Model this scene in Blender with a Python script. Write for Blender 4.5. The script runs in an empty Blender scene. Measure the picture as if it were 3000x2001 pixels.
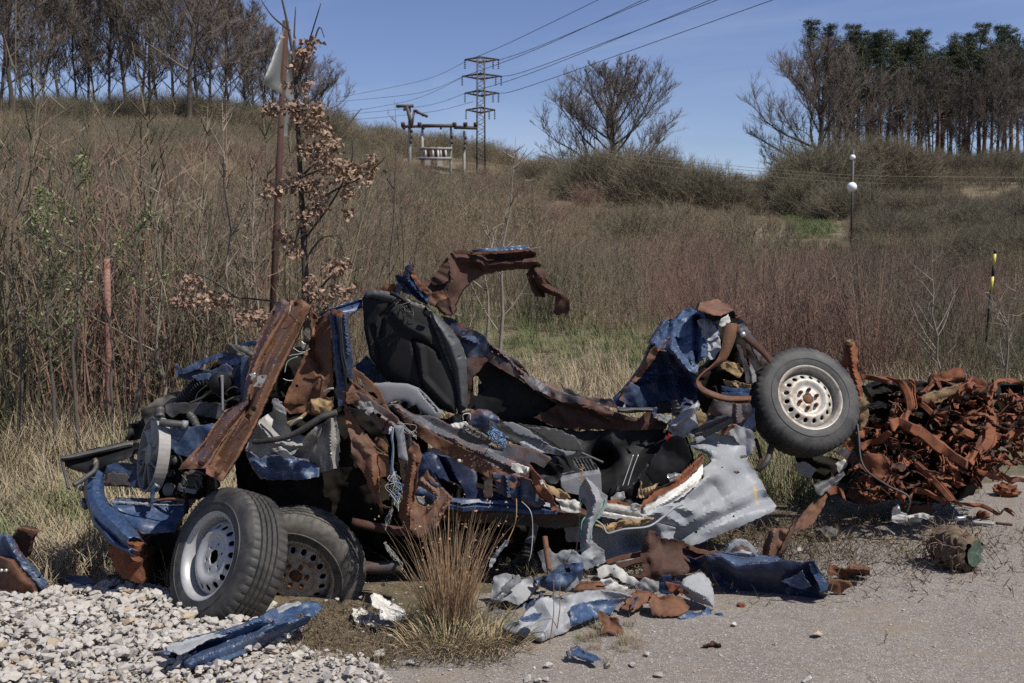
import bpy, bmesh, math, random
import numpy as np
from mathutils import Vector, Matrix, noise
from mathutils.geometry import delaunay_2d_cdt
C = bpy.context.scene
# ------------------------------------------------------------ camera, sky, sun, exposure
F = 2917.0; CAMH = 1.7; PITCH = math.radians(4.1)
cam = bpy.data.cameras.new('camera'); camo = bpy.data.objects.new('camera', cam)
C.collection.objects.link(camo)
cam.lens = 35.0; cam.sensor_width = 36.0; cam.clip_end = 6000; cam.clip_start = 0.1
cam.dof.use_dof = True; cam.dof.focus_distance = 5.4; cam.dof.aperture_fstop = 7.1
camo.location = (0, 0, CAMH); camo.rotation_euler = (math.pi/2 - PITCH, 0, 0)
C.camera = camo
SUN = Vector((0.50, -0.30, 0.86)).normalized()
elev = math.asin(SUN.z); azim = math.atan2(SUN.x, SUN.y)
w = bpy.data.worlds.new("World"); C.world = w; w.use_nodes = True
nt = w.node_tree; nt.nodes.clear()
sky = nt.nodes.new('ShaderNodeTexSky'); sky.sky_type = 'NISHITA'; sky.sun_disc = False
sky.sun_elevation = elev; sky.sun_rotation = azim; sky.altitude = 600; sky.air_density = 1.0; sky.dust_density = 0.6; sky.ozone_density = 2.2
bg = nt.nodes.new('ShaderNodeBackground'); bg.inputs[1].default_value = 0.088
wo = nt.nodes.new('ShaderNodeOutputWorld')
wtc = nt.nodes.new('ShaderNodeTexCoord'); wmp = nt.nodes.new('ShaderNodeMapping'); wmp.inputs['Scale'].default_value = (1.2, 1.2, 5.0); wmp.inputs['Rotation'].default_value = (0.25, 0.3, 0.5)
wn = nt.nodes.new('ShaderNodeTexNoise'); wn.inputs['Scale'].default_value = 1.6; wn.inputs['Detail'].default_value = 7; wn.inputs['Roughness'].default_value = 0.55; wn.inputs['Distortion'].default_value = 0.6
wr = nt.nodes.new('ShaderNodeMapRange'); wr.inputs['From Min'].default_value = 0.46; wr.inputs['From Max'].default_value = 0.75; wr.inputs['To Max'].default_value = 0.45
wm = nt.nodes.new('ShaderNodeMixRGB'); wm.inputs['Color2'].default_value = (4.6, 5.4, 7.2, 1)
L = nt.links.new
L(wtc.outputs['Generated'], wmp.inputs[0]); L(wmp.outputs[0], wn.inputs['Vector']); L(wn.outputs['Fac'], wr.inputs['Value']); L(wr.outputs[0], wm.inputs['Fac'])
whs = nt.nodes.new('ShaderNodeHueSaturation'); whs.inputs['Saturation'].default_value = 1.08; whs.inputs['Hue'].default_value = 0.519; whs.inputs['Value'].default_value = 1.0
L(sky.outputs[0], whs.inputs['Color']); L(whs.outputs[0], wm.inputs['Color1']); L(wm.outputs[0], bg.inputs[0]); L(bg.outputs[0], wo.inputs[0])
sl = bpy.data.lights.new('sun', 'SUN'); slo = bpy.data.objects.new('sun', sl); C.collection.objects.link(slo)
sl.energy = 4.6; sl.angle = math.radians(0.53); sl.color = (1.0, 0.955, 0.88)
slo.rotation_euler = (-SUN).to_track_quat('-Z', 'Y').to_euler(); slo.location = (8, -6, 14)
C.view_settings.view_transform = 'Standard'; C.view_settings.look = 'None'
C.view_settings.exposure = 0.32; C.view_settings.gamma = 1.0; C.view_settings.use_curve_mapping = False
C.cycles.max_bounces = 6; C.cycles.diffuse_bounces = 3; C.cycles.glossy_bounces = 3; C.cycles.transparent_max_bounces = 8
C.cycles.use_denoising = False
C.cycles.sample_clamp_indirect = 2.0; C.cycles.caustics_reflective = False; C.cycles.caustics_refractive = False; C.cycles.blur_glossy = 1.0

# ------------------------------------------------------------ photo geometry helpers
REG = {'S': (0, 0, 1), 'R1': (0, 1200, 1.96), 'R2': (400, 800, 2.45), 'R3': (900, 700, 2.45), 'R4': (1400, 1100, 2.45),
 'R5': (1700, 800, 2.1778), 'R6': (2300, 900, 1.96), 'R7': (1300, 1400, 1.959), 'R8': (0, 700, 2.24), 'B1': (0, 0, 1.96),
 'B2': (1100, 100, 3.136), 'B3': (1500, 100, 2.614), 'B4': (2100, 50, 2.24), 'C1': (150, 1150, 3.136), 'C2': (500, 900, 3.92),
 'C3': (950, 1150, 3.92), 'C4': (1000, 1400, 2.613), 'C5': (2000, 860, 3.92), 'D': (0, 0, 0.78367)}
cp, sp_ = math.cos(PITCH), math.sin(PITCH)
def ray(u, v):
    x = (u-1500)/F; y = -(v-1000.5)/F
    return Vector((x, cp + y*sp_, y*cp - sp_))
def P(u, v, d):
    """point seen at source pixel (u, v): at world depth Y=d when d>3, else at height d above the ground"""
    r = ray(u, v)
    k = d/r.y if d > 3 else (d-CAMH)/r.z
    return Vector((r.x*k, r.y*k, CAMH + r.z*k))
def R(reg, pts):
    x0, y0, s = REG[reg]
    return [P(x0+p[0]/s, y0+p[1]/s, p[2]) for p in pts]
def px2m(reg, d): return d/F/REG[reg][2]
rng = random.Random(7)

# ------------------------------------------------------------ mesh helpers
class MB:
    def __init__(s): s.v = []; s.f = []
    def poly(s, pts):
        n = len(s.v); s.v.extend(tuple(p) for p in pts); s.f.append(tuple(range(n, n+len(pts))))
    def tube(s, pts, rad, n=6, cap=True, flat=None):
        pts = [Vector(p) for p in pts]; m = len(pts)
        if not hasattr(rad, '__len__'): rad = [rad]*m
        base = len(s.v); up = None
        for i, p in enumerate(pts):
            t = (pts[min(i+1, m-1)] - pts[max(i-1, 0)])
            if t.length < 1e-9: t = Vector((0, 0, 1))
            t.normalize()
            if up is None:
                a = Vector((0, 0, 1)) if abs(t.z) < 0.9 else Vector((1, 0, 0))
                up = (a - t*a.dot(t)).normalized()
            else:
                up = up - t*up.dot(t)
                up = up.normalized() if up.length > 1e-6 else t.orthogonal().normalized()
            b = t.cross(up); r = rad[i]
            for k in range(n):
                an = 2*math.pi*k/n
                q = p + (up*math.cos(an) + b*math.sin(an)*(flat or 1))*r
                s.v.append((q.x, q.y, q.z))
        for i in range(m-1):
            for k in range(n):
                a = base+i*n+k; b2 = base+i*n+(k+1) % n
                s.f.append((a, b2, b2+n, a+n))
        if cap and n > 2:
            s.f.append(tuple(base+k for k in range(n))[::-1]); s.f.append(tuple(base+(m-1)*n+k for k in range(n)))
    def box(s, c, sx, sy, sz, M=None):
        n = len(s.v); c = Vector(c)
        for x in (-.5, .5):
            for y in (-.5, .5):
                for z in (-.5, .5):
                    q = Vector((x*sx, y*sy, z*sz)); q = (M @ q if M else q) + c; s.v.append(tuple(q))
        s.f += [tuple(n+i for i in f) for f in ((0,1,3,2),(4,6,7,5),(0,4,5,1),(2,3,7,6),(0,2,6,4),(1,5,7,3))]
    def mesh(s, name):
        me = bpy.data.meshes.new(name); me.from_pydata(s.v, [], s.f); me.update(); return me
def loc_of(o):
    l = Vector(o.location)
    while o.parent: o = o.parent; l += Vector(o.location)
    return l
def link(name, me, mat=None, parent=None, loc=None, smooth=False):
    o = bpy.data.objects.new(name, me); C.collection.objects.link(o)
    if mat is not None and me is not None: me.materials.append(mat)
    if parent is not None:
        o.parent = parent
    if smooth and me is not None: me.shade_smooth()
    return o
def put(name, mb, mat, parent=None, smooth=False, loc=None, thick=0):
    """verts are in world space; object origin goes to loc (or parent's origin)"""
    me = mb.mesh(name) if isinstance(mb, MB) else mb
    off = loc_of(parent) if parent is not None else (Vector(loc) if loc is not None else Vector((0, 0, 0)))
    if off.length > 0: me.transform(Matrix.Translation(-off))
    o = link(name, me, mat, parent, smooth=smooth)
    if parent is None: o.location = off
    if thick:
        m = o.modifiers.new('thickness', 'SOLIDIFY'); m.thickness = thick; m.offset = 0
    return o
def tag(o, label=None, cat=None, group=None, kind=None):
    if label: o['label'] = label
    if cat: o['category'] = cat
    if group: o['group'] = group
    if kind: o['kind'] = kind
    return o
def empty(name, loc, label, cat, group=None):
    o = bpy.data.objects.new(name, None); o.empty_display_size = 0.1; o.location = loc; C.collection.objects.link(o)
    return tag(o, label, cat, group)

# ------------------------------------------------------------ materials
class NT:
    def __init__(s, name):
        s.m = bpy.data.materials.new(name); s.m.use_nodes = True; s.t = s.m.node_tree
        s.b = s.t.nodes['Principled BSDF']; s.tc = s.t.nodes.new('ShaderNodeTexCoord')
    def n(s, typ, **kw):
        nd = s.t.nodes.new(typ)
        for k, v in kw.items():
            if k in nd.inputs: nd.inputs[k].default_value = v
            else: setattr(nd, k, v)
        return nd
    def l(s, a, b): s.t.links.new(a, b)
    def noise(s, scale, detail=6, rough=0.6, dist=0.0, vec=None, stretch=None):
        nd = s.n('ShaderNodeTexNoise', Scale=scale, Detail=detail, Roughness=rough, Distortion=dist)
        v = vec or s.tc.outputs['Object']
        if stretch:
            mp = s.n('ShaderNodeMapping'); mp.inputs['Scale'].default_value = stretch; s.l(v, mp.inputs[0]); v = mp.outputs[0]
        s.l(v, nd.inputs['Vector']); return nd.outputs['Fac']
    def ramp(s, fac, a, b, lo=0.0, hi=1.0):
        r = s.n('ShaderNodeMapRange'); r.inputs['From Min'].default_value = a; r.inputs['From Max'].default_value = b
        r.inputs['To Min'].default_value = lo; r.inputs['To Max'].default_value = hi; s.l(fac, r.inputs['Value']); return r.outputs[0]
    def mix(s, fac, c1, c2):
        m = s.n('ShaderNodeMixRGB')
        for i, c in ((0, fac), (1, c1), (2, c2)):
            if hasattr(c, 'is_linked') or hasattr(c, 'links'): s.l(c, m.inputs[i])
            elif i == 0: m.inputs[0].default_value = c
            else: m.inputs[i].default_value = (*c, 1)
        return m.outputs[0]
    def math(s, op, a, b):
        m = s.n('ShaderNodeMath', operation=op)
        for i, c in ((0, a), (1, b)):
            if hasattr(c, 'links'): s.l(c, m.inputs[i])
            else: m.inputs[i].default_value = c
        return m.outputs[0]
    def bump(s, h, strength=0.3, dist=0.01):
        b = s.n('ShaderNodeBump', Strength=strength, Distance=dist); s.l(h, b.inputs['Height']); s.l(b.outputs[0], s.b.inputs['Normal'])
    def col(s, c):
        if hasattr(c, 'links'): s.l(c, s.b.inputs['Base Color'])
        else: s.b.inputs['Base Color'].default_value = (*c, 1)
    def set(s, **kw):
        for k, v in kw.items():
            k = k.replace('_', ' ')
            if hasattr(v, 'links'): s.l(v, s.b.inputs[k])
            else: s.b.inputs[k].default_value = v
RUST1 = (0.105, 0.036, 0.016); RUST2 = (0.25, 0.085, 0.028); RUST3 = (0.045, 0.022, 0.016)
def metal(name, base, base2=None, rust=0.5, rusts=(RUST1, RUST2), scratch=0.0, scol=(0.6, 0.62, 0.65), rough=0.35, rscale=7, dirt=0.2, metallic=0.0, rustw=0.06, off=0.0, sheen=0.4, edge=0.12, bmp=1.0, band=None):
    """painted sheet metal: base paint with a broken patch of rust; rust 0..1 = share of surface"""
    t = NT(name)
    v = t.tc.outputs['Object']
    if off:
        mp = t.n('ShaderNodeMapping'); mp.inputs['Location'].default_value = (off, off*1.7, -off); t.l(v, mp.inputs[0]); v = mp.outputs[0]
    big = t.noise(rscale, 8, 0.68, 0.4, v)
    mid = t.noise(rscale*5.3, 6, 0.7, 0.2, v)
    fine = t.noise(rscale*26, 4, 0.6, 0, v)
    base2 = base2 or tuple(x*0.7 for x in base)
    c = t.mix(t.ramp(mid, 0.4, 0.65), base, base2)
    if scratch > 0:
        s1 = t.noise(9, 7, 0.75, 1.0, v, stretch=(1, 1, 3)); s2 = t.noise(150, 3, 0.7, 0.5, v, stretch=(1, 1, 2.5))
        m = t.math('MULTIPLY', t.math('MULTIPLY', t.ramp(s1, 0.64-0.08*scratch, 0.70-0.08*scratch), t.ramp(s2, 0.5, 0.6)), 0.8)
        s3 = t.noise(9, 2, 0.5, 3.0, v, stretch=(4, 1, 1))
        ln = t.n('ShaderNodeMath', operation='PINGPONG'); t.l(t.math('MULTIPLY', s3, 9.0), ln.inputs[0]); ln.inputs[1].default_value = 0.5
        m2 = t.math('MULTIPLY', t.ramp(ln.outputs[0], 0.022, 0.0), t.ramp(mid, 0.5, 0.56))
        gm = t.n('ShaderNodeNewGeometry'); m3 = t.math('MULTIPLY', t.ramp(gm.outputs['Pointiness'], 0.57, 0.66, 0, .7*min(1, scratch*1.6)), t.ramp(mid, .42, .55))
        c = t.mix(t.math('MAXIMUM', t.math('MAXIMUM', m, m2), m3), c, scol)
    th = 0.5 + (0.5-rust)*0.42
    combo = t.math('ADD', t.math('MULTIPLY', big, 0.72), t.math('MULTIPLY', mid, 0.28))
    ea = t.n('ShaderNodeAttribute', attribute_name='edgew'); combo = t.math('ADD', combo, t.math('MULTIPLY', ea.outputs['Fac'], edge))
    rm = t.ramp(combo, th-rustw*0.5, th+rustw*0.5)
    rc = t.mix(t.ramp(t.math('ADD', t.math('MULTIPLY', fine, 0.4), t.math('MULTIPLY', t.noise(rscale*3.1, 8, 0.75, 0.6, v, stretch=(1, 1, .45)), 0.6)), 0.38, 0.62), rusts[0], rusts[1])
    rc = t.mix(t.ramp(t.noise(rscale*1.6, 7, 0.7, 0.5, v), 0.47, 0.66, 0, 0.85), rc, RUST3)
    rc = t.mix(t.ramp(t.noise(rscale*2.7, 8, 0.75, 0.8, v, stretch=(1.6, 1, .5)), 0.48, 0.74, 0, sheen*1.3), rc, (0.15, 0.10, 0.075))
    pit = t.ramp(t.noise(rscale*13, 9, 0.85, 0.3, v), 0.40, 0.62)
    rc = t.mix(t.math('MULTIPLY', pit, 0.6), rc, RUST3)
    c = t.mix(t.math('MULTIPLY', t.ramp(t.noise(rscale*9, 9, 0.85, 0.5, v, stretch=(1, 1, .5)), 0.46, 0.66), dirt*1.1), c, tuple(x*.45 for x in base))
    halo = t.math('MULTIPLY', t.ramp(combo, th-rustw*1.3, th-rustw*0.2), 0.35)
    c = t.mix(halo, c, rusts[1]); c = t.mix(rm, c, rc)
    if dirt: c = t.mix(t.math('MULTIPLY', t.ramp(t.noise(rscale*0.7, 7, 0.7, 0, v), 0.45, 0.75), dirt), c, (0.16, 0.13, 0.10))
    if band:
        sx = t.n('ShaderNodeSeparateXYZ'); t.l(t.tc.outputs['Object'], sx.inputs[0])
        dx = t.math('ABSOLUTE', t.math('SUBTRACT', sx.outputs[0], band[0]), 0); dz = t.math('ABSOLUTE', t.math('SUBTRACT', sx.outputs[2], band[1]), 0)
        mk = t.math('MULTIPLY', t.ramp(t.math('ADD', dx, t.math('MULTIPLY', fine, .008)), .014, .011), t.ramp(t.math('ADD', dz, t.math('MULTIPLY', fine, .03)), band[2]+.01, band[2]))
        c = t.mix(t.math('MULTIPLY', mk, t.ramp(mid, .3, .55, .5, .95)), c, (0.42, 0.27, 0.09))
    t.col(c); t.b.inputs['Specular IOR Level'].default_value = 0.32
    t.set(Roughness=t.ramp(t.math('ADD', rm, t.math('MULTIPLY', mid, 0.3)), 0, 1.2, rough+.05, 0.88), Metallic=metallic)
    t.bump(t.math('ADD', t.math('ADD', t.math('MULTIPLY', fine, 0.4), t.math('MULTIPLY', rm, 0.5)), t.math('MULTIPLY', mid, .6)), 0.4*bmp, 0.004)
    return t.m
def plain(name, c1, c2=None, rough=0.6, scale=12, bump=0.2, bscale=80, metallic=0, dirt=0.0, dcol=(0.2, 0.17, 0.13), lo=0.4, hi=0.65, spec=None):
    t = NT(name); c2 = c2 or tuple(x*0.75 for x in c1)
    c = t.mix(t.ramp(t.noise(scale, 7, 0.65), lo, hi), c1, c2)
    if dirt: c = t.mix(t.math('MULTIPLY', t.ramp(t.noise(scale*0.6, 8, 0.72, 0.5), 0.42, 0.66), dirt), c, dcol)
    t.col(c); t.set(Roughness=rough, Metallic=metallic)
    if spec is not None: t.b.inputs['Specular IOR Level'].default_value = spec
    if bump: t.bump(t.noise(bscale, 4, 0.6), bump, 0.003)
    return t.m
M = {}
M['blue'] = metal('blue_paint', (0.02, 0.042, 0.095), (0.032, 0.06, 0.125), rust=0.0, scratch=0.35, rough=0.25, scol=(0.45, 0.5, 0.58))
M['blue_scr'] = metal('blue_paint_scratched', (0.027, 0.052, 0.11), (0.045, 0.078, 0.145), rust=0.0, scratch=.8, rough=0.35, off=2.3)
M['blue_rust'] = metal('blue_paint_rusting', (0.026, 0.045, 0.09), (0.036, 0.056, 0.10), rust=0.14, rustw=.08, scratch=0.3, rough=0.35, rscale=5, off=5)
M['blue_shaded'] = metal('blue_paint_shaded', (0.009, 0.018, 0.052), (0.013, 0.025, 0.065), rust=0.0, scratch=0.3, rough=0.3, scol=(0.25, 0.29, 0.35), off=1, edge=.05)  # the body blue darkened: shade put into the colour of turned-away faces
M['beam_blue'] = metal('rusting_blue_pillar', (0.03, 0.045, 0.08), (0.055, 0.065, 0.09), rust=0.42, rustw=.16, rusts=((0.12, 0.06, 0.036), (0.26, 0.11, 0.05)), scratch=0.4, scol=(0.25, 0.25, 0.26), rough=0.38, rscale=4, off=33, edge=.08)
M['beam'] = metal('rusted_pillar_metal', (0.055, 0.062, 0.08), (0.08, 0.075, 0.078), rust=0.6, rustw=.16, rusts=((0.13, 0.065, 0.038), (0.25, 0.11, 0.05)), scratch=0.3, scol=(0.4, 0.38, 0.35), rough=0.4, rscale=3.6, off=3)
M['rust'] = metal('brown_rust', (0.09, 0.08, 0.08), (0.07, 0.06, 0.065), rust=0.82, rustw=.16, rusts=((0.11, 0.055, 0.032), (0.22, 0.088, 0.038)), rough=0.5, rscale=4, off=4)
M['rust_dark'] = metal('dark_rust', (0.05, 0.045, 0.05), (0.03, 0.03, 0.035), rust=0.8, rusts=((0.034, 0.015, 0.011), (0.075, 0.028, 0.018)), sheen=.25, rough=0.45, rscale=5, off=7)
M['rust_red'] = metal('red_rust', (0.13, 0.05, 0.028), (0.10, 0.035, 0.02), rust=0.6, rustw=.2, rusts=((0.15, 0.05, 0.022), (0.30, 0.095, 0.036)), rough=0.8, rscale=6, off=6, dirt=0.12, sheen=.15)
M['grey'] = metal('pale_grey_primer', (0.28, 0.29, 0.30), (0.23, 0.24, 0.25), rust=0.0, scratch=0.1, rough=0.42, rscale=3, off=8, dirt=0.3)
M['grey_rust'] = metal('grey_metal_rusting', (0.062, 0.068, 0.08), (0.042, 0.046, 0.056), rust=0.15, rustw=.14, edge=.08, scratch=0.2, rough=0.4, rscale=4, off=9)
M['steel_dark'] = metal('dark_steel', (0.035, 0.037, 0.04), (0.06, 0.055, 0.05), rust=0.35, rusts=(RUST3, RUST1), rough=0.5, rscale=6, off=10)
M['white'] = metal('white_paint', (0.62, 0.60, 0.55), (0.5, 0.48, 0.43), rust=0.02, rough=0.4, rscale=5, off=11, dirt=0.25)
M['silver'] = metal('silver_rim_paint', (0.42, 0.42, 0.41), (0.36, 0.36, 0.36), rust=0.1, edge=0, bmp=.1, rusts=((0.16, 0.07, 0.03), (0.26, 0.13, 0.06)), rough=0.34, rscale=5, off=12, metallic=0.3)
M['silver_rust'] = metal('silver_rim_paint_rusting', (0.50, 0.48, 0.43), (0.38, 0.35, 0.30), rust=0.27, rustw=.10, edge=0, bmp=.15, rusts=((0.17, 0.08, 0.035), (0.28, 0.15, 0.07)), rough=0.4, rscale=6, off=13, metallic=0.2)
M['black'] = plain('black_plastic', (0.007, 0.007, 0.008), (0.012, 0.012, 0.012), rough=0.6, dirt=0.06, dcol=(0.04, 0.036, 0.03), spec=.2)
M['black_dusty'] = plain('dusty_black_plastic', (0.035, 0.034, 0.034), (0.05, 0.048, 0.047), rough=0.6, dirt=0.3, dcol=(0.12, 0.11, 0.09))
M['rubber'] = plain('tyre_rubber', (0.014, 0.014, 0.015), (0.028, 0.027, 0.026), rough=0.65, scale=9, dirt=0.75, dcol=(0.085, 0.078, 0.068), bump=0.3, bscale=120)
M['rubber_dirty'] = plain('muddy_tyre_rubber', (0.03, 0.029, 0.027), (0.065, 0.06, 0.05), rough=0.8, scale=9, dirt=0.9, dcol=(0.15, 0.135, 0.11), bump=0.4, bscale=90)
M['fabric'] = plain('charcoal_seat_fabric', (0.010, 0.010, 0.011), (0.014, 0.014, 0.015), rough=0.85, scale=8, bump=0.3, bscale=420, dirt=0.2, dcol=(0.028, 0.025, 0.022), spec=.3)
M['fabric_grey'] = plain('seat_side_leather', (0.04, 0.041, 0.044), (0.055, 0.055, 0.057), rough=0.55, scale=10, bump=0.3, bscale=300)
M['pl_grey'] = plain('light_grey_plastic', (0.22, 0.225, 0.24), (0.18, 0.185, 0.2), rough=0.6, scale=6, bump=0.15, bscale=300, dirt=0.12)
M['pl_fan'] = plain('grey_fan_plastic', (0.27, 0.26, 0.245), (0.2, 0.19, 0.18), rough=0.6, scale=8, dirt=0.4, dcol=(0.13, 0.12, 0.1))
M['alu'] = plain('crumpled_heat_shield', (0.36, 0.35, 0.33), (0.22, 0.21, 0.195), rough=0.5, scale=7, bump=0.08, bscale=120, metallic=0.1, dirt=0.4, dcol=(0.07, 0.065, 0.055))
M['void'] = plain('shaded_hollow', (0.008, 0.007, 0.006), (0.012, 0.010, 0.008), rough=0.85, scale=6, dirt=0.6, dcol=(0.022, 0.016, 0.011), spec=.15)  # near-black stands in for deep shade inside and under the wreck
M['foam'] = plain('yellow_foam', (0.30, 0.2, 0.10), (0.2, 0.13, 0.06), rough=0.9, scale=30, bump=0.9, bscale=60)
M['green'] = plain('green_sealant', (0.10, 0.27, 0.20), (0.12, 0.3, 0.24), rough=0.6)
M['chrome'] = plain('bare_zinc', (0.5, 0.5, 0.48), (0.35, 0.34, 0.32), rough=0.35, metallic=0.6)
M['cable'] = plain('black_cable', (0.02, 0.02, 0.022), rough=0.5)
M['wire_w'] = plain('white_wire', (0.45, 0.45, 0.43), rough=0.6)
M['wire_b'] = plain('blue_wire', (0.12, 0.22, 0.38), rough=0.5)
# ------------------------------------------------------------ terrain
def lerp(a, b, t): return a+(b-a)*t
TU = [-900, 0, 500, 1000, 1300, 1600, 2000, 2230, 2600, 3000, 3900]
TY = [9, 14, 20, 30, 50, 80, 115, 150]
TZ = [[0]*11,
 [.30,.28,.25,.18,.12,.08,.05,.02,0,0,0],
 [1.1,1.0,.9,.75,.6,.45,.3,.25,.2,.2,.2],
 [2.6,2.4,2.2,1.9,1.6,1.3,1.0,.9,.8,.8,.9],
 [6.0,5.8,5.5,4.8,3.7,3.3,2.9,2.8,2.9,3.0,3.2],
 [12,11.8,11.5,9.6,7.2,6.4,5.8,6.2,7.0,7.4,7.6],
 [18.4,18.1,17.9,15.0,12.0,11.2,9.8,10.6,12.4,12.8,13],
 [22.9,22.4,22.0,21.0,19.6,18.0,14.8,15.2,17.9,18.2,18]]
def hterr(x, y):
    if y <= 9: return 0.0
    u = 1500 + F*x/y
    u = min(max(u, TU[0]), TU[-1]-1e-3)
    i = max(k for k in range(len(TU)-1) if TU[k] <= u); t = (u-TU[i])/(TU[i+1]-TU[i]); t = t*t*(3-2*t)
    if y >= TY[-1]:
        z = lerp(TZ[-1][i], TZ[-1][i+1], t); return z - (y-150)*0.04 
    j = max(k for k in range(len(TY)-1) if TY[k] <= y); s = (y-TY[j])/(TY[j+1]-TY[j])
    z = lerp(lerp(TZ[j][i], TZ[j][i+1], t), lerp(TZ[j+1][i], TZ[j+1][i+1], t), s)
    if y > 12: z += (noise.noise((x*0.06, y*0.06, 0)))*min(1.2, y*0.008)
    return z
def ground_sheet():
    ys = list(np.concatenate([np.linspace(-30, 1.5, 8), np.linspace(2.2, 10, 40), np.geomspace(10.3, 160, 90), np.geomspace(170, 3000, 14)]))
    mb = MB(); nx = 140
    for y in ys:
        hw = max(30, abs(y)*1.3)
        for k in range(nx+1):
            x = -hw + 2*hw*k/nx
            z = hterr(x, y) if y > 9 else 0
            if y > 700: z = -10
            z += 0.012*noise.noise((x*1.3, y*1.3, 3.3)) if y < 12 else 0
            mb.v.append((x, y, z-0.002))
    for j in range(len(ys)-1):
        for k in range(nx):
            a = j*(nx+1)+k; mb.f.append((a, a+1, a+nx+2, a+nx+1))
    t = NT('dry_hillside_soil')
    n1 = t.noise(0.5, 9, 0.72); n2 = t.noise(7, 8, 0.75); n3 = t.noise(60, 3, 0.6)
    c = t.mix(t.ramp(n1, 0.4, 0.62), (0.11, 0.085, 0.05), (0.085, 0.06, 0.038))
    c = t.mix(t.ramp(n2, 0.42, 0.6), c, (0.2, 0.155, 0.09))
    c = t.mix(t.ramp(t.noise(0.35, 4, 0.6, vec=None), 0.52, 0.66, 0, 0.5), c, (0.075, 0.095, 0.03))
    t.col(c); t.set(Roughness=0.95); t.bump(t.math('ADD', n2, t.math('MULTIPLY', n3, 0.3)), 1.0, 0.06)
    o = put('ground', mb, t.m, smooth=True); tag(o, kind='structure')
    return o
ground_sheet()
# asphalt apron: an irregular sheet 4 mm over the soil, with a broken far edge
def asphalt():
    out = []
    edge = [(-0.95, 3.0), (-0.9, 3.6), (-0.62, 4.05), (-0.45, 4.5), (-0.25, 5.0), (0.5, 5.6), (1.0, 6.0), (1.9, 6.25), (2.5, 6.5), (3.3, 7.4), (4.6, 8.4), (7, 9.0), (12, 9.0), (18, 8.8)]
    dense = []
    for (a, b) in zip(edge, edge[1:]):
        n = max(2, int(math.dist(a, b)/0.09))
        for k in range(n):
            t = k/n; x = lerp(a[0], b[0], t); y = lerp(a[1], b[1], t)
            j = noise.noise((x*3, y*3, 1))*0.16 + noise.noise((x*11, y*11, 2))*0.06
            dense.append((x-j*.5, y+j))
    out = dense + [(18, 8.8), (18, -25), (-12, -25), (-12, 1.0), (-2.0, 2.2)]
    P2 = [Vector(p) for p in out]; n = len(P2)
    vs, es, fs, *_ = delaunay_2d_cdt(P2, [], [list(range(n))], 1, 1e-6)
    mb = MB(); mb.v = [(v.x, v.y, 0.005 + 0.012*noise.noise((v.x*1.3, v.y*1.3, 3.3))) for v in vs]; mb.f = [tuple(f) for f in fs]
    # interior points for relief
    t = NT('worn_asphalt')
    n1 = t.noise(0.9, 8, 0.7, 0.3); n2 = t.noise(22, 6, 0.8); vo = t.n('ShaderNodeTexVoronoi', Scale=150.0); t.l(t.tc.outputs['Object'], vo.inputs['Vector'])
    vc = t.n('ShaderNodeSeparateColor'); t.l(vo.outputs['Color'], vc.inputs[0])
    c = t.mix(t.ramp(n1, 0.35, 0.65), (0.165, 0.143, 0.124), (0.225, 0.195, 0.167))
    c = t.mix(t.math('MULTIPLY', t.ramp(n2, 0.42, 0.62), 0.6), c, (0.115, 0.098, 0.085))
    c = t.mix(t.ramp(vc.outputs[0], 0.82, 0.86, 0, 0.5), c, (0.40, 0.365, 0.32))
    c = t.mix(t.ramp(vc.outputs[1], 0.74, 0.78, 0, 0.4), c, (0.09, 0.08, 0.075))
    c = t.mix(t.ramp(t.noise(1.7, 9, 0.75, 0.8), 0.53, 0.68, 0, 0.8), c, (0.19, 0.145, 0.095))
    vk = t.n('ShaderNodeTexVoronoi', Scale=1.1, feature='DISTANCE_TO_EDGE'); ds = t.n('ShaderNodeVectorMath', operation='ADD'); nz = t.n('ShaderNodeTexNoise', Scale=3.0, Detail=6.0)
    sc = t.n('ShaderNodeVectorMath', operation='SCALE'); sc.inputs['Scale'].default_value = 0.5
    t.l(t.tc.outputs['Object'], nz.inputs['Vector']); t.l(nz.outputs['Color'], sc.inputs[0]); t.l(sc.outputs[0], ds.inputs[1]); t.l(t.tc.outputs['Object'], ds.inputs[0]); t.l(ds.outputs[0], vk.inputs['Vector'])
    crack = t.ramp(vk.outputs['Distance'], 0.008, 0.0)
    crack = t.math('MULTIPLY', crack, t.ramp(t.noise(0.8, 3), 0.58, 0.62))
    c = t.mix(t.math('MULTIPLY', crack, 0.8), c, (0.05, 0.042, 0.035))
    t.col(c); t.set(Roughness=0.9)
    t.bump(t.math('SUBTRACT', t.math('ADD', t.math('MULTIPLY', n2, 0.5), t.math('MULTIPLY', vo.outputs['Distance'], 0.5)), crack), 0.8, 0.006)
    o = put('asphalt', mb, t.m, smooth=True); tag(o, kind='structure'); return o
ASPH = asphalt()

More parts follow.
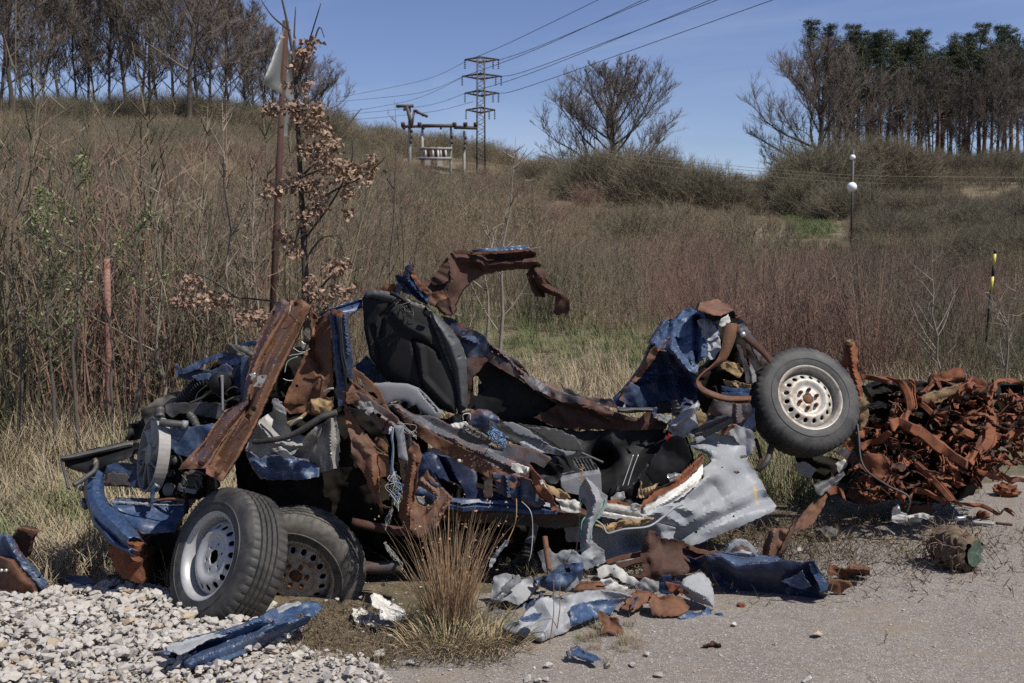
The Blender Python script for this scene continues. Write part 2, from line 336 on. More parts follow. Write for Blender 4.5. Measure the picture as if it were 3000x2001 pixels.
# ------------------------------------------------------------ scatter by geometry nodes (uncountable growth only)
def gn_scatter(name, protos, pts, mat_tag=None):
    """pts: (x, y, z, rot, tiltx, tilty, scale, index, tint)"""
    col = bpy.data.collections.new(name+'_kinds')
    for i, (me, mt) in enumerate(protos):
        o = bpy.data.objects.new('%s_kind' % name, me); me.materials.append(mt) if not me.materials else None; col.objects.link(o); o.name = '%s_%03d' % (name+'_kind', i)
    me = bpy.data.meshes.new(name); me.from_pydata([p[:3] for p in pts], [], [])
    a = me.attributes.new('rot', 'FLOAT_VECTOR', 'POINT'); a.data.foreach_set('vector', np.array([(p[4], p[5], p[3]) for p in pts], dtype=np.float32).ravel())
    a = me.attributes.new('scl', 'FLOAT_VECTOR', 'POINT'); a.data.foreach_set('vector', np.array([(p[6] if len(p) < 10 else p[9]*p[6], p[6] if len(p) < 10 else p[9]*p[6], p[6]) for p in pts], dtype=np.float32).ravel())
    a = me.attributes.new('idx', 'INT', 'POINT'); a.data.foreach_set('value', np.array([p[7] for p in pts], dtype=np.int32))
    a = me.attributes.new('tint', 'FLOAT', 'POINT'); a.data.foreach_set('value', np.array([p[8] for p in pts], dtype=np.float32))
    o = bpy.data.objects.new(name, me); C.collection.objects.link(o)
    g = bpy.data.node_groups.new(name, 'GeometryNodeTree')
    g.interface.new_socket('Geometry', in_out='INPUT', socket_type='NodeSocketGeometry'); g.interface.new_socket('Geometry', in_out='OUTPUT', socket_type='NodeSocketGeometry')
    N = g.nodes.new; gi = N('NodeGroupInput'); go = N('NodeGroupOutput'); ip = N('GeometryNodeInstanceOnPoints'); ci = N('GeometryNodeCollectionInfo')
    ci.inputs['Collection'].default_value = col; ci.inputs['Separate Children'].default_value = True; ci.inputs['Reset Children'].default_value = True
    def att(nm, ty):
        n = N('GeometryNodeInputNamedAttribute'); n.data_type = ty; n.inputs['Name'].default_value = nm
        return n.outputs['Attribute']
    l = g.links.new
    l(gi.outputs[0], ip.inputs['Points']); l(ci.outputs[0], ip.inputs['Instance']); ip.inputs['Pick Instance'].default_value = True
    l(att('idx', 'INT'), ip.inputs['Instance Index']); l(att('scl', 'FLOAT_VECTOR'), ip.inputs['Scale'])
    er = N('FunctionNodeEulerToRotation'); l(att('rot', 'FLOAT_VECTOR'), er.inputs[0]); l(er.outputs[0], ip.inputs['Rotation'])
    l(ip.outputs[0], go.inputs[0])
    m = o.modifiers.new('scatter', 'NODES'); m.node_group = g
    tag(o, kind='stuff'); return o
def growth_mat(name, stops, rough=0.85, grad=None):
    """colour picked along stops by the instance's tint attribute, small noise on top"""
    t = NT(name)
    at = t.n('ShaderNodeAttribute', attribute_name='tint', attribute_type='INSTANCER')
    cr = t.n('ShaderNodeValToRGB'); e = cr.color_ramp.elements
    for i, (p, c) in enumerate(stops):
        if i < 2: e[i].position = p; e[i].color = (*c, 1)
        else: x = e.new(p); x.color = (*c, 1)
    t.l(at.outputs['Fac'], cr.inputs[0])
    c = t.mix(t.ramp(t.noise(3.0, 4, 0.7), 0.35, 0.65, 0, 0.6), cr.outputs[0], (0.24, 0.2, 0.15))
    c2 = t.mix(t.ramp(t.noise(11.0, 3, 0.7), 0.45, 0.7, 0, 0.6), c, (0.04, 0.032, 0.026))
    t.col(c2); t.set(Roughness=rough); t.b.inputs['Specular IOR Level'].default_value = 0.25
    return t.m
def wob(rg, n, p, d, L, wo, up=0.0, taper=None):
    pts = [Vector(p)]; d = Vector(d).normalized()
    for k in range(n):
        d = (d + Vector((rg.uniform(-wo, wo), rg.uniform(-wo, wo), rg.uniform(-wo, wo)+up))).normalized()
        pts.append(pts[-1] + d*L/n)
    return pts, d
def stems(seed, h=2.0, n=16, spread=0.35, lean=0.25, twigs=7, r0=0.0075, wo=0.12, tw=0.45, up=0.03, foot=0.3):
    rg = random.Random(seed); mb = MB()
    for i in range(n):
        a = rg.uniform(0, 6.283); q = foot*math.sqrt(rg.random())
        p = Vector((q*math.cos(a), q*math.sin(a), -0.05)); le = rg.uniform(0, lean)*1.4
        d = Vector((math.cos(a)*le + rg.gauss(0, .08), math.sin(a)*le + rg.gauss(0, .08), 1))
        H = h*rg.uniform(0.5, 1.0); pts, _ = wob(rg, 5, p, d, H, wo, up)
        r = r0*rg.uniform(0.6, 1.3)
        mb.tube(pts, [r, r*.85, r*.7, r*.55, r*.4, r*.15], 3, cap=False)
        for j in range(twigs):
            t = rg.uniform(0.25, 0.95)*5; k = min(4, int(t)); b = pts[k].lerp(pts[k+1], t-k)
            aa = rg.uniform(0, 6.283); dd = Vector((math.cos(aa), math.sin(aa), rg.uniform(0.5, 1.6)))
            L = tw*h*rg.uniform(0.15, 0.5)*(1.1-t/5*.6); tp, _ = wob(rg, 2, b, dd, L, 0.2, 0.05)
            mb.tube(tp, [r*.42, r*.3, r*.1], 3, cap=False)
            if rg.random() < 0.6:
                dd = (tp[1]-tp[0]).normalized() + Vector((rg.uniform(-.6, .6), rg.uniform(-.6, .6), .3)); tq, _ = wob(rg, 1, tp[1], dd, L*.5, .1)
                mb.tube(tq, [r*.28, r*.1], 3, cap=False)
    return mb.mesh('scrub_stems')
def thicket(seed, R0=1.6, H=2.2, n=70):
    """rounded, dense bush of arching twigs"""
    rg = random.Random(seed); mb = MB()
    for i in range(n):
        a = rg.uniform(0, 6.283); el = rg.uniform(0.15, 1.5)
        d = Vector((math.cos(a)*math.cos(el)*R0/H, math.sin(a)*math.cos(el)*R0/H, math.sin(el)))
        p = Vector((rg.gauss(0, .25*R0), rg.gauss(0, .25*R0), 0)); pts, _ = wob(rg, 4, p, d, H*rg.uniform(.7, 1.05), 0.22, 0.0)
        r = 0.014; mb.tube(pts, [r, r*.8, r*.6, r*.4, r*.2], 3, cap=False)
        for j in range(9):
            k = rg.randint(1, 3); dd = (pts[k+1]-pts[k]).normalized()+Vector((rg.uniform(-.9, .9), rg.uniform(-.9, .9), rg.uniform(-.5, .9)))
            tp, _ = wob(rg, 2, pts[k].lerp(pts[k+1], rg.random()), dd, H*rg.uniform(.15, .35), .3)
            mb.tube(tp, [r*.5, r*.35, r*.12], 3, cap=False)
            for q in range(2):
                d3 = (tp[1]-tp[0]).normalized()+Vector((rg.uniform(-.9, .9), rg.uniform(-.9, .9), rg.uniform(-.3, .9)))
                t2, _ = wob(rg, 1, tp[1], d3, H*.12, .3); mb.tube(t2, [r*.3, r*.1], 3, cap=False)
    return mb.mesh('thicket_twigs')
def grass(seed, n=60, h=0.35, bend=0.6, rad=0.12, wd=0.004, flop=0.0):
    rg = random.Random(seed); mb = MB()
    for i in range(n):
        a = rg.uniform(0, 6.283); q = rad*math.sqrt(rg.random()); p = Vector((q*math.cos(a), q*math.sin(a), -0.01))
        b = rg.uniform(0, 6.283); L = h*rg.uniform(.45, 1.1); s = rg.uniform(.1, bend)
        side = Vector((-math.sin(b), math.cos(b), 0)); fw = Vector((math.cos(b), math.sin(b), 0))
        K = 4; prev = None; base = len(mb.v)
        ang = rg.uniform(0, .35) + flop*rg.random(); pt = p.copy()
        for k in range(K+1):
            w = wd*(1-k/K)**.6 + 0.0004
            mb.v.append(tuple(pt-side*w)); mb.v.append(tuple(pt+side*w))
            ang2 = ang + s*2.0*(k/K); pt = pt + (fw*math.sin(ang2) + Vector((0, 0, 1))*math.cos(ang2))*L/K
        for k in range(K): mb.f.append((base+2*k, base+2*k+1, base+2*k+3, base+2*k+2))
    return mb.mesh('grass_blades')

def uv_of(x, y, z):
    yy = y*cp - (z-CAMH)*sp_; zz = (z-CAMH)*cp + y*sp_
    return 1500+F*x/yy, 1000.5-F*zz/yy
m_scrub = growth_mat('scrub_bark', [(0.0, (0.085, 0.083, 0.043)), (1.0, (0.225, 0.115, 0.088)), (0.25, (0.18, 0.145, 0.095)), (0.5, (0.265, 0.2, 0.11)), (0.75, (0.125, 0.07, 0.055))])
m_hay = growth_mat('dry_grass', [(0.0, (0.45, 0.37, 0.24)), (1.0, (0.13, 0.20, 0.055)), (0.4, (0.34, 0.27, 0.165)), (0.7, (0.19, 0.155, 0.085)), (0.8, (0.14, 0.165, 0.06))])
# scrub on the hill ------------------------------------------------
protos = [(stems(i+1, 2.0, 15, twigs=8, lean=.2), m_scrub) for i in range(5)] + \
         [(stems(i+20, 2.0, 26, twigs=5, lean=.35, r0=.006, wo=.05, tw=.35, foot=.25), m_scrub) for i in range(3)] + \
         [(stems(i+40, 2.0, 42, twigs=9, lean=.45, r0=.013, tw=.5, foot=.7), m_scrub) for i in range(4)] + \
         [(thicket(i+60), m_scrub) for i in range(3)] + [(stems(i+70, 3.0, 5, twigs=10, lean=.18, r0=.016, tw=.35, foot=.5), m_scrub) for i in range(3)]
rg = random.Random(5); pts = []
def path_mask(u, v): return 2255+max(0, (v-600))*0.9 < u < 2330+max(0, (v-585))*1.5 and 560 < v < 700
y = 9.4
while y < 152:
    step = 0.42 + (y-9)*0.018
    hw = y*0.60 + 1.5; x = -hw
    while x < hw:
        px = x + rg.uniform(-.5, .5)*step; py = y + rg.uniform(-.5, .5)*step; x += step
        z = hterr(px, py); u, v = uv_of(px, py, z)
        # clear strip behind the wreck (grass), deeper in the centre
        lim = 8.6 if u < 850 else (8.6 + min(1, (u-850)/400)*10.6 if u < 1950 else 19.2 - min(1, (u-1950)/250)*6.6)
        lim += noise.noise((px*.5, py*.5, 0))*1.2
        if py < lim: continue
        if path_mask(u, v): continue
        patch = noise.noise((px*.22, py*.22, 5)); 
        if u < 900 and py < 14 and rg.random() < 0.15: continue
        reddish = 1 if (1900 < u < 2950 and py < 30) else 0
        hh = 1.0
        if py < 30:
            if u < 1150: hh = (1.75 - .6*min(1, max(0, u-500)/600)) if py < 17 else 1.3
            elif u < 1500: hh = 0.9
            else: hh = 1.0
            if u > 2700: hh = .8
            hh *= 1 + .2*noise.noise((px*.3, py*.3, 9))
        else: hh = 0.95
        if py > 110: hh *= .8
        tint = (0.85 + .15*rg.random()) if (reddish and patch > -0.35) else max(0, min(.7, .24+patch*1.5+rg.uniform(-.25, .25)))
        if 1200 < u < 2300 and py > 28: tint = max(tint, .42+rg.uniform(-.1, .12))
        if u < 1100 and py < 16 and noise.noise((px*.5, py*.5, 33)) > .12: tint = .8+.2*rg.random()
        if py > 34: idx = rg.choice([8, 9, 10, 11]); sc = hh*rg.uniform(.8, 1.25)
        elif reddish: idx = rg.choice([5, 6, 7, 5, 6, 7, 0]); sc = hh*rg.uniform(.75, 1.15)
        else: idx = rg.choice([0, 1, 2, 3, 4, 0, 1, 2, 3, 4, 5, 6, 7]); sc = hh*rg.uniform(.6, 1.15)
        if u > 1560 and 30 < py < 84: sc *= .62
        if u < 1600 and py > 75: tint *= .5
        if 2180 < u < 2520 and v < 800: sc *= .55
        if u < 1350 and py < 17 and rg.random() < .2: idx = rg.choice([15, 16, 17]); tint = rg.choice([rg.uniform(.25, .5), rg.uniform(0, .1), .95]); sc = rg.uniform(.7, 1.25)*(1 if u > 900 else 1.2)
        if py > 34 and noise.noise((px*.09, py*.09, 12)) > .28: sc *= .4; tint = .5
        pts.append((px, py, z, rg.uniform(0, 6.28), rg.gauss(0, .06), rg.gauss(0, .06) + (.12 if reddish else 0), sc, idx, tint))
    y += step
SCR = gn_scatter('scrub', protos, pts)
# dense dark hedges on the ridge ------------------------------------
pts = []
def hedge(reg, u0, v0, u1, v1, Y0, Y1, n, s0, s1, t0=.0, t1=.35):
    for k in range(n):
        a, b = rg.random(), rg.random(); Y = lerp(Y0, Y1, b)
        x0, y0, s = REG[reg]; u = lerp(u0, u1, a); uu = x0+u/s; px = (uu-1500)/F*Y; z = hterr(px, Y)
        pts.append((px, Y, z-.2, rg.uniform(0, 6.28), 0, 0, rg.uniform(s0, s1), rg.randint(0, 2), rg.uniform(t0, t1)))
prot2 = [(thicket(i+80, 1.7, 2.4, 90), m_scrub) for i in range(3)]
def mound(uc, Y, wpx, depth, vtop, n, t0, t1):
    # domed mass of shrubs: taller in the middle, its top at photo row vtop
    for k in range(int(n*1.8)):
        a = rg.uniform(-1, 1); b = rg.uniform(-1, 1)
        if a*a+b*b > 1: continue
        YY = Y+b*depth; px = (uc+a*wpx-1500)/F*YY; z = hterr(px, YY); zt = P(uc, vtop, YY).z; hgt = 1.4*max(1.2, (zt-z)*math.sqrt(max(.05, 1-a*a))); 
        pts.append((px, YY, z-.2, rg.uniform(0, 6.28), 0, 0, hgt/2.35*rg.uniform(.75, 1.05), rg.randint(0, 2), rg.uniform(t0*.6, t1*.6)))
mound(1770, 92, 110, 5, 478, 26, .05, .35); mound(1900, 88, 120, 5, 492, 28, .1, .4); mound(2040, 84, 110, 5, 528, 26, .0, .25); mound(2140, 80, 70, 4, 560, 16, 0, .2); mound(1690, 100, 90, 5, 500, 18, .1, .4)
mound(1600, 118, 90, 6, 478, 16, .1, .4)
mound(2400, 88, 120, 6, 470, 36, .0, .3); mound(2560, 92, 150, 6, 448, 40, .15, .45); mound(2350, 80, 70, 4, 540, 16, 0, .2); mound(2480, 74, 110, 5, 560, 26, .05, .35)
mound(2680, 70, 130, 5, 575, 26, .1, .5); mound(2760, 104, 130, 6, 462, 34, .0, .3); mound(2930, 104, 130, 6, 462, 34, .0, .3); mound(2860, 60, 140, 5, 610, 24, .0, .35); mound(2990, 66, 100, 5, 590, 22, .0, .4); mound(2620, 52, 90, 4, 640, 16, 0, .3); mound(2940, 40, 160, 4, 690, 24, 0, .3)
hedge('S', -80, 0, 300, 0, 118, 140, 70, .9, 1.8, 0, .08)
hedge('S', 200, 0, 1000, 0, 128, 150, 120, 1.3, 2.3, 0, .3)
for k in range(120):
    Y_ = rg.uniform(30, 110); u_ = rg.uniform(-50, 1600) if rg.random() < .75 else rg.uniform(1600, 2200)
    if u_ > 1560 and Y_ > 60: continue
    x_ = (u_-1500)/F*Y_
    for j in range(rg.randint(1, 4)):
        xx = x_+rg.gauss(0, 1.8); yy = Y_+rg.gauss(0, 1.8); pts.append((xx, yy, hterr(xx, yy)-.2, rg.uniform(0, 6.28), 0, 0, rg.uniform(.45, 1.05), rg.randint(0, 2), rg.choice([rg.uniform(0, .2), rg.uniform(.3, .6), .9])))
hedge('S', 1000, 0, 1500, 0, 130, 150, 60, .8, 1.5, 0.1, .5)
gn_scatter('thicket', prot2, pts)
# grass ------------------------------------------------------------
gpro = [(grass(i, 60, .34, .75, .14, .0028, .5), m_hay) for i in range(3)] + [(grass(i+10, 45, .55, .5, .12, .0025, .3), m_hay) for i in range(2)] + [(grass(i+20, 60, .22, 1.0, .2, .0026, 1.2), m_hay) for i in range(3)]
pts = []
def ongravel(x, y):
    return x < -0.62 and y < 5.15 + .15*noise.noise((x*2, y*2, 0))
y = 4.6
while y < 30:
    step = 0.13 if y < 9.5 else 0.16 + (y-9.5)*.02
    x = -y*.58-.3
    while x < y*.58:
        px = x+rg.uniform(-.5, .5)*step; py = y+rg.uniform(-.5, .5)*step; x += step
        z = hterr(px, py); u, v = uv_of(px, py, z)
        if py < 9:
            if ongravel(px, py): continue
            # left verge, strip behind the wreck, clear of the asphalt
            lim = 5.25 if px < -1.3 else lerp(5.25, 7.6, min(1, (px+1.3)/1.6))
            if px > 1.4: lim = lerp(7.6, 7.0, min(1, (px-1.4)/.8))
            if px > 2.0: lim = lerp(7.0, 9.2, min(1, (px-2.0)/2))
            if px < -2.35: lim = 5.15
            if py < lim + .25*noise.noise((px*2, py*2, 4)): continue
        elif px > 3.4 and py < 10.5: continue
        if py > 15 and rg.random() < .3: continue
        gr = noise.noise((px*.45, py*.3, 7))
        tint = rg.uniform(0, .45)
        if px < -1.2 and py < 8.6: gr -= .2
        if 15.6 < py < 21.5 and 1050 < u < 2150 and rg.random() < (.85 if noise.noise((px*.5, py*.4, 3)) > -.2 else .15): tint = rg.uniform(.8, 1)
        elif 10 < py < 15.6 and 1300 < u < 2000: tint = rg.uniform(0, .2) if rg.random() < .88 else .9
        elif gr > 0.12 and rg.random() < .55: tint = rg.uniform(.7, 1)
        elif rg.random() < .10: tint = rg.uniform(.6, .9)
        idx = rg.choice([0, 1, 2, 3, 4, 5, 6, 7]); sc = rg.uniform(.6, 1.15)*(1 if py < 8 else 1.1)
        if px < -1.6 and py < 7.2: idx = rg.choice([0, 1, 2, 5, 6, 7]); sc *= .95
        pts.append((px, py, z, rg.uniform(0, 6.28), rg.gauss(0, .12), rg.gauss(0, .12), sc, idx, tint))
    y += step
# path of green grass up the hill
for k in range(2600):
    Y = rg.uniform(38, 95); vv = rg.uniform(575, 690); 
    u = lerp(2255, 2330, rg.random())+max(0, vv-590)*rg.uniform(.8, 1.5); px = (u-1500)/F*Y; z = hterr(px, Y); _, v = uv_of(px, Y, z)
    if path_mask(u, v): pts.append((px, Y, z, rg.uniform(0, 6.28), 0, 0, rg.uniform(1.3, 2.2), rg.choice([5, 6, 7]), rg.uniform(.85, 1)))
gn_scatter('grass', gpro, pts)

# ------------------------------------------------------------ trees
def bark(name, c1, c2):
    return plain(name, c1, c2, rough=0.9, scale=1.5, bump=0.6, bscale=12, lo=.35, hi=.65)
m_bark = bark('oak_bark', (0.075, 0.06, 0.048), (0.045, 0.036, 0.03)); m_twig = bark('oak_twigs', (0.10, 0.078, 0.064), (0.14, 0.112, 0.09))
m_pbark = bark('pine_bark', (0.20, 0.10, 0.05), (0.085, 0.055, 0.04))
m_need = plain('pine_needles', (0.034, 0.048, 0.019), (0.06, 0.078, 0.03), rough=.8, scale=.8, bump=0)
def envelope(p, d, H, rx):
    # distance from p along d to the crown ellipsoid
    c = Vector((0, 0, H*.55)); q = Vector(((p.x-c.x)/rx, (p.y-c.y)/rx, (p.z-c.z)/(H*.5))); e = Vector((d.x/rx, d.y/rx, d.z/(H*.5)))
    a = e.dot(e); b = 2*q.dot(e); cc = q.dot(q)-1; D = b*b-4*a*cc
    return (-b+math.sqrt(D))/(2*a) if D > 0 else H*.15
def tree_meshes(seed, H=18, th=.3, rx=None, R0=.42, limbs=8, nb=7, nc=7, nd=5, spread=1.0, topup=.05, straight=0.1, low=0.25):
    rg = random.Random(seed); T = MB(); L = MB(); W = MB()
    tp, _ = wob(rg, 10, (0, 0, -.5), (rg.uniform(-.06, .06), rg.uniform(-.06, .06), 1), H*.86, straight*.6, .05)
    T.tube(tp, [R0*(1-k/10.5)**.8*(1.25 if k == 0 else 1) for k in range(11)], 7)
    def at(pts, t):
        n = len(pts)-1; q = min(t*n, n-1e-4); k = int(q); return pts[k].lerp(pts[k+1], q-k), (pts[k+1]-pts[k]).normalized()
    for i in range(limbs):
        t = lerp(low, .97, (i+.5*rg.random())/limbs); p, d = at(tp, t); a = i*2.4+rg.uniform(-.5, .5)
        out = spread*lerp(1.0, .45, t); dd = Vector((math.cos(a)*out, math.sin(a)*out, lerp(.2, 1.15, t)+rg.uniform(-.1, .25))); dd = dd.normalized(); Ll = max(H*.12, envelope(p, (dd+Vector((0, 0, .25))).normalized(), H, rx or .3*H))*rg.uniform(.82, 1.02)
        r = R0*lerp(.42, .2, t); lp, _ = wob(rg, 7, p, dd, Ll, .16, .07)
        L.tube(lp, [r*(1-k/7.6) for k in range(8)], 4, cap=False)
        for j in range(nb):
            tj = lerp(.2, 1.0, (j+rg.random())/nb); p2, d2 = at(lp, tj); q = Vector((rg.uniform(-1, 1), rg.uniform(-1, 1), rg.uniform(-.15, 1)))
            dd = d2*.8+q*.75; L2 = min(Ll*rg.uniform(.28, .5)*(1.15-tj*.5), 1.15*envelope(p2, dd.normalized(), H, rx or .3*H)+.6); bp, _ = wob(rg, 4, p2, dd, L2, .2, .06); r2 = max(.035, r*.42*(1.15-tj*.6))
            L.tube(bp, [r2*(1-k/4.6) for k in range(5)], 3, cap=False)
            for k in range(nc):
                tk = rg.uniform(.15, 1); p3, d3 = at(bp, tk); dd = d3*.8+Vector((rg.uniform(-1, 1), rg.uniform(-1, 1), rg.uniform(-.2, .9)))*.75
                L3 = L2*rg.uniform(.3, .55); cp3, _ = wob(rg, 2, p3, dd, L3, .2, .06); r3 = .03
                W.tube(cp3, [r3, r3*.7, r3*.4], 3, cap=False)
                for m in range(nd):
                    p4, d4 = at(cp3, rg.uniform(.2, 1)); dd = d4*.8+Vector((rg.uniform(-1, 1), rg.uniform(-1, 1), rg.uniform(-.2, .9)))*.8
                    W.tube([p4, p4+dd.normalized()*L3*rg.uniform(.3, .7)], [.017, .008], 3, cap=False)
    return T.mesh('trunk'), L.mesh('limbs'), W.mesh('twigs')
def pine_meshes(seed, H=20):
    rg = random.Random(seed); T = MB(); L = MB(); N = MB()
    tp, _ = wob(rg, 8, (0, 0, -.4), (rg.uniform(-.04, .04), rg.uniform(-.04, .04), 1), H, .03, .03); T.tube(tp, [.24*(1-k/9.5)**.8 for k in range(9)], 6)
    for i in range(46):
        t = rg.uniform(.28, .98); k = min(7, int(t*8)); p = tp[k].lerp(tp[k+1], t*8-k); a = rg.uniform(0, 6.283)
        Lb = lerp(2.6, .9, max(0, (t-.6)/.4))*rg.uniform(.6, 1.1); dd = Vector((math.cos(a), math.sin(a), rg.uniform(-.1, .55)))
        bp, _ = wob(rg, 3, p, dd, Lb, .2, .08); L.tube(bp, [.05, .035, .025, .012], 3, cap=False)
        for j in range(5):
            q = rg.randint(0, 2); d3 = (bp[q+1]-bp[q]).normalized()+Vector((rg.uniform(-.8, .8), rg.uniform(-.8, .8), rg.uniform(-.2, .6)))
            L.tube([bp[q+1], bp[q+1]+d3.normalized()*Lb*.35], [.02, .008], 3, cap=False)
        if t > .5:
            for c in range(5):
                cen = bp[rg.randint(1, 3)]+Vector((rg.gauss(0, .3), rg.gauss(0, .3), rg.gauss(0, .2)))
                for m in range(34):
                    o = Vector((rg.gauss(0, 1), rg.gauss(0, 1), rg.gauss(0, .7)))*.22; e = Vector((rg.uniform(-1, 1), rg.uniform(-1, 1), rg.uniform(-.3, 1))).normalized()*.24
                    f = e.cross(Vector((rg.uniform(-1, 1), rg.uniform(-1, 1), rg.uniform(-1, 1)))).normalized()*.045
                    N.poly([cen+o-f, cen+o+f, cen+o+e])
    return T.mesh('trunk'), L.mesh('branches'), N.mesh('needles')
OAKS = [tree_meshes(1, 22, R0=.27, rx=6.8, limbs=16, nb=9, nc=8, nd=6, straight=.14), tree_meshes(2, 23, R0=.24, rx=5.4, limbs=17, nb=8, nc=8, nd=6, spread=.8), tree_meshes(3, 21, R0=.24, rx=5.2, limbs=16, nb=8, nc=8, nd=6, spread=.75),
        tree_meshes(4, 18, R0=.55, rx=10.5, limbs=26, nb=11, nc=8, nd=7, spread=1.25, low=.04, straight=.06), tree_meshes(5, 24, R0=.24, rx=4.4, limbs=17, nb=8, nc=8, nd=6, spread=.6)]
PINES = [pine_meshes(i+30, 19+i) for i in range(4)]
def tree(kind, u, Y, scale, label, group, rot=0, wid=1.0, dz=0):
    src = OAKS[kind] if kind < 10 else PINES[kind-10]
    x = (u-1500)/F*Y; z = hterr(x, Y)+dz
    o = empty('bare_oak' if kind < 10 else 'pine_tree', (x, Y, z), label, 'tree', group)
    o.rotation_euler = (0, 0, rot); o.scale = (scale*wid, scale*wid, scale)
    ms = (m_bark, m_bark, m_twig) if kind < 10 else (m_pbark, m_bark, m_need)
    for nm, me, mt in zip(('trunk', 'limbs', 'twigs') if kind < 10 else ('trunk', 'branches', 'needles'), src, ms):
        if not me.materials: me.materials.append(mt)
        c = bpy.data.objects.new(nm, me); C.collection.objects.link(c); c.parent = o
    return o
lt = [(55, 118, 1.05, 0, 1.1), (120, 135, .95, 2, .9), (245, 134, .92, 1, .9), (300, 140, .9, 4, .9), (335, 132, 1.0, 1, .9), (385, 130, 1.05, 0, 1.05), (455, 138, 1.1, 2, 1), (485, 145, 1.05, 4, 1.1), (568, 118, 1.1, 0, 1.15), (625, 140, 1.0, 1, 1), (690, 142, .85, 2, 1.1), (755, 150, .8, 1, 1.1), (160, 150, .9, 4, 1), (905, 140, .62, 3, 1.0), (820, 145, .72, 2, 1.0), (15, 126, 1.0, 4, 1.2), (85, 146, .95, 1, 1.1), (205, 128, .85, 4, 1.2), (275, 150, 1.0, 2, 1.1), (420, 148, 1.0, 4, 1.2), (520, 132, .95, 1, 1.1), (600, 150, 1.0, 4, 1.1), (660, 130, .85, 2, 1.1), (725, 136, .75, 4, 1.2), (860, 148, .6, 1, 1.2), (780, 138, .6, 4, 1.3)]
ORD = ['first','second','third','fourth','fifth','sixth','seventh','eighth','ninth','tenth','eleventh','twelfth','thirteenth','fourteenth','fifteenth','sixteenth','seventeenth','eighteenth','nineteenth','twentieth','twenty-first','twenty-second','twenty-third','twenty-fourth','twenty-fifth','twenty-sixth']
_ = ['first','second','third','fourth','fifth','sixth','seventh','eighth','ninth','tenth','eleventh','twelfth','thirteenth','fourteenth','fifteenth']
for i, (u, Y, s, k, wd) in enumerate(lt):
    lab = {0: 'tall bare oak with dark trunk at the left edge of the photo on the hilltop', 5: 'large bare oak with a thick trunk in the middle of the left hilltop row',
           8: 'tall bare oak on the left hilltop whose long limb reaches right behind the sign', 13: 'low spreading bare tree just right of the rusty sign post on the hilltop'}.get(i, 'slender bare oak on the left hilltop, %s from the left' % ORD[sorted(x[0] for x in lt).index(u)])
    tree(k, u, Y, s, lab, 'bare oaks along the left hilltop', rot=i*1.3, wid=wd)
tree(3, 1790, 122, .84, 'big rounded bare oak standing alone on the ridge right of the pylon', None, rot=.6, wid=1.12, dz=-1.8)
tree(3, 2385, 122, .88, 'broad bare oak spreading left at the left end of the pine grove', 'bare trees in the pine grove', rot=2.1, wid=.95)
for i, (u, Y, s, k) in enumerate([(2450, 128, .9, 1), (2560, 126, .85, 2), (2640, 122, .8, 4), (2720, 125, .9, 1), (2800, 120, .8, 2), (2890, 118, .95, 0), (2960, 125, .95, 1), (3010, 116, .85, 2), (2925, 135, 1.0, 4), (2850, 130, .85, 1), (2500, 134, .85, 4), (2600, 136, .85, 1), (2680, 136, .85, 2), (2765, 134, .85, 0), (2430, 140, .85, 4), (2480, 142, .8, 2), (2540, 140, .75, 1), (2585, 145, .8, 2), (2625, 144, .85, 4), (2665, 146, .8, 1), (2705, 142, .8, 2), (2745, 146, .85, 4), (2790, 142, .75, 1), (2830, 146, .8, 2), (2875, 142, .8, 4), (2910, 128, .7, 1), (2985, 140, .85, 2), (2940, 146, .9, 1)]):
    tree(k, u, Y, s*.64, 'bare tree with fine dark branches standing among the pines on the right ridge', 'bare trees in the pine grove', rot=i*.9, wid=.85)
pr = random.Random(11)
for i in range(54):
    u = 2400+ i*11.8 + pr.uniform(-10, 10); Y = pr.uniform(128, 150); sc = pr.uniform(.86, 1.0)*Y/132*.9
    if i == 4: sc *= 1.08
    tree(10+pr.randrange(4), u, Y, sc*(1.0 if u < 2800 else .92), 'tall pine with reddish trunk and dark green top in the right ridge grove', 'pines in the grove on the right ridge', rot=pr.uniform(0, 6), wid=1.15)
# ------------------------------------------------------------ sheet metal, beams, hoses
def inside(p, poly):
    x, y = p; c = False; n = len(poly); j = n-1
    for i in range(n):
        xi, yi = poly[i][0], poly[i][1]; xj, yj = poly[j][0], poly[j][1]
        if (yi > y) != (yj > y) and x < (xj-xi)*(y-yi)/(yj-yi+1e-12)+xi: c = not c
        j = i
    return c
def segd(p, a, b):
    ax, ay = a[0], a[1]; dx, dy = b[0]-ax, b[1]-ay; L2 = dx*dx+dy*dy
    t = 0 if L2 == 0 else max(0, min(1, ((p[0]-ax)*dx+(p[1]-ay)*dy)/L2))
    return math.hypot(p[0]-ax-t*dx, p[1]-ay-t*dy), t
SEED = [0]
def ridged(p, oct=3):
    s = 0; a = 1; n = 0
    for k in range(oct):
        s += a*(1-abs(noise.noise(p))*2.2); n += a; a *= .5; p = p*2.03+Vector((3.1, 1.7, 5.2))
    return s/n-0.5
FD = {}
def fold(p, sd):
    """piecewise-flat crumple: straight creases in several directions, fading in and out"""
    k = round(sd, 3)
    if k not in FD:
        q = random.Random(k); FD[k] = [(Vector((q.gauss(0, 1), q.gauss(0, .6), q.gauss(0, 1))).normalized(), q.random()*9, f) for f in (.55, .8, 1.15, 1.7, 2.6)]
    w_ = p*.45; pw = p+Vector((noise.noise(w_), noise.noise(w_+Vector((7, 0, 0))), noise.noise(w_+Vector((0, 7, 0)))))*.55; s = 0
    for d, ph, f in FD[k]:
        tt = pw.dot(d)*f+ph; s += (math.sqrt(((tt % 1)-.5)**2+.0016)*2-.5)/f*(.55+1.1*noise.noise(p*.6+d*5+Vector((ph, 0, 0))))
    return s*.62
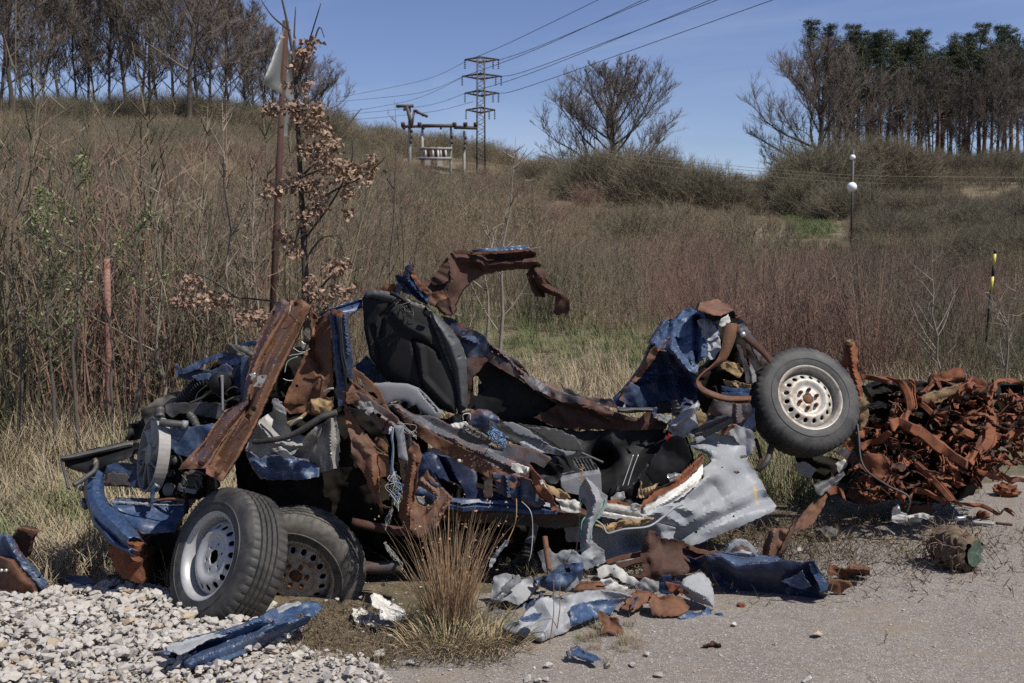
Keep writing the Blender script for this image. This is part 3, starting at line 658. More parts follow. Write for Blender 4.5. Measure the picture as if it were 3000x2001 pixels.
def sheet(name, reg, pts, mat, parent, dY=None, cr=.02, cf=5.0, g=None, holes=(), lines=(), ctrl=(), th=.003, torn=2.0, flange=0, solid=0, puff=0, plen=30, label=None, oct=3, smooth=True, ang=24):
    """bent sheet: outline (u, v[, Y]) in a photo region; Y missing -> dY; lines = creases [(points, depth, radius px)]"""
    SEED[0] += 1; sd = SEED[0]*7.31
    x0, y0, s = REG[reg]
    def S3(p, d=None): return (x0+p[0]/s, y0+p[1]/s, p[2] if len(p) > 2 else (d if d is not None else dY))
    # fill missing depths by walking the outline
    raw = list(pts); n = len(raw); ks = [i for i in range(n) if len(raw[i]) > 2]
    if not ks: raw = [(p[0], p[1], dY) for p in raw]
    else:
        for i in range(n):
            if len(raw[i]) == 2:
                a = max([k for k in ks if k < i], default=ks[-1]-n); b = min([k for k in ks if k > i], default=ks[0]+n)
                t = (i-a)/(b-a); raw[i] = (raw[i][0], raw[i][1], lerp(raw[a % n][2], raw[b % n][2], t))
    out = []
    for p in raw:
        q = S3(p)
        if q[2] < 3: w_ = P(*q); q = (q[0], q[1], w_.y)
        out.append(q)
    xs = [p[0] for p in out]; ys = [p[1] for p in out]
    diag = math.hypot(max(xs)-min(xs), max(ys)-min(ys)); g = (g*.8 if g else max(3.2, min(5.6, diag/30)))
    rgn = random.Random(sd)
    dm = diag/F*out[0][2]; cr = min(cr, .10*dm); cf = max(cf, 1.5/dm)
    dense = []
    for a, b in zip(out, out[1:]+out[:1]):
        L = math.hypot(b[0]-a[0], b[1]-a[1]); m = max(1, int(L/g))
        for k in range(m):
            t = k/m; u, v, Y = (lerp(a[i], b[i], t) for i in range(3))
            if torn and k: u += noise.noise((u*.09, v*.09, sd))*torn*2; v += noise.noise((u*.09, v*.09, sd+9))*torn*2
            dense.append((u, v, Y))
    hol = []
    for h in holes:
        hp = [S3(p, 5)[:2] for p in h]; hd = []
        for a, b in zip(hp, hp[1:]+hp[:1]):
            m = max(1, int(math.dist(a, b)/g))
            for k in range(m): hd.append((lerp(a[0], b[0], k/m), lerp(a[1], b[1], k/m)))
        hol.append(hd)
    P2 = [Vector(p[:2]) for p in dense]; face0 = [list(range(len(P2)))]; edges = []
    for hd in hol:
        b0 = len(P2); P2 += [Vector(q) for q in hd]; edges += [(b0+i, b0+(i+1) % len(hd)) for i in range(len(hd))]
    yy = min(ys)
    row = 0
    while yy < max(ys):
        xx = min(xs)+(row % 2)*g*.5
        while xx < max(xs):
            q = (xx+rgn.uniform(-.25, .25)*g, yy+rgn.uniform(-.25, .25)*g)
            if inside(q, dense) and not any(inside(q, h) for h in hol): P2.append(Vector(q))
            xx += g
        yy += g*.87; row += 1
    vs, es, fs, *_ = delaunay_2d_cdt(P2, edges, face0, 1, 1e-4)
    cs = [S3(c) for c in ctrl]
    src = np.array([(p[0], p[1]) for p in dense]+[(c[0], c[1]) for c in cs]); sy = np.array([p[2] for p in dense]+[c[2] for c in cs]); sw = np.array([1.0]*len(dense)+[6.0]*len(cs))
    LN = []
    for ln in lines:
        LN.append(([S3(p, 5)[:2] for p in ln[0]], ln[1], ln[2]/s))
    V = []; EW = []
    oa = np.array([p[:2] for p in dense])
    for q in vs:
        EW.append(float(math.exp(-math.sqrt(((oa[:, 0]-q[0])**2+(oa[:, 1]-q[1])**2).min())/5.0)))
        d2 = (src[:, 0]-q[0])**2+(src[:, 1]-q[1])**2+4; wt = sw/d2**1.5; Y = float((wt*sy).sum()/wt.sum())
        for lp, dep, rad in LN:
            d = min(segd(q, a, b)[0] for a, b in zip(lp, lp[1:]))
            if d < rad: Y += dep*(1-d/rad)
        if puff:
            d = min(segd(q, dense[i-1], dense[i])[0] for i in range(len(dense))); Y -= puff*(1-math.exp(-d/plen))
        w3 = P(q[0], q[1], Y)
        if cr:
            f = w3*cf+Vector((sd, sd*.3, 0)); w3 = P(q[0], q[1], Y + cr*(fold(f, sd)*1.5+ridged(f*1.3, oct)*.35))
        V.append(w3)
    F_ = []
    for f in fs:
        c = sum((Vector(vs[i]) for i in f), Vector((0, 0)))/len(f)
        if any(inside(c, h) for h in hol): continue
        F_.append(tuple(f) if True else f)
    # orient toward camera
    mb = MB(); mb.v = [tuple(v) for v in V]
    for f in F_:
        a, b, c = V[f[0]], V[f[1]], V[f[2]]
        nn = (b-a).cross(c-a); mb.f.append(f if nn.y < 0 else f[::-1])
    if flange or solid:
        dpt = flange or solid
        from collections import Counter
        ec = Counter(); 
        for f in mb.f:
            for i in range(len(f)): ec[(f[i], f[(i+1) % len(f)])] += 1
        bd = [(a, b) for (a, b) in ec if (b, a) not in ec]
        used = {}; nv = len(V)
        if solid:
            for v in V: q = v+Vector((v.x/v.y*dpt*.9, dpt, 0)); mb.v.append(tuple(q))
            for f in list(mb.f): mb.f.append(tuple(i+nv for i in f[::-1]))
            for a, b in bd: mb.f.append((b, a, a+nv, b+nv))
        else:
            for a, b in bd:
                for i in (a, b):
                    if i not in used:
                        used[i] = len(mb.v); v = V[i]; j = noise.noise((v.x*20, v.z*20, sd))*.2+1; mb.v.append((v.x*(1+dpt*.05), v.y+dpt*j, v.z-dpt*.05))
                mb.f.append((b, a, used[a], used[b]))
    o = put(name, mb, mat, parent, smooth=smooth, loc=None, thick=0 if solid else th)
    ea = o.data.attributes.new('edgew', 'FLOAT', 'POINT'); nv_ = len(o.data.vertices); ew = (EW+[1.0]*nv_)[:nv_] if not solid else (EW+EW+[1.0]*nv_)[:nv_]; ea.data.foreach_set('value', ew)
    if mb.f and smooth: 
        try: o.data.set_sharp_from_angle(angle=math.radians(ang))
        except Exception: pass
    if label: o['label'] = label
    return o
def crom(pts, sub):
    out = []; n = len(pts)
    for i in range(n-1):
        p0, p1, p2, p3 = pts[max(i-1, 0)], pts[i], pts[i+1], pts[min(i+2, n-1)]
        for k in range(sub):
            t = k/sub; out.append(tuple(.5*((2*b)+(-a+c)*t+(2*a-5*b+4*c-d)*t*t+(-a+3*b-3*c+d)*t**3) for a, b, c, d in zip(p0, p1, p2, p3)))
    out.append(tuple(pts[-1])); return out
def hose(name, reg, path, r, mat, parent, sub=6, n=10, corr=0, wobble=0, label=None):
    """r in region pixels; path (u, v, Y)"""
    x0, y0, s = REG[reg]; pp = [(x0+p[0]/s, y0+p[1]/s, p[2]) for p in path]
    pp = crom(pp, sub); pw = [P(*p) for p in pp]
    if wobble: pw = [p+Vector((noise.noise(p*9), noise.noise(p*9+Vector((5, 0, 0))), noise.noise(p*9+Vector((0, 5, 0)))))*wobble for p in pw]
    rr = [(r if not hasattr(r, '__len__') else r[0]+(r[1]-r[0])*i/len(pw))/s/F*p.y for i, p in enumerate(pw)]
    if corr: rr = [a*(1+(.12 if i % 2 else -.08)) for i, a in enumerate(rr)]
    mb = MB(); mb.tube(pw, rr, n); o = put(name, mb, mat, parent, smooth=not corr)
    if label: o['label'] = label
    return o
PROF = {'hat': [(-1, 0), (-.62, 0), (-.5, -1), (.5, -1), (.62, 0), (1, 0)],
        'chan': [(-1, .9), (-1, -.1), (-.8, -.4), (.8, -.4), (1, -.1), (1, .9)],
        'tub': [(-1, .8), (-.95, 0), (-.6, -.6), (0, -.8), (.6, -.6), (.95, 0), (1, .8)],
        'flat': [(-1, 0), (-.3, -.1), (.3, -.1), (1, 0)],
        'w': [(-1, 0), (-.7, -.8), (-.35, -.8), (0, 0), (.35, -.8), (.7, -.8), (1, 0)]}
def beam(name, reg, path, prof, depth, mat, parent, sub=5, cr=.006, cf=9, th=.003, twist=None, label=None, cap=False):
    """path (u, v, Y, halfwidth px): cross profile swept along it"""
    SEED[0] += 1; sd = SEED[0]*3.7; x0, y0, s = REG[reg]
    pp = crom([(x0+p[0]/s, y0+p[1]/s, p[2], p[3]/s) for p in path], sub)
    cen = [P(a, b, c) for a, b, c, _ in pp]; mb = MB(); pr = PROF[prof] if isinstance(prof, str) else prof; m = len(pr)
    for i, c in enumerate(cen):
        t = (cen[min(i+1, len(cen)-1)]-cen[max(i-1, 0)]).normalized(); vw = (c-Vector((0, 0, CAMH))).normalized()
        ac = t.cross(vw)
        if ac.length < .05: ac = Vector((1, 0, 0))
        ac.normalize(); nd = ac.cross(t).normalized()
        if nd.dot(vw) < 0: nd = -nd
        if twist:
            an = math.radians(lerp(twist[0], twist[1], i/len(cen))); ac, nd = ac*math.cos(an)+nd*math.sin(an), nd*math.cos(an)-ac*math.sin(an)
        hw = pp[i][3]/F*c.y
        for a, b in pr:
            q = c+ac*a*hw+nd*b*depth
            if cr: q += Vector((0, 1, .4))*(fold(q*cf, sd)*1.6+.3*ridged(q*cf))*cr*1.6
            mb.v.append(tuple(q))
    for i in range(len(cen)-1):
        for k in range(m-1): a = i*m+k; mb.f.append((a, a+1, a+m+1, a+m))
    o = put(name, mb, mat, parent, thick=th, smooth=True)
    try: o.data.set_sharp_from_angle(angle=math.radians(24))
    except Exception: pass
    if label: o['label'] = label
    return o
def wires(name, reg, a, b, Y, n, spread, mat, parent, r=1.0, seed=0, sag=20, kind=None):
    """loose bundle of thin wires between two photo points, one mesh marked stuff when tangled"""
    q = random.Random(seed+99); x0, y0, s = REG[reg]; mb = MB()
    for i in range(n):
        pts = []; K = 5
        for k in range(K+1):
            t = k/K; u = lerp(a[0], b[0], t)+q.gauss(0, spread)*math.sin(math.pi*min(1, t+.1)); v = lerp(a[1], b[1], t)+q.gauss(0, spread)*.6+sag*math.sin(math.pi*t)
            pts.append((x0+u/s, y0+v/s, Y+q.gauss(0, .03)))
        pw = [P(*p) for p in crom(pts, 4)]; mb.tube(pw, r/s/F*Y, 4)
    o = put(name, mb, mat, parent); 
    if n > 1: o['kind'] = 'stuff'
    return o

# ------------------------------------------------------------ wheels
def frame_from(u, v, Y, ang, cosn):
    """disc frame at pixel (u,v): normal leans in image direction ang (deg, 0=right, 90=up) with cos to the view ray"""
    c = P(u, v, Y); r = (c-Vector((0, 0, CAMH))).normalized(); rt = r.cross(Vector((0, 0, 1))).normalized(); up = rt.cross(r).normalized()
    lat = rt*math.cos(math.radians(ang))+up*math.sin(math.radians(ang)); nn = (-r*cosn+lat*math.sqrt(1-cosn*cosn)).normalized()
    ax = nn.cross(up).normalized() if abs(nn.dot(up)) < .9 else nn.cross(rt).normalized(); ay = nn.cross(ax)
    return Matrix((ax, ay, nn)).transposed().to_4x4(), c
def wheel_parts(parent, Mx, c, mtyre, mrim, R0=.345, W=.2, rimR=.205, spin=0, nuts=True, hubcol=None, flat=0.0):
    off = loc_of(parent)
    T = Matrix.Translation(c-off) @ Mx @ Matrix.Rotation(spin, 4, 'Z')
    # tyre: lathe; z=0 outer face, z=-W inner
    h = W
    prof = [(rimR+.002, -.012), (rimR+.012, .004), (rimR+.03, .009), (rimR+.052, .010), (rimR+.053, .013), (rimR+.058, .013), (rimR+.06, .009), (R0-.05, .006), (R0-.03, -.004), (R0-.014, -.016)]
    gro = []
    zc = [-.030, -.058, -.062, -.088, -.092, -.118, -.122, -.146, -.150, -.172]
    prof += [(R0-.004, -.026)]
    zz = -.034; 
    for zg in (.055, .085, .115, .145): prof += [(R0, -zg+.005), (R0-.012, -zg+.003), (R0-.012, -zg-.004), (R0, -zg-.006)]
    prof += [(R0-.004, -h+.026), (R0-.014, -h+.016), (R0-.03, -h+.004), (R0-.07, -h-.006), (rimR+.01, -h), (rimR+.002, -h+.012)]
    N = 200; mb = MB(); m = len(prof)
    for i in range(N):
        a = 2*math.pi*i/N
        for j, (r, z) in enumerate(prof):
            if 9 <= j <= 10 or m-6 <= j <= m-5: r2 = r-(.006 if i % 4 == 0 else 0)
            elif 11 <= j <= m-7 and i % 4 == 0 and (j % 4 in (3, 2)): r2 = r-.003
            else: r2 = r
            zt = z+ (.0 if not flat else 0)
            mb.v.append((r2*math.cos(a+z*.6), r2*math.sin(a+z*.6), zt))
    for i in range(N):
        for j in range(m-1):
            a = i*m+j; b = ((i+1) % N)*m+j; mb.f.append((a, a+1, b+1, b))
    me = mb.mesh('tyre'); me.transform(T); o = link('tyre', me, mtyre, parent, smooth=True); o.data.set_sharp_from_angle(angle=math.radians(38))
    # rim barrel
    mb = MB(); pr = [(rimR-.004, -.16), (rimR-.02, -.15), (rimR-.022, -.06), (rimR-.012, -.035), (rimR-.012, -.012), (rimR+.002, -.004), (rimR+.009, .004), (rimR+.012, .002), (rimR+.010, -.006), (rimR+.001, -.012)]
    K = 72; m = len(pr)
    for i in range(K):
        a = 2*math.pi*i/K
        for r, z in pr: mb.v.append((r*math.cos(a), r*math.sin(a), z))
    for i in range(K):
        for j in range(m-1): a = i*m+j; b = ((i+1) % K)*m+j; mb.f.append((a, b, b+1, a+1))
    me = mb.mesh('rim_barrel'); me.transform(T); link('rim', me, mrim, parent, smooth=True)
    # disc with vent holes
    rd = rimR-.02
    def zp(r):
        x = r/rd
        for (a, za), (b, zb) in zip(ZP, ZP[1:]):
            if a <= x <= b: t = (x-a)/(b-a); t = t*t*(3-2*t); return za+(zb-za)*t
        return ZP[-1][1]
    ZP = [(0, -.034), (.40, -.036), (.47, -.040), (.60, -.022), (.68, -.02), (.90, -.045), (1.0, -.066)]
    pts2 = []; edges = []; hol = []
    def circ(cx, cy, r, n):
        b0 = len(pts2); hp = [(cx+r*math.cos(2*math.pi*k/n), cy+r*math.sin(2*math.pi*k/n)) for k in range(n)]
        pts2.extend(Vector(p) for p in hp); return b0, hp
    b0, _ = circ(0, 0, rd, 72); faces = [list(range(72))]
    hs = [(0, 0, .036, 28)]+[(rd*.795*math.cos(2*math.pi*(k+.5)/16), rd*.795*math.sin(2*math.pi*(k+.5)/16), .0142, 12) for k in range(16)]
    if not nuts: hs += [(.062*math.cos(2*math.pi*k/6), .062*math.sin(2*math.pi*k/6), .0075, 8) for k in range(6)]
    for q in hs:
        b, hp = circ(*q); n = q[3]; edges += [(b+i, b+(i+1) % n) for i in range(n)]; hol.append(hp)
    for rr in np.linspace(.045, rd-.008, 11):
        n = max(24, int(2*math.pi*rr/.012))
        for k in range(n):
            q = (rr*math.cos(2*math.pi*k/n), rr*math.sin(2*math.pi*k/n))
            if not any(math.hypot(q[0]-h[0], q[1]-h[1]) < h[2]+.003 for h in hs): pts2.append(Vector(q))
    vs, es, fs, *_ = delaunay_2d_cdt(pts2, edges, faces, 1, 1e-6)
    mb = MB(); mb.v = [(v.x, v.y, zp(math.hypot(v.x, v.y))) for v in vs]
    for f in fs:
        cx = sum(vs[i].x for i in f)/len(f); cy = sum(vs[i].y for i in f)/len(f)
        if any(math.hypot(cx-h[0], cy-h[1]) < h[2]*.96 for h in hs): continue
        mb.f.append(tuple(f))
    me = mb.mesh('disc'); me.transform(T); o = link('wheel_disc', me, mrim, parent, smooth=True); md = o.modifiers.new('thickness', 'SOLIDIFY'); md.thickness = .006; md.offset = -1
    if nuts:
        mb = MB(); me = None
        for k in range(6):
            a = 2*math.pi*k/6; mb = MB(); x, y = .062*math.cos(a), .062*math.sin(a)
            mb.tube([(x, y, -.037), (x, y, -.014), (x, y, -.006)], [.0125, .0115, .006], 6); me = mb.mesh('lug_nut'); me.transform(T); link('lug_nut', me, M['rust_red'], parent)
        mb = MB(); mb.tube([(0, 0, -.10), (0, 0, -.04), (0, 0, -.03)], [.036, .035, .022], 20); me = mb.mesh('hub'); me.transform(T); link('hub', me, M['rust'], parent, smooth=True)
    # dark backing added behind the disc so the vents read as shaded
    mb = MB(); mb.tube([(0, 0, -.15), (0, 0, -.10)], [rimR-.03]*2, 32); me = mb.mesh('vent_shade_backing'); me.transform(T); link('vent_shade_backing', me, M['void'], parent, smooth=False)
# ------------------------------------------------------------ the blue van wreck
W = empty('wrecked_van', P(1200, 1640, 5.5), 'crushed dark blue van wreck with rusty pillars and a black seat back standing upright', 'car wreck')
W.location.z = 0
def w(name, reg, pts, mat, Y=None, **k): return sheet(name, reg, pts, M[mat], W, dY=Y, **k)
# underbody and inner masses, near-black so the shade sits in their colour
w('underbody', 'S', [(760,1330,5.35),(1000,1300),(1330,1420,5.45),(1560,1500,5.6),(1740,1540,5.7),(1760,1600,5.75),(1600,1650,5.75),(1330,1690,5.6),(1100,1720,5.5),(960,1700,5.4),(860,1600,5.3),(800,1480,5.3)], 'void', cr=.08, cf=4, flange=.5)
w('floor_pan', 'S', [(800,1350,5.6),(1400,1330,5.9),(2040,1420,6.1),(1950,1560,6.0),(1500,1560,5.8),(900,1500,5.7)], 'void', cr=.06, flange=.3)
w('bay_shade_backdrop', 'R2', [(330,870,5.55),(480,780),(560,640),(780,620),(1000,620,5.5),(1250,480),(1250,400),(1330,420),(1420,560),(1450,1000),(1200,1100),(860,1150),(600,1120),(380,1110),(200,1050),(210,960)], 'void', cr=.07, cf=5, flange=.25)  # backdrop sheet painting the shade behind the engine bay
w('rear_footwell', 'R4', [(0,250,5.9),(200,330),(700,400),(1330,380,6.1),(1500,440),(1560,620),(1350,780,5.9),(1200,900),(1100,950,5.7),(900,900),(600,880),(560,600),(400,560),(160,440),(0,430)], 'black', cr=.05, cf=2.2, lines=[([(960,400),(1000,800)], -.06, 120), ([(1340,480),(1100,800)], -.08, 90)], ctrl=[(900,600,6.2)])
w('trim_panel', 'R4', [(1340,480,5.72),(1380,440),(1420,428),(1490,440),(1515,520),(1535,600),(1480,680),(1400,740),(1330,800),(1260,780),(1200,700),(1250,600)], 'black', cr=.02, cf=2)
# front end ------------------------------------------------------
beam('bumper_bar', 'C1', [(455,700,5.4,50),(400,800,5.32,84),(400,940,5.22,88),(455,1075,5.1,98),(570,1200,4.97,104),(680,1310,4.88,86),(770,1395,4.82,66)], 'tub', .07, M['blue'], W, sub=7, cr=.004)
beam('bumper_lip', 'C1', [(350,1050,5.2,16),(410,1190,5.05,26),(520,1320,4.92,32),(640,1420,4.86,34),(760,1466,4.82,28)], 'tub', .04, M['blue'], W, cr=.006)
w('crossmember', 'C1', [(550,1000,5.08),(800,1005),(1060,1005,5.18),(1290,1010,5.2),(1150,1200,5.12),(1120,1290,5.06),(830,1290,5.02),(690,1215),(600,1110)], 'blue', cr=.006, flange=.11, lines=[([(600,1030),(1200,1030)], .015, 20)])
w('crossmember_edge', 'C1', [(550,995,5.05),(800,1010),(1100,1030),(1215,1018),(1215,1036),(1060,1045),(880,1040),(560,1022)], 'grey', cr=.004, th=.005)
w('headlight_panel', 'C1', [(500,650,5.6),(640,640),(870,660,5.55),(870,880),(680,868),(490,860)], 'blue', cr=.02, cf=6)
w('primer_patch', 'C1', [(520,745,5.57),(570,725),(600,745),(690,745),(715,800),(735,862),(500,852)], 'grey_rust', cr=.006)
for (u, v) in ((385,785),(408,975)):
    hose('bolt', 'C1', [(u-22,v,5.17),(u+22,v-2,5.17)], 9, M['steel_dark'], W, sub=1)
hose('bumper_mount', 'C1', [(275,880,5.34),(305,885,5.3)], 26, M['black_dusty'], W, sub=1, n=10)
hose('bumper_mount', 'C1', [(285,985,5.25),(320,1060,5.2)], 24, M['grey_rust'], W, sub=1, n=10)
w('radiator', 'C1', [(95,605,5.3),(220,565),(480,505),(690,455,5.42),(780,475),(800,520),(720,600),(560,650),(330,745,5.3),(240,720),(130,680)], 'black', cr=.01, flange=.06)
beam('radiator_tank', 'C1', [(85,605,5.27,16),(220,590,5.3,22),(480,530,5.35,24),(700,480,5.4,30),(750,480,5.41,26)], 'tub', .03, M['black_dusty'], W, cr=.003)
mbt = MB()
for k in range(46):
    t = k/45; p = P(150+(225+t*420)/3.136, 1150+(572-t*92)/3.136, 5.31+.08*t); mbt.box(p, .0035, .012, .012)
put('radiator_fins', mbt, M['pl_grey'], W)['kind'] = 'stuff'
hose('radiator_bracket', 'C1', [(95,610,5.27),(110,700,5.26),(135,790,5.25),(160,885,5.22)], 13, M['black_dusty'], W)
hose('coolant_hose', 'C1', [(400,615,5.3),(415,660,5.28),(395,720,5.24),(330,770,5.2),(260,820,5.15),(205,850,5.12)], 24, M['black_dusty'], W, sub=8, n=12)
hose('hose_clamp', 'C1', [(398,640,5.285),(412,648,5.285)], 30, M['foam'], W, sub=1, n=12)
hose('coolant_hose', 'C1', [(735,560,5.38),(745,620,5.36),(800,640,5.34),(880,650,5.32)], 22, M['black_dusty'], W, n=12)
hose('coolant_hose', 'C1', [(1005,275,5.1),(1100,285,5.1),(1230,298,5.12)], 36, M['black_dusty'], W, n=14)
hose('hose_clamp', 'C1', [(1205,295,5.12),(1250,300,5.12)], 42, M['pl_grey'], W, sub=1, n=14)
hose('coolant_hose', 'C1', [(1270,205,5.2),(1310,250,5.17),(1345,330,5.15)], [34, 34], M['black_dusty'], W, n=12, corr=1)
hose('filler_neck', 'C1', [(1000,140,5.18),(1000,220,5.16)], 40, M['black_dusty'], W, sub=3, n=14, corr=1)
# cooling fan
Mx, c = frame_from(150+940/3.136, 1150+570/3.136, 5.2, 172, .26)
Mx = Mx @ Matrix.Rotation(0, 4, 'X'); fan = bpy.data.objects.new('cooling_fan', None); C.collection.objects.link(fan); fan.parent = W
T = Matrix.Translation(c-loc_of(W)) @ Mx
mb = MB(); Rf = .197
for k in range(49):
    a = 2*math.pi*k/48
    for r, z in ((Rf, .03), (Rf, -.03), (Rf-.008, -.03), (Rf-.008, .03)): mb.v.append((r*math.cos(a), r*math.sin(a), z))
for k in range(48):
    for j in range(4): a = k*4+j; b = k*4+(j+1) % 4; mb.f.append((a, b, b+4, a+4))
me = mb.mesh('fan_ring'); me.transform(T); link('fan_ring', me, M['pl_fan'], fan, smooth=False)
for q in range(9):
    mb = MB()
    for i in range(7):
        r = .05+(Rf-.055)*i/6
        for j in range(4):
            a = 2*math.pi*q/9+j*.13+i*.05; mb.v.append((r*math.cos(a), r*math.sin(a), -.028+.018*j))
    for i in range(6):
        for j in range(3): a = i*4+j; mb.f.append((a, a+1, a+5, a+4))
    me = mb.mesh('fan_blade'); me.transform(T); o = link('fan_blade', me, M['pl_fan'], fan, smooth=True); md = o.modifiers.new('t', 'SOLIDIFY'); md.thickness = .004
mb = MB(); mb.tube([(0,0,-.035),(0,0,.03),(0,0,.035)], [.058,.055,.03], 24); me = mb.mesh('fan_hub'); me.transform(T); link('fan_hub', me, M['pl_fan'], fan)
w('fan_shroud_arc', 'C1', [(1045,560,5.15),(1062,570),(1068,640),(1060,740),(1040,780),(1030,700),(1032,620)], 'pl_fan', cr=.003, flange=.05)
# engine accessories
def boxpart(name, reg, u, v, Y, wpx, hpx, dep, mat, rz=0, ry=0, bev=.004):
    x0, y0, s = REG[reg]; cc = P(x0+u/s, y0+v/s, Y); mb = MB(); k = Y/F/s
    mb.box(cc, wpx*k, dep, hpx*k, Matrix.Rotation(math.radians(rz), 3, 'Z') @ Matrix.Rotation(math.radians(ry), 3, 'Y'))
    o = put(name, mb, M[mat], W); m = o.modifiers.new('bevel', 'BEVEL'); m.width = bev; m.segments = 2; return o
w('engine_block', 'C1', [(970,430,5.45),(1250,440),(1420,700,5.4),(1430,960),(1240,1010),(1000,1000),(975,700)], 'void', cr=.05, cf=9, flange=.3)
for (u, v, r, Y, m_) in ((1085,890,62,5.28,'pl_fan'), (1100,740,36,5.27,'steel_dark'), (1190,880,50,5.3,'black_dusty'), (1130,620,44,5.33,'black_dusty')):
    hose('pulley', 'C1', [(u-18,v,Y),(u+14,v+4,Y+.02)], r, M[m_], W, sub=1, n=20)
hose('drive_belt', 'C1', [(1160,570,5.27),(1200,640,5.26),(1180,760,5.25),(1140,900,5.25),(1120,960,5.25)], 12, M['black'], W, n=6)
boxpart('alternator_housing', 'C1', 1290, 800, 5.2, 170, 110, .1, 'black_dusty', rz=20, ry=14)
boxpart('alternator_cover', 'C1', 1260, 890, 5.16, 150, 44, .06, 'pl_grey', rz=10, ry=14)
boxpart('bracket', 'C1', 1330, 740, 5.15, 120, 26, .05, 'black_dusty', ry=18)
boxpart('bracket', 'C1', 1230, 800, 5.12, 22, 100, .04, 'black_dusty', ry=14)
boxpart('bracket', 'C1', 1340, 850, 5.11, 20, 90, .04, 'black_dusty', ry=-20)
boxpart('bracket', 'C1', 1255, 745, 5.12, 60, 22, .03, 'steel_dark', ry=14)
for i, (a, b, r) in enumerate((((1200,760),(1260,860),8), ((1330,780),(1390,870),8), ((1290,700),(1420,760),7), ((1180,850),(1220,940),10))):
    hose('pipe', 'C1', [(a[0],a[1],5.1),((a[0]+b[0])/2+15,(a[1]+b[1])/2,5.08),(b[0],b[1],5.1)], r, M['black_dusty'], W, n=6)
hose('oil_pipe', 'C1', [(970,995,5.15),(1100,980,5.12),(1230,990,5.1),(1320,1000,5.12)], 14, M['rust'], W, n=8)
hose('tow_hook', 'C1', [(975,850,5.05),(940,890,5.05),(930,950,5.05),(925,1015,5.05)], [30, 16], M['blue_scr'], W, n=8)
hose('strut', 'C1', [(1245,940,5.1),(1245,1040,5.1),(1240,1110,5.1)], 20, M['void'], W, n=8)
# plastic covers
w('engine_cover', 'C1', [(1050,115,5.3),(1120,98),(1350,96),(1500,98),(1600,110),(1600,250),(1500,235),(1400,215),(1300,205),(1230,190),(1160,195),(1110,228),(1060,190)], 'black_dusty', cr=.03, cf=6, flange=.05)
w('wheel_arch_liner', 'C1', [(680,445,5.6),(720,290),(790,285),(840,240),(860,180),(960,140),(1080,180),(1060,330),(930,395),(820,425)], 'black', cr=.04, cf=8, flange=.15)
w('mossy_cover', 'R2', [(30,985,5.5),(80,950),(150,905),(240,860),(330,845),(420,860),(420,930),(300,945),(220,975),(130,1010),(120,1060),(95,1115),(60,1080)], 'rubber_dirty', cr=.03, flange=.06)
w('inner_wing', 'R2', [(290,712,5.34),(420,640),(625,565,5.36),(645,592),(560,618),(480,650),(440,690),(360,715)], 'blue', cr=.01, cf=8, flange=.03)
w('wing_hook', 'R2', [(281,652,5.3),(298,655),(306,700),(290,748),(280,742)], 'blue', cr=.004, flange=.02)
w('wing_underside', 'R2', [(290,716,5.38),(360,714),(440,692),(600,720),(560,770),(440,790),(360,760),(300,748)], 'blue_shaded', cr=.02, flange=.05)
w('wing_corner', 'R2', [(620,566,5.36),(700,572),(795,602,5.32),(770,640),(700,662),(600,650),(590,610)], 'blue_shaded', cr=.008)
w('wing_post', 'R2', [(755,605,5.28),(795,600),(800,740),(778,890),(745,900),(748,760)], 'blue', cr=.008, flange=.04)
w('torn_bracket', 'R2', [(398,740,5.3),(440,728),(500,724),(560,738),(520,765),(440,770)], 'blue_scr', cr=.03, cf=12, flange=.02)
w('inner_post', 'R2', [(700,660,5.34),(748,640),(748,850),(720,860),(690,760)], 'blue_shaded', cr=.01)
w('strut_mount', 'R2', [(560,690,5.33),(640,650),(690,690),(680,730),(600,740),(520,730),(480,705)], 'blue_rust', cr=.015, flange=.04)
w('scuttle_cover', 'R2', [(680,512,5.42),(860,538),(860,600),(840,650),(795,600),(740,578),(700,560)], 'black_dusty', cr=.015)
w('scuttle_panel', 'R2', [(740,512,5.48),(790,492),(860,480),(880,500),(840,525),(770,522)], 'blue', cr=.01)
w('strut_top', 'R2', [(628,530,5.33),(660,508),(700,540),(790,598),(740,590),(660,560)], 'rubber_dirty', cr=.04, cf=20, flange=.03)
hose('air_duct', 'R2', [(300,950,5.42),(360,890,5.38),(430,820,5.36),(500,775,5.35),(600,780,5.35)], [44, 72], M['black'], W, sub=9, n=16, corr=1)
hose('air_duct_mouth', 'R2', [(580,790,5.25),(606,790,5.22),(612,790,5.21)], 72, M['black'], W, sub=1, n=20)
hose('gas_strut', 'R2', [(610,735,5.2),(614,800,5.2),(618,1000,5.2)], [14, 6], M['pl_grey'], W, n=8)
for i, pp in enumerate([[(420,920),(440,860),(500,810)], [(380,940),(470,890),(550,830),(600,820)], [(430,930),(520,860),(560,830)], [(600,960),(680,900),(760,880)], [(640,850),(700,820),(780,850)], [(1060,620),(1110,590),(1190,570),(1240,540)], [(1055,720),(1080,640),(1150,600)], [(1050,760),(1090,770),(1130,765)], [(1110,520),(1160,560),(1200,560)], [(660,930),(620,900),(560,860)]]):
    hose('cable', 'R2', [(a,b,5.22) for a, b in pp], 3.0 if i not in (1, 3) else 8, M['wire_w'] if i in (5, 6, 7, 8) else M['black_dusty'], W, n=6, wobble=.01)
w('hinge', 'R2', [(1170,520,5.3),(1180,490),(1230,520),(1220,555),(1190,550)], 'chrome', cr=.004)
w('glove_insert', 'R2', [(1195,425,5.4),(1230,392),(1250,420),(1240,510),(1210,470)], 'rubber_dirty', cr=.02)
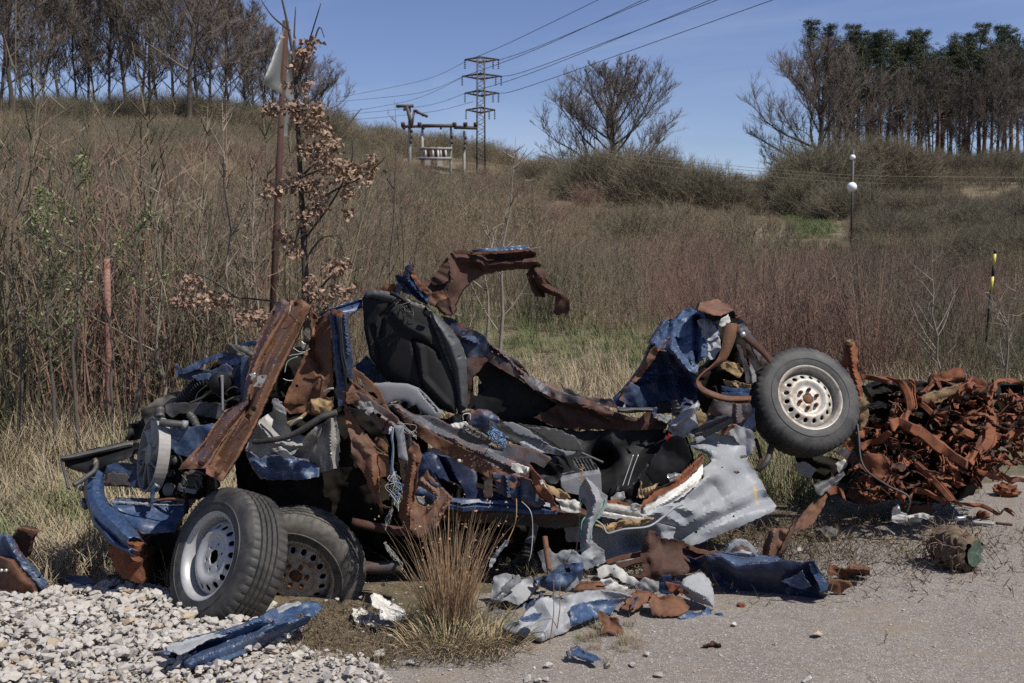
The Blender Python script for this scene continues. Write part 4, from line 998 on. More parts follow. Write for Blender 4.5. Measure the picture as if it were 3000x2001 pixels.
w('scratched_wing', 'R2', [(218,1128,5.12),(240,1118),(400,1105),(560,1085),(640,1050),(700,1000),(560,1150),(480,1215),(390,1325),(300,1300),(215,1230),(232,1175)], 'blue_scr', cr=.035, cf=4, flange=.04)
# rusty pillars
w('pillar', 'R2', [(1110,195,5.22),(1180,190),(1245,245,5.2),(1185,380),(1110,540),(1020,720),(960,850),(880,1030,4.95),(800,1190),(720,1330),(640,1450),(612,1492,4.78),(560,1470),(500,1442,4.78),(505,1390),(600,1240),(700,1080),(790,960,4.98),(800,850),(830,700),(890,560),(970,420),(1050,320),(1100,230)], 'beam', cr=.006, cf=6, g=4.5,
  lines=[([(1200,240),(1110,420),(1000,620),(925,800),(850,980),(670,1290),(590,1430)], -.07, 44), ([(1140,230),(1010,440),(900,640),(840,850),(770,1050),(600,1320)], .035, 26)],
  holes=[[(790,1010),(815,1020),(812,1050),(800,1060),(775,1035)], [(830,960),(852,966),(840,992),(826,985)], [(912,578),(922,575),(920,592),(912,592)], [(1006,636),(1013,636),(1012,646),(1006,645)], [(732,1190),(740,1190),(739,1200),(732,1200)]], flange=.05, torn=1.5)
w('pillar', 'R2', [(990,230,5.26),(1040,188),(1095,212),(1100,240),(1050,330),(960,440),(890,560),(835,720,5.12),(800,850),(790,950),(690,1100,4.93),(590,1250),(505,1400,4.8),(430,1388),(330,1400,4.8),(300,1412),(360,1335),(480,1212),(560,1090),(630,990,5.0),(700,960),(762,900),(780,800),(820,650),(870,480),(940,330)], 'beam_blue', cr=.008, cf=6, g=4.5,
  lines=[([(1050,220),(950,420),(868,620),(815,790),(785,930),(640,1100),(470,1350)], -.06, 32), ([(985,290),(885,520),(820,700),(770,910),(640,1020),(500,1230),(380,1380)], .03, 20)], flange=.05, torn=1.5, label='rusty pillar with blue paint left on its lower half')
w('pillar_tear', 'R2', [(500,1380,4.8),(560,1400),(620,1420),(640,1450),(612,1495,4.76),(560,1472),(500,1442)], 'beam', cr=.03, cf=9, flange=.03)
w('pillar_tear', 'R2', [(300,1412,4.79),(345,1350),(420,1370),(500,1400),(430,1400),(340,1405)], 'rust', cr=.03, cf=9, flange=.03)
for (u_, v_) in ((803,1030),(840,975)): w('pillar_hole_dark', 'R2', [(u_-18,v_-14,4.86),(u_+8,v_-18),(u_+22,v_-2),(u_+6,v_+18),(u_-14,v_+10)], 'void', cr=.01)  # near-black patch over each of two pillar holes
w('latch_plate', 'R2', [(868,742,4.98),(895,732),(936,732),(934,780),(905,822),(830,812),(862,785)], 'chrome', cr=0, g=6, torn=.3, solid=.006)
for (u, v) in ((905,742),(882,800)): hose('latch_bolt', 'R2', [(u,v,4.965),(u+1,v,4.945)], 11, M['rust'], W, sub=1, n=8)
w('latch_plate', 'R2', [(808,722,5.02),(852,716),(858,740),(836,770),(815,758),(826,740)], 'chrome', cr=.01)
w('paint_flap', 'R2', [(1060,330,5.18),(1070,275),(1106,235),(1098,285)], 'white', cr=.01)
hose('cable', 'R2', [(1100,300,5.12),(1130,330,5.1),(1180,375,5.12)], 3.5, M['black'], W, n=6)
w('dash_plate', 'R2', [(1250,240,5.3),(1300,330),(1380,270),(1402,300),(1392,450),(1402,650),(1412,830,5.15),(1330,900),(1250,930),(1150,940),(1060,932,5.15),(1080,860),(1140,740),(1200,600),(1260,430)], 'rust', cr=.03, cf=4, lines=[([(1300,330),(1250,560),(1330,720)], .07, 45), ([(1330,720),(1290,830)], -.05, 30), ([(1395,300),(1270,450)], -.05, 40)], holes=[[(1140,800),(1160,800),(1165,822),(1140,820)]], flange=.03)
w('firewall_fold', 'R2', [(1060,932,5.13),(1150,940),(1250,915),(1330,905),(1412,890),(1410,960),(1390,1000),(1310,1030),(1200,1000),(1100,1010),(1050,975)], 'rust', cr=.08, cf=9, flange=.05)
w('rust_lump', 'R2', [(1250,915,5.06),(1330,908),(1400,925),(1395,990),(1330,1025),(1260,1000)], 'foam', cr=.05, cf=14, puff=.03, solid=.06)
hose('door_handle_rod', 'R2', [(1340,855,5.08),(1380,832,5.07),(1415,828,5.07)], 8, M['chrome'], W)
w('interior_shade_sheet', 'R2', [(1390,275,5.32),(1500,280),(1560,700),(1500,960),(1420,1060),(1450,1390,5.3),(1600,1400),(1560,1200),(1470,900),(1400,650)], 'void', cr=.03)  # dark sheet, the interior's shade put into its colour
w('door_post', 'R2', [(1380,278,5.14),(1440,278),(1470,560),(1500,715),(1482,950),(1450,955),(1430,720),(1410,480)], 'blue', cr=.01, flange=.05, lines=[([(1410,290),(1450,600),(1480,800)], -.02, 14)])
w('door_post', 'R2', [(1470,288,5.1),(1502,290),(1522,480),(1552,640),(1552,770),(1512,742),(1480,520)], 'blue_rust', cr=.008, flange=.05, lines=[([(1487,300),(1515,600)], -.02, 10)], holes=[[(1490,400),(1497,400),(1497,414),(1490,412)], [(1505,520),(1513,520),(1513,532),(1505,532)]])
w('door_post_cap', 'R2', [(1400,262,5.1),(1470,272),(1497,288),(1490,318),(1440,312),(1405,296)], 'rust', cr=.02, cf=14, flange=.04)
hose('door_seal', 'R2', [(1435,300,5.08),(1460,450,5.07),(1470,600,5.06),(1500,760,5.06),(1500,940,5.06)], 7, M['black'], W)
hose('door_seal', 'R2', [(1465,310,5.06),(1475,450,5.05),(1490,600,5.04),(1525,740,5.03)], 4.5, M['cable'], W)
w('roof_rail', 'R2', [(1305,298,5.5),(1450,232),(1612,180,5.7),(1616,250),(1560,275),(1480,305),(1320,308)], 'blue', cr=.006, flange=.04, lines=[([(1310,300),(1615,205)], .03, 14)], holes=[[(1548,240),(1556,238),(1556,250),(1548,250)]])
w('far_door_panel', 'R3', [(338,912,5.75),(430,838),(480,900),(560,980),(615,1022),(540,1035),(470,1032),(395,990)], 'blue_scr', cr=.05, cf=7, flange=.04)
# heat shield and wing under the pillars
w('heat_shield', 'R2', [(865,1060,5.18),(980,990),(985,915),(1040,930),(1070,1020),(1110,1150),(1200,1180),(1290,1100),(1430,1030),(1452,1200),(1442,1400),(1300,1440),(1170,1475),(900,1480),(830,1400),(780,1275),(800,1220),(830,1150)], 'alu', cr=.10, cf=3.4, flange=.04, oct=2, lines=[([(880,1090),(1090,1330)], -.06, 60), ([(1290,1110),(1200,1240),(1050,1230)], -.08, 60), ([(1380,1040),(1400,1400)], -.04, 40)])
w('torn_wing', 'R2', [(785,1272,5.1),(830,1300),(880,1340),(960,1315),(1100,1312),(1220,1350),(1310,1400),(1305,1462),(1170,1483),(950,1482),(870,1440),(820,1370)], 'blue_scr', cr=.06, cf=7, flange=.05)
w('foil_tab', 'R2', [(980,905,5.05),(1010,905),(1060,975),(1072,1020),(1040,1000),(1000,980),(970,930)], 'pl_grey', cr=.02, flange=.02)
w('foil_tab', 'R2', [(970,1265,5.05),(1040,1245),(1100,1290),(1160,1260),(1110,1325),(1060,1330),(1000,1290)], 'alu', cr=.04, cf=12)
hose('plastic_pipe', 'R2', [(1090,1085,5.1),(1150,1060,5.08),(1185,1035,5.07),(1240,985,5.08)], [22, 10], M['foam'], W)
hose('plastic_pipe', 'R2', [(1100,1095,5.05),(1160,1050,5.03),(1190,1040,5.03)], 9, M['wire_w'], W)
hose('thick_hose', 'R2', [(838,1212,5.04),(960,1200,5.02),(1100,1170,5.0),(1220,1105,4.98),(1330,1035,4.98),(1438,1000,5.0)], [20, 25], M['rubber'], W, sub=8, n=12)
# front door skin, frame and loom
w('door_skin', 'C3', [(190,0,5.08),(238,0),(245,160),(330,280),(420,420),(530,540,5.0),(600,640),(730,720),(745,960,4.95),(640,970),(630,1100),(630,1240),(660,1300),(765,1320),(720,1332),(640,1312),(590,1240),(510,1080),(450,920),(380,820),(310,680,4.95),(310,560),(250,330),(230,160)], 'rust', cr=.03, cf=5, lines=[([(400,560),(540,720),(560,1050)], -.05, 80), ([(740,720),(500,640)], .04, 50), ([(630,980),(620,1240)], -.03, 25)], flange=.02)
w('door_core', 'C3', [(642,975,5.06),(690,1000),(735,1060),(750,1235),(640,1240)], 'foam', cr=.02, cf=12)
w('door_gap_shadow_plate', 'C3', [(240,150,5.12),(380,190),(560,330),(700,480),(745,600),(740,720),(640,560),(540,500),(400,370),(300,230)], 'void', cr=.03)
w('rust_plate', 'C3', [(560,545,5.06),(600,510),(680,540),(735,610),(730,700),(660,670),(580,600)], 'rust', cr=.02)
w('door_frame', 'C3', [(250,0,5.02),(400,0),(500,55),(600,130),(720,200),(830,290),(900,390,4.95),(985,470),(1002,560),(970,670),(925,640),(905,560),(870,400),(790,400),(745,480),(700,470),(560,325),(430,225),(300,110),(262,122),(240,95)], 'grey_rust', cr=.012, cf=9, holes=[[(600,240),(620,232),(662,262),(632,308),(594,278)], [(935,525),(960,520),(965,542),(942,545)]], lines=[([(300,60),(560,230),(830,400)], -.03, 35), ([(730,330),(670,450)], .02, 20)], flange=.03)
w('frame_scroll', 'C3', [(255,0,4.98),(350,10),(400,60),(372,110),(350,125),(265,125),(248,95)], 'rust', cr=.05, cf=14, flange=.05)
w('door_lower_post', 'C3', [(965,775,4.95),(960,680),(1015,570),(1070,610),(1115,742),(1085,850),(1070,930),(1060,1060),(1030,1250),(985,1380),(985,1568,4.86),(1010,1640),(950,1600),(850,1410),(870,1200),(905,1000),(950,860)], 'rust', cr=.02, cf=6, flange=.05, lines=[([(1030,740),(985,1000),(945,1400)], -.03, 25), ([(1060,820),(1010,1250)], .025, 25)])
w('door_hinge_plate', 'C3', [(1065,1060,4.92),(1110,985),(1180,902),(1212,980),(1340,1105),(1412,1168),(1462,1217),(1380,1360),(1290,1560,4.82),(1150,1630),(1082,1670),(985,1568,4.83),(985,1380),(1030,1250)], 'beam', cr=.012, cf=8, flange=.05, holes=[[(1188,1000),(1230,1010),(1330,1085),(1340,1120),(1290,1108),(1215,1065),(1190,1030)], [(1080,1075),(1130,1090),(1275,1190),(1262,1270),(1220,1310),(1150,1320),(1080,1290),(1050,1230),(1040,1150)], [(1310,1218),(1328,1215),(1326,1232),(1312,1232)], [(1130,1400),(1150,1400),(1150,1425),(1132,1420)], [(1260,1415),(1282,1420),(1280,1450),(1262,1445)], [(1410,1238),(1428,1238),(1428,1252),(1412,1252)]], lines=[([(1110,1010),(1300,1160),(1290,1240),(1200,1340)], -.02, 28), ([(1430,1200),(1250,1560)], -.02, 22)])
w('speaker_back', 'C3', [(1040,1200,5.0),(1100,1195),(1150,1230),(1140,1300),(1080,1300)], 'pl_grey', cr=.01)
w('door_backing', 'C3', [(1000,560,5.2),(1120,700),(1300,1000),(1420,1160),(1250,1350),(980,1400),(900,1200),(880,800)], 'blue_shaded', cr=.03)
w('belt_cover', 'C3', [(800,392,4.9),(860,382),(912,388),(918,480),(940,640),(962,780),(945,788),(900,768),(850,745),(838,560)], 'pl_grey', cr=.003, torn=.3, puff=.008, plen=8, solid=.025)
w('door_lock', 'C3', [(380,162,4.95),(402,122),(470,112),(535,112),(545,150),(565,205),(520,262),(470,235),(500,180),(450,200),(400,185)], 'pl_fan', cr=.02, cf=20, flange=.02)
w('lock_tape', 'C3', [(740,480,4.93),(745,400),(775,390),(790,420),(770,470)], 'white', cr=.02, cf=20)
w('insulation', 'C3', [(855,760,5.0),(940,800),(925,850),(890,860),(935,905),(910,1010),(880,960),(870,870)], 'foam', cr=.03, cf=16)
for i in range(5):
    hose('loom_wire', 'C3', [(785+i*5,400,4.9),(772+i*6,520,4.89),(780+i*5,620,4.89),(766+i*7,800,4.88),(770+i*6,950,4.88)], 3.2, M['wire_b'] if i in (0, 2) else (M['cable'] if i != 3 else M['wire_w']), W, n=5, wobble=.004)
hose('loom_sleeve', 'C3', [(778,950,4.88),(790,1060,4.88),(800,1180,4.9),(790,1290,4.9)], 22, M['rubber_dirty'], W, corr=1, n=10)
wires('loose_wires', 'C3', (800,920), (850,1330), 4.87, 12, 50, M['wire_w'], W, r=2.6, seed=1)
wires('loose_wires', 'C3', (820,940), (860,1230), 4.87, 5, 40, M['wire_b'], W, r=2.6, seed=2)
wires('loose_wires', 'C3', (780,1320), (700,1568), 4.87, 12, 18, M['pl_fan'], W, r=3, seed=3, sag=0)
wires('loose_wires', 'C4', (330,500), (470,660), 4.85, 12, 12, M['pl_fan'], W, r=2.4, seed=4, sag=10)
wires('loose_wires', 'C3', (860,350), (1060,500), 4.92, 6, 40, M['wire_w'], W, r=2.2, seed=5, sag=10)
hose('cable', 'C4', [(1340,160,5.0),(1340,280,4.95),(1320,380,4.95),(1270,490,4.92)], 4, M['foam'], W, n=5)
hose('cable', 'C4', [(1380,180,5.0),(1450,260,4.95),(1465,400,4.95),(1455,560,4.92),(1435,640,4.92)], 3, M['wire_w'], W, n=5)
# seat
FS = [(395,425,5.62),(430,375),(520,368),(620,398),(740,440),(860,482),(905,535),(960,690),(1040,900),(1085,1100),(1068,1262,5.5),(980,1232),(850,1180),(700,1110),(560,1000),(450,850),(408,650)]
seat = w('seat_back', 'R3', FS, 'fabric', cr=0, puff=.05, plen=28, solid=.14, torn=.5, g=6, ang=60, lines=[([(520,700),(540,560),(640,430)], .03, 30), ([(760,720),(850,745),(930,800),(950,860)], .035, 14), ([(755,720),(800,950),(830,1080)], .03, 16), ([(620,520),(700,620),(860,700)], -.02, 60), ([(810,780),(830,1000),(1000,1190)], -.025, 40), ([(470,640),(500,860)], .02, 30)])
w('seat_bolster', 'R3', [(850,482,5.52),(925,545),(1005,625),(1095,740),(1142,900),(1152,1080),(1148,1215),(1082,1258),(1062,1150),(1030,960),(965,790),(905,640)], 'fabric_grey', cr=0, puff=.07, plen=16, solid=.12, torn=.5, g=5, ang=60, lines=[([(880,520),(960,700),(1040,930),(1080,1150)], .02, 12), ([(1020,700),(1060,720)], .012, 8), ([(1085,850),(1120,840)], .01, 8)])
w('seat_top', 'R3', [(418,382,5.56),(470,366),(560,374),(650,400),(740,440),(850,482),(880,530),(800,520),(700,490),(600,455),(500,430),(420,420)], 'fabric_grey', cr=.002, puff=.02, plen=10, flange=.08, ang=60)
w('seat_label', 'R3', [(795,468,5.47),(825,468),(830,480),(800,482)], 'foam', cr=0)
w('headrest_socket', 'R3', [(842,530,5.46),(860,512),(890,518),(905,535),(870,552)], 'black', cr=0, solid=.02)
hose('seat_strap', 'R3', [(570,540,5.46),(610,480,5.44),(660,455,5.44),(720,450,5.46)], 12, M['black'], W, n=5)
wires('torn_padding', 'R3', (640,420), (760,560), 5.46, 14, 30, M['black_dusty'], W, r=2.5, seed=8, sag=0)
hose('seat_strap', 'R3', [(600,390,5.46),(650,410,5.44),(720,460,5.44),(745,520,5.46)], 16, M['black'], W, n=5)
w('seat_side_trim', 'R3', [(478,1045,5.42),(560,1035),(720,1045),(800,1075),(860,1130),(925,1205),(972,1252),(940,1302),(870,1270),(800,1220),(780,1190),(750,1200),(730,1175),(690,1160),(620,1165),(560,1195),(520,1130)], 'pl_grey', cr=0, torn=.3, puff=.006, plen=6, solid=.04, ang=30, lines=[([(800,1085),(930,1240)], .015, 8)])
w('seat_mechanism', 'R3', [(560,1200,5.5),(700,1160),(790,1200),(880,1280),(1000,1300),(1080,1260),(1160,1240),(1200,1330),(1000,1360),(700,1280)], 'black', cr=.06, cf=12, flange=.06)
w('belt_buckle', 'R3', [(985,1275,5.36),(1015,1255),(1030,1265),(1000,1295)], 'rust_red', cr=0, solid=.03)
w('pillar_reinforcement', 'R3', [(328,925,5.3),(380,960),(450,1020),(520,1090),(560,1190),(520,1182),(440,1130),(370,1060),(330,1010)], 'beam', cr=.008, holes=[[(345,985),(380,1000),(412,1050),(400,1078),(360,1040)], [(430,1095),(480,1100),(510,1140),(495,1150),(450,1120)]], flange=.04)
w('crumpled_bracket', 'R3', [(300,1010,5.15),(350,1050),(420,1110),(520,1200),(560,1190),(600,1260),(480,1230),(380,1170),(340,1180),(280,1175),(285,1110),(310,1070)], 'rust', cr=.05, cf=12, flange=.05)
w('inner_sill', 'R3', [(578,1197,5.25),(640,1190),(700,1230),(760,1265),(900,1282),(1020,1340),(1170,1412),(1320,1450),(1440,1480),(1560,1500),(1640,1520),(1750,1582,5.3),(1700,1640),(1640,1610),(1600,1600),(1592,1700),(1570,1762),(1480,1730),(1340,1660),(1200,1560),(1080,1510),(930,1430),(760,1330),(650,1250)], 'grey_rust', cr=.014, cf=8, flange=.06, holes=[[(1298,1502),(1305,1470),(1330,1458),(1420,1475),(1405,1528),(1350,1520)], [(890,1290),(905,1298),(900,1306),(888,1300)], [(1030,1348),(1040,1348),(1040,1358),(1030,1358)]], lines=[([(640,1210),(900,1380),(1200,1520),(1480,1640)], -.04, 40), ([(640,1250),(930,1430),(1200,1560),(1570,1750)], -.03, 26)])
w('inner_sill_lip', 'R3', [(650,1235,5.2),(930,1415),(1200,1545),(1340,1645),(1480,1715),(1560,1760),(1480,1790),(1300,1710),(1060,1590),(800,1420),(680,1290)], 'rust', cr=.03, cf=7, flange=.03)
w('white_flake', 'R3', [(1462,1612,5.2),(1520,1612),(1590,1640),(1585,1672),(1565,1692),(1500,1678),(1462,1650)], 'white', cr=.02)
w('scrolled_panel', 'R3', [(1140,1290,5.25),(1180,1238),(1300,1238),(1370,1288),(1385,1350),(1330,1300),(1300,1310),(1310,1380),(1260,1360),(1200,1352),(1160,1325)], 'blue_rust', cr=.06, cf=9, flange=.08)
w('white_flake', 'R3', [(1030,1328,5.2),(1140,1310),(1158,1348),(1100,1358),(1050,1352)], 'white', cr=.01)
wires('loose_wires', 'R3', (1330,1370), (1420,1470), 5.15, 14, 30, M['wire_b'], W, r=3, seed=6)
wires('loose_wires', 'R3', (1120,1360), (1300,1430), 5.15, 9, 26, M['black_dusty'], W, r=8, seed=7)
hose('ring_clip', 'R3', [(1120,1300,5.2),(1120,1262,5.19),(1165,1255,5.19),(1170,1300,5.2)], 5, M['wire_w'], W)
w('grooved_mat', 'R4', [(180,338,5.75),(260,345),(340,380),(440,450),(540,520),(620,545),(700,550),(650,572),(560,570),(480,555),(380,530),(310,500),(300,478),(330,470),(280,430),(250,390)], 'pl_grey', cr=.004, flange=.03, lines=[([(300+i*28,430+i*8),(560+i*10,590)], .012, 9) for i in range(-3, 9)])
w('dark_mat', 'R4', [(340,370,5.8),(560,380),(700,440),(760,540),(700,548),(600,530),(480,450)], 'black_dusty', cr=.01)
w('grooved_mat', 'R4', [(680,600,5.65),(800,580),(880,700),(700,730)], 'black_dusty', cr=.003, lines=[([(690+i*24,600),(760+i*24,720)], .01, 8) for i in range(8)], flange=.03)
w('storage_box', 'R4', [(598,762,5.5),(740,725),(882,705),(888,850),(740,858),(640,840),(602,800)], 'pl_grey', cr=.003, torn=.2, flange=.25)
hose('support_rod', 'R4', [(1075,795,5.62),(1110,680,5.66),(1152,568,5.7)], 3.6, M['chrome'], W)
hose('support_rod', 'R4', [(1038,795,5.62),(1075,690,5.66),(1116,568,5.7)], 3.6, M['chrome'], W)
hose('rail', 'R4', [(740,555,5.7),(820,590,5.7),(900,625,5.7)], 9, M['black_dusty'], W)
# far side of the body
w('far_body_side', 'R3', [(955,552,6.0),(1040,570),(1100,610),(1150,640),(1215,660),(1285,712),(1310,760),(1300,860,6.05),(1220,850),(1140,852),(1125,800),(1095,740),(1020,625)], 'blue_rust', cr=.02, cf=5, flange=.03, lines=[([(1150,640),(1110,700),(1200,740)], -.04, 30)], holes=[[(1036,650),(1046,642),(1052,662),(1044,672)]])
w('far_side_rail', 'R3', [(1298,750,6.05),(1420,822),(1540,905),(1600,990),(1720,1040),(1850,1110),(1965,1182,6.1),(1965,1262),(1850,1202),(1740,1152),(1640,1092),(1540,1012),(1420,952),(1290,870)], 'grey_rust', cr=.014, cf=6, flange=.06, lines=[([(1310,790),(1560,950),(1640,1040),(1900,1180)], .025, 20), ([(1320,760),(1600,1010),(1850,1120)], -.03, 16)])
for (u, v) in ((1325,812),(1370,828),(1420,832),(1540,935)): hose('bolt', 'R3', [(u,v,6.0),(u+1,v,5.97)], 8, M['rust_red'], W, sub=1, n=7)
w('far_inner_wall', 'R3', [(1150,880,6.1),(1290,872),(1420,955),(1600,1065),(1750,1160),(1965,1262,6.15),(1965,1375),(1700,1340),(1500,1325),(1380,1310),(1200,1225),(1150,1218)], 'black', cr=.03, cf=3, holes=[[(1188,1000),(1205,980),(1225,985),(1250,1030),(1265,1085),(1230,1120),(1212,1140),(1190,1130)]], flange=.1)
w('wheel_arch_edge', 'R3', [(1140,852,6.02),(1300,862),(1285,885),(1235,950),(1190,985),(1175,1060),(1150,1215),(1140,1100)], 'steel_dark', cr=.015, flange=.1)
w('sagging_skin', 'R4', [(300,0,6.05),(420,25),(500,85),(620,135),(700,175),(850,205),(1000,272),(1080,300),(1160,315),(1215,270),(1250,262),(1265,310),(1330,330),(1365,345),(1350,382),(1200,388),(1000,402),(850,388),(700,392),(560,372),(400,300),(540,230),(595,190),(400,110)], 'rust_dark', cr=.035, cf=5, flange=.05, lines=[([(600,190),(820,235),(1060,310)], -.04, 30), ([(840,260),(950,320)], -.04, 40)])
w('sagging_skin_edge', 'R4', [(300,0,6.0),(420,25),(500,82),(620,133),(740,160),(860,205),(1000,270),(1080,300),(1160,312),(1130,328),(1040,310),(900,255),(760,205),(600,190),(480,130),(390,90)], 'grey_rust', cr=.03, cf=8, flange=.03)
w('dropped_liner', 'R4', [(260,0,6.15),(400,110),(540,235),(560,372),(700,392),(720,420),(400,370),(200,335),(0,290),(0,60)], 'black', cr=.03, cf=4)
w('torn_liner', 'R4', [(588,50,6.2),(625,90),(690,112),(700,130),(745,152),(830,210),(700,172),(620,110)], 'black_dusty', cr=.02, flange=.02)
w('side_flap', 'R4', [(735,140,6.1),(790,160),(960,170),(1005,235),(900,218),(820,200)], 'grey_rust', cr=.03, cf=8, flange=.02)
beam('rail', 'R4', [(1000,250,6.0,15),(1130,248,6.0,17),(1255,248,6.0,14)], 'tub', .03, M['black_dusty'], W)
w('mudflap_block', 'R4', [(1290,200,6.05),(1380,195),(1388,270),(1290,275)], 'black', cr=.01, flange=.1)
w('mudflap_block', 'R4', [(1390,195,6.0),(1430,180),(1470,260),(1440,300),(1400,290)], 'black_dusty', cr=.03, cf=14, flange=.05)
w('blue_tab', 'R4', [(1255,232,5.95),(1285,228),(1280,295),(1262,305)], 'blue_scr', cr=.01)
w('tail_bracket', 'R4', [(1280,280,6.0),(1390,285),(1385,330),(1360,345),(1290,318)], 'pl_fan', cr=.03)
tl_ = w('tail_lamp', 'R4', [(1355,440,5.85),(1370,415),(1388,440),(1380,465),(1355,472)], 'rust_red', cr=0, solid=.03)
M['red'] = plain('red_lamp_plastic', (0.4, 0.02, 0.02), rough=.2, bump=0)
tl_.data.materials[0] = M['red']
# roof arm
w('roof_arm', 'R3', [(815,300,5.85),(890,293),(925,240),(960,190),(1010,128),(1040,85),(1110,88),(1190,95,5.95),(1300,100),(1590,80),(1645,100),(1645,150),(1680,188,6.05),(1600,207),(1500,208),(1420,216),(1290,237),(1180,292),(1110,372),(1070,452),(1050,535,5.8),(1010,520),(940,430),(880,362)], 'rust_dark', cr=.03, cf=5, flange=.16, lines=[([(1010,130),(1040,300),(980,420)], -.08, 60), ([(1100,150),(1300,170),(1640,160)], -.05, 40), ([(1190,110),(1260,190)], -.05, 40), ([(1290,150),(1600,130)], .04, 40)])
w('roof_gutter', 'R3', [(1180,78,5.85),(1300,66),(1590,45,5.95),(1596,68),(1400,84),(1190,93)], 'blue', cr=.006, flange=.04)
w('roof_edge', 'R3', [(1040,84,5.86),(1110,84),(1190,98),(1400,88),(1590,72),(1590,86),(1400,102),(1200,112),(1060,100)], 'rust', cr=.012, flange=.03)
w('gap_shade_sheet', 'S', [(690,1370,5.6),(700,1200),(1090,1130,5.8),(1250,1300),(1250,1480),(1060,1560),(800,1560),(700,1480)], 'void', cr=.06, flange=.1)  # added dark sheet closing see-through gaps with painted shade
w('roof_arm_face', 'R3', [(890,295,5.8),(960,190),(1010,128),(1012,300),(960,330),(900,330)], 'rust_dark', cr=.02, flange=.02)
w('hanging_strip', 'R3', [(1570,250,6.0),(1610,205),(1692,208),(1720,290),(1782,360),(1850,388),(1880,440),(1884,572),(1850,530),(1800,548),(1770,530),(1790,410),(1700,388),(1708,415),(1635,415),(1605,340)], 'rust_dark', cr=.04, cf=7, flange=.06, lines=[([(1640,220),(1690,340),(1820,400)], -.05, 26), ([(1620,300),(1690,400)], .04, 20)], holes=[[(1617,252),(1627,250),(1630,275),(1620,278)]])
w('torn_roof_corner', 'R3', [(628,262,5.6),(650,255),(690,270),(705,200),(722,170),(745,205),(762,240),(800,300),(850,350),(880,390),(862,472),(800,440),(740,395),(690,385),(655,345)], 'blue_shaded', cr=.04, cf=9, flange=.05, lines=[([(722,175),(720,300),(850,440)], -.06, 30)])
w('torn_roof_edge', 'R3', [(740,220,5.56),(765,240),(800,300),(830,330),(880,385),(860,400),(790,330),(750,270)], 'rust_red', cr=.03, cf=12, flange=.03)
w('torn_roof_corner', 'R3', [(865,405,5.62),(905,380),(965,368),(1030,432),(1042,545),(985,550),(935,500),(880,470)], 'beam', cr=.05, cf=9, flange=.06)
w('torn_roof_corner', 'R3', [(930,455,5.58),(1020,420),(1045,545),(1010,540),(960,500)], 'rust_dark', cr=.03, flange=.04)
w('rust_flange', 'R3', [(498,360,5.62),(560,338),(620,320),(655,350),(640,385),(585,378),(540,368)], 'rust_red', cr=.02, cf=10, flange=.03, holes=[[(568,335),(580,332),(580,345),(570,346)]])
w('rust_flange', 'R3', [(630,330,5.58),(660,320),(685,350),(660,395),(640,380)], 'blue_rust', cr=.03, cf=12, flange=.03)
# rear end --------------------------------------------------------
w('rear_crumple', 'R5', [(450,452,6.25),(470,400,6.32),(540,300,6.5),(620,292,6.5),(650,245,6.6),(690,222,6.6),(752,240,6.55),(830,270,6.5),(880,330,6.35),(892,430,6.2),(880,500,6.12),(850,552,6.05),(760,560,6.02),(745,650,5.98),(650,600,6.02),(600,520,6.1),(540,490,6.15),(480,470,6.2)], 'blue_scr', cr=.13, cf=5.0, flange=.15, g=5.5, oct=3, lines=[([(620,300),(740,260),(880,330)], -.06, 30), ([(600,330),(580,480),(700,630)], -.1, 34), ([(745,290),(740,560)], .12, 30), ([(540,310),(470,440)], -.06, 24)])
w('rear_strip', 'R5', [(752,300,6.3),(830,295,6.3),(868,350,6.22),(892,425,6.12),(895,480,6.05),(850,548,5.98),(790,560,5.97),(775,520),(800,480),(780,400)], 'grey', cr=.06, cf=10, flange=.04, lines=[([(800,310),(820,540)], -.04, 18)])
w('rear_dark_panel', 'R5', [(480,480,6.28),(540,500),(600,520),(650,600),(745,650),(745,820),(700,860),(640,870),(560,855),(350,862),(230,852),(213,808),(330,680),(400,570),(450,455)], 'blue_shaded', cr=.07, cf=3.5, flange=.1, lines=[([(560,520),(600,760)], -.08, 50), ([(340,690),(580,640)], -.05, 40)])
w('rear_corner', 'R5', [(250,810,6.1),(280,750),(330,700),(380,735),(400,790),(425,830),(420,856),(340,858)], 'blue_rust', cr=.05, cf=6, flange=.06)
w('rear_edge', 'R5', [(328,690,6.15),(400,590),(450,490),(485,470),(505,495),(440,590),(380,670),(345,700)], 'beam', cr=.03, cf=8, flange=.05)
w('rear_edge', 'R5', [(485,490,6.05),(540,440),(570,405),(580,420),(520,475),(500,500)], 'rust_red', cr=.03)
w('rear_cap', 'R5', [(752,236,6.15),(765,190,6.3),(800,182,6.4),(860,168,6.5),(905,178,6.5),(945,195,6.4),(975,232,6.2),(940,255,6.1),(900,272,6.05),(850,268,6.02),(800,250,6.05)], 'beam', cr=.05, cf=7, flange=.12, label='blue and rust dented cap on top of the rear corner')
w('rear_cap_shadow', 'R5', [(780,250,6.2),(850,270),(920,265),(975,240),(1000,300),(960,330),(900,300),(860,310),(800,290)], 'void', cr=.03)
w('rear_far_skin', 'R5', [(965,235,6.3),(1000,270),(1050,310),(1090,390),(1130,440),(1160,520),(1140,560),(1080,440),(1020,370),(985,300)], 'grey_rust', cr=.03, cf=8, flange=.05)
w('white_flake', 'R5', [(885,330,6.08),(900,290),(945,262),(960,310),(940,335),(905,345)], 'white', cr=.03)
w('rear_cavity', 'R5', [(860,290,6.5),(1000,290),(1100,430),(1160,560),(1165,650),(1110,800),(1120,1010),(1050,1060),(950,1000),(800,900),(740,820),(745,640),(850,550)], 'void', cr=.08, flange=.15)  # dark sheet painting the shade in the rear hollow
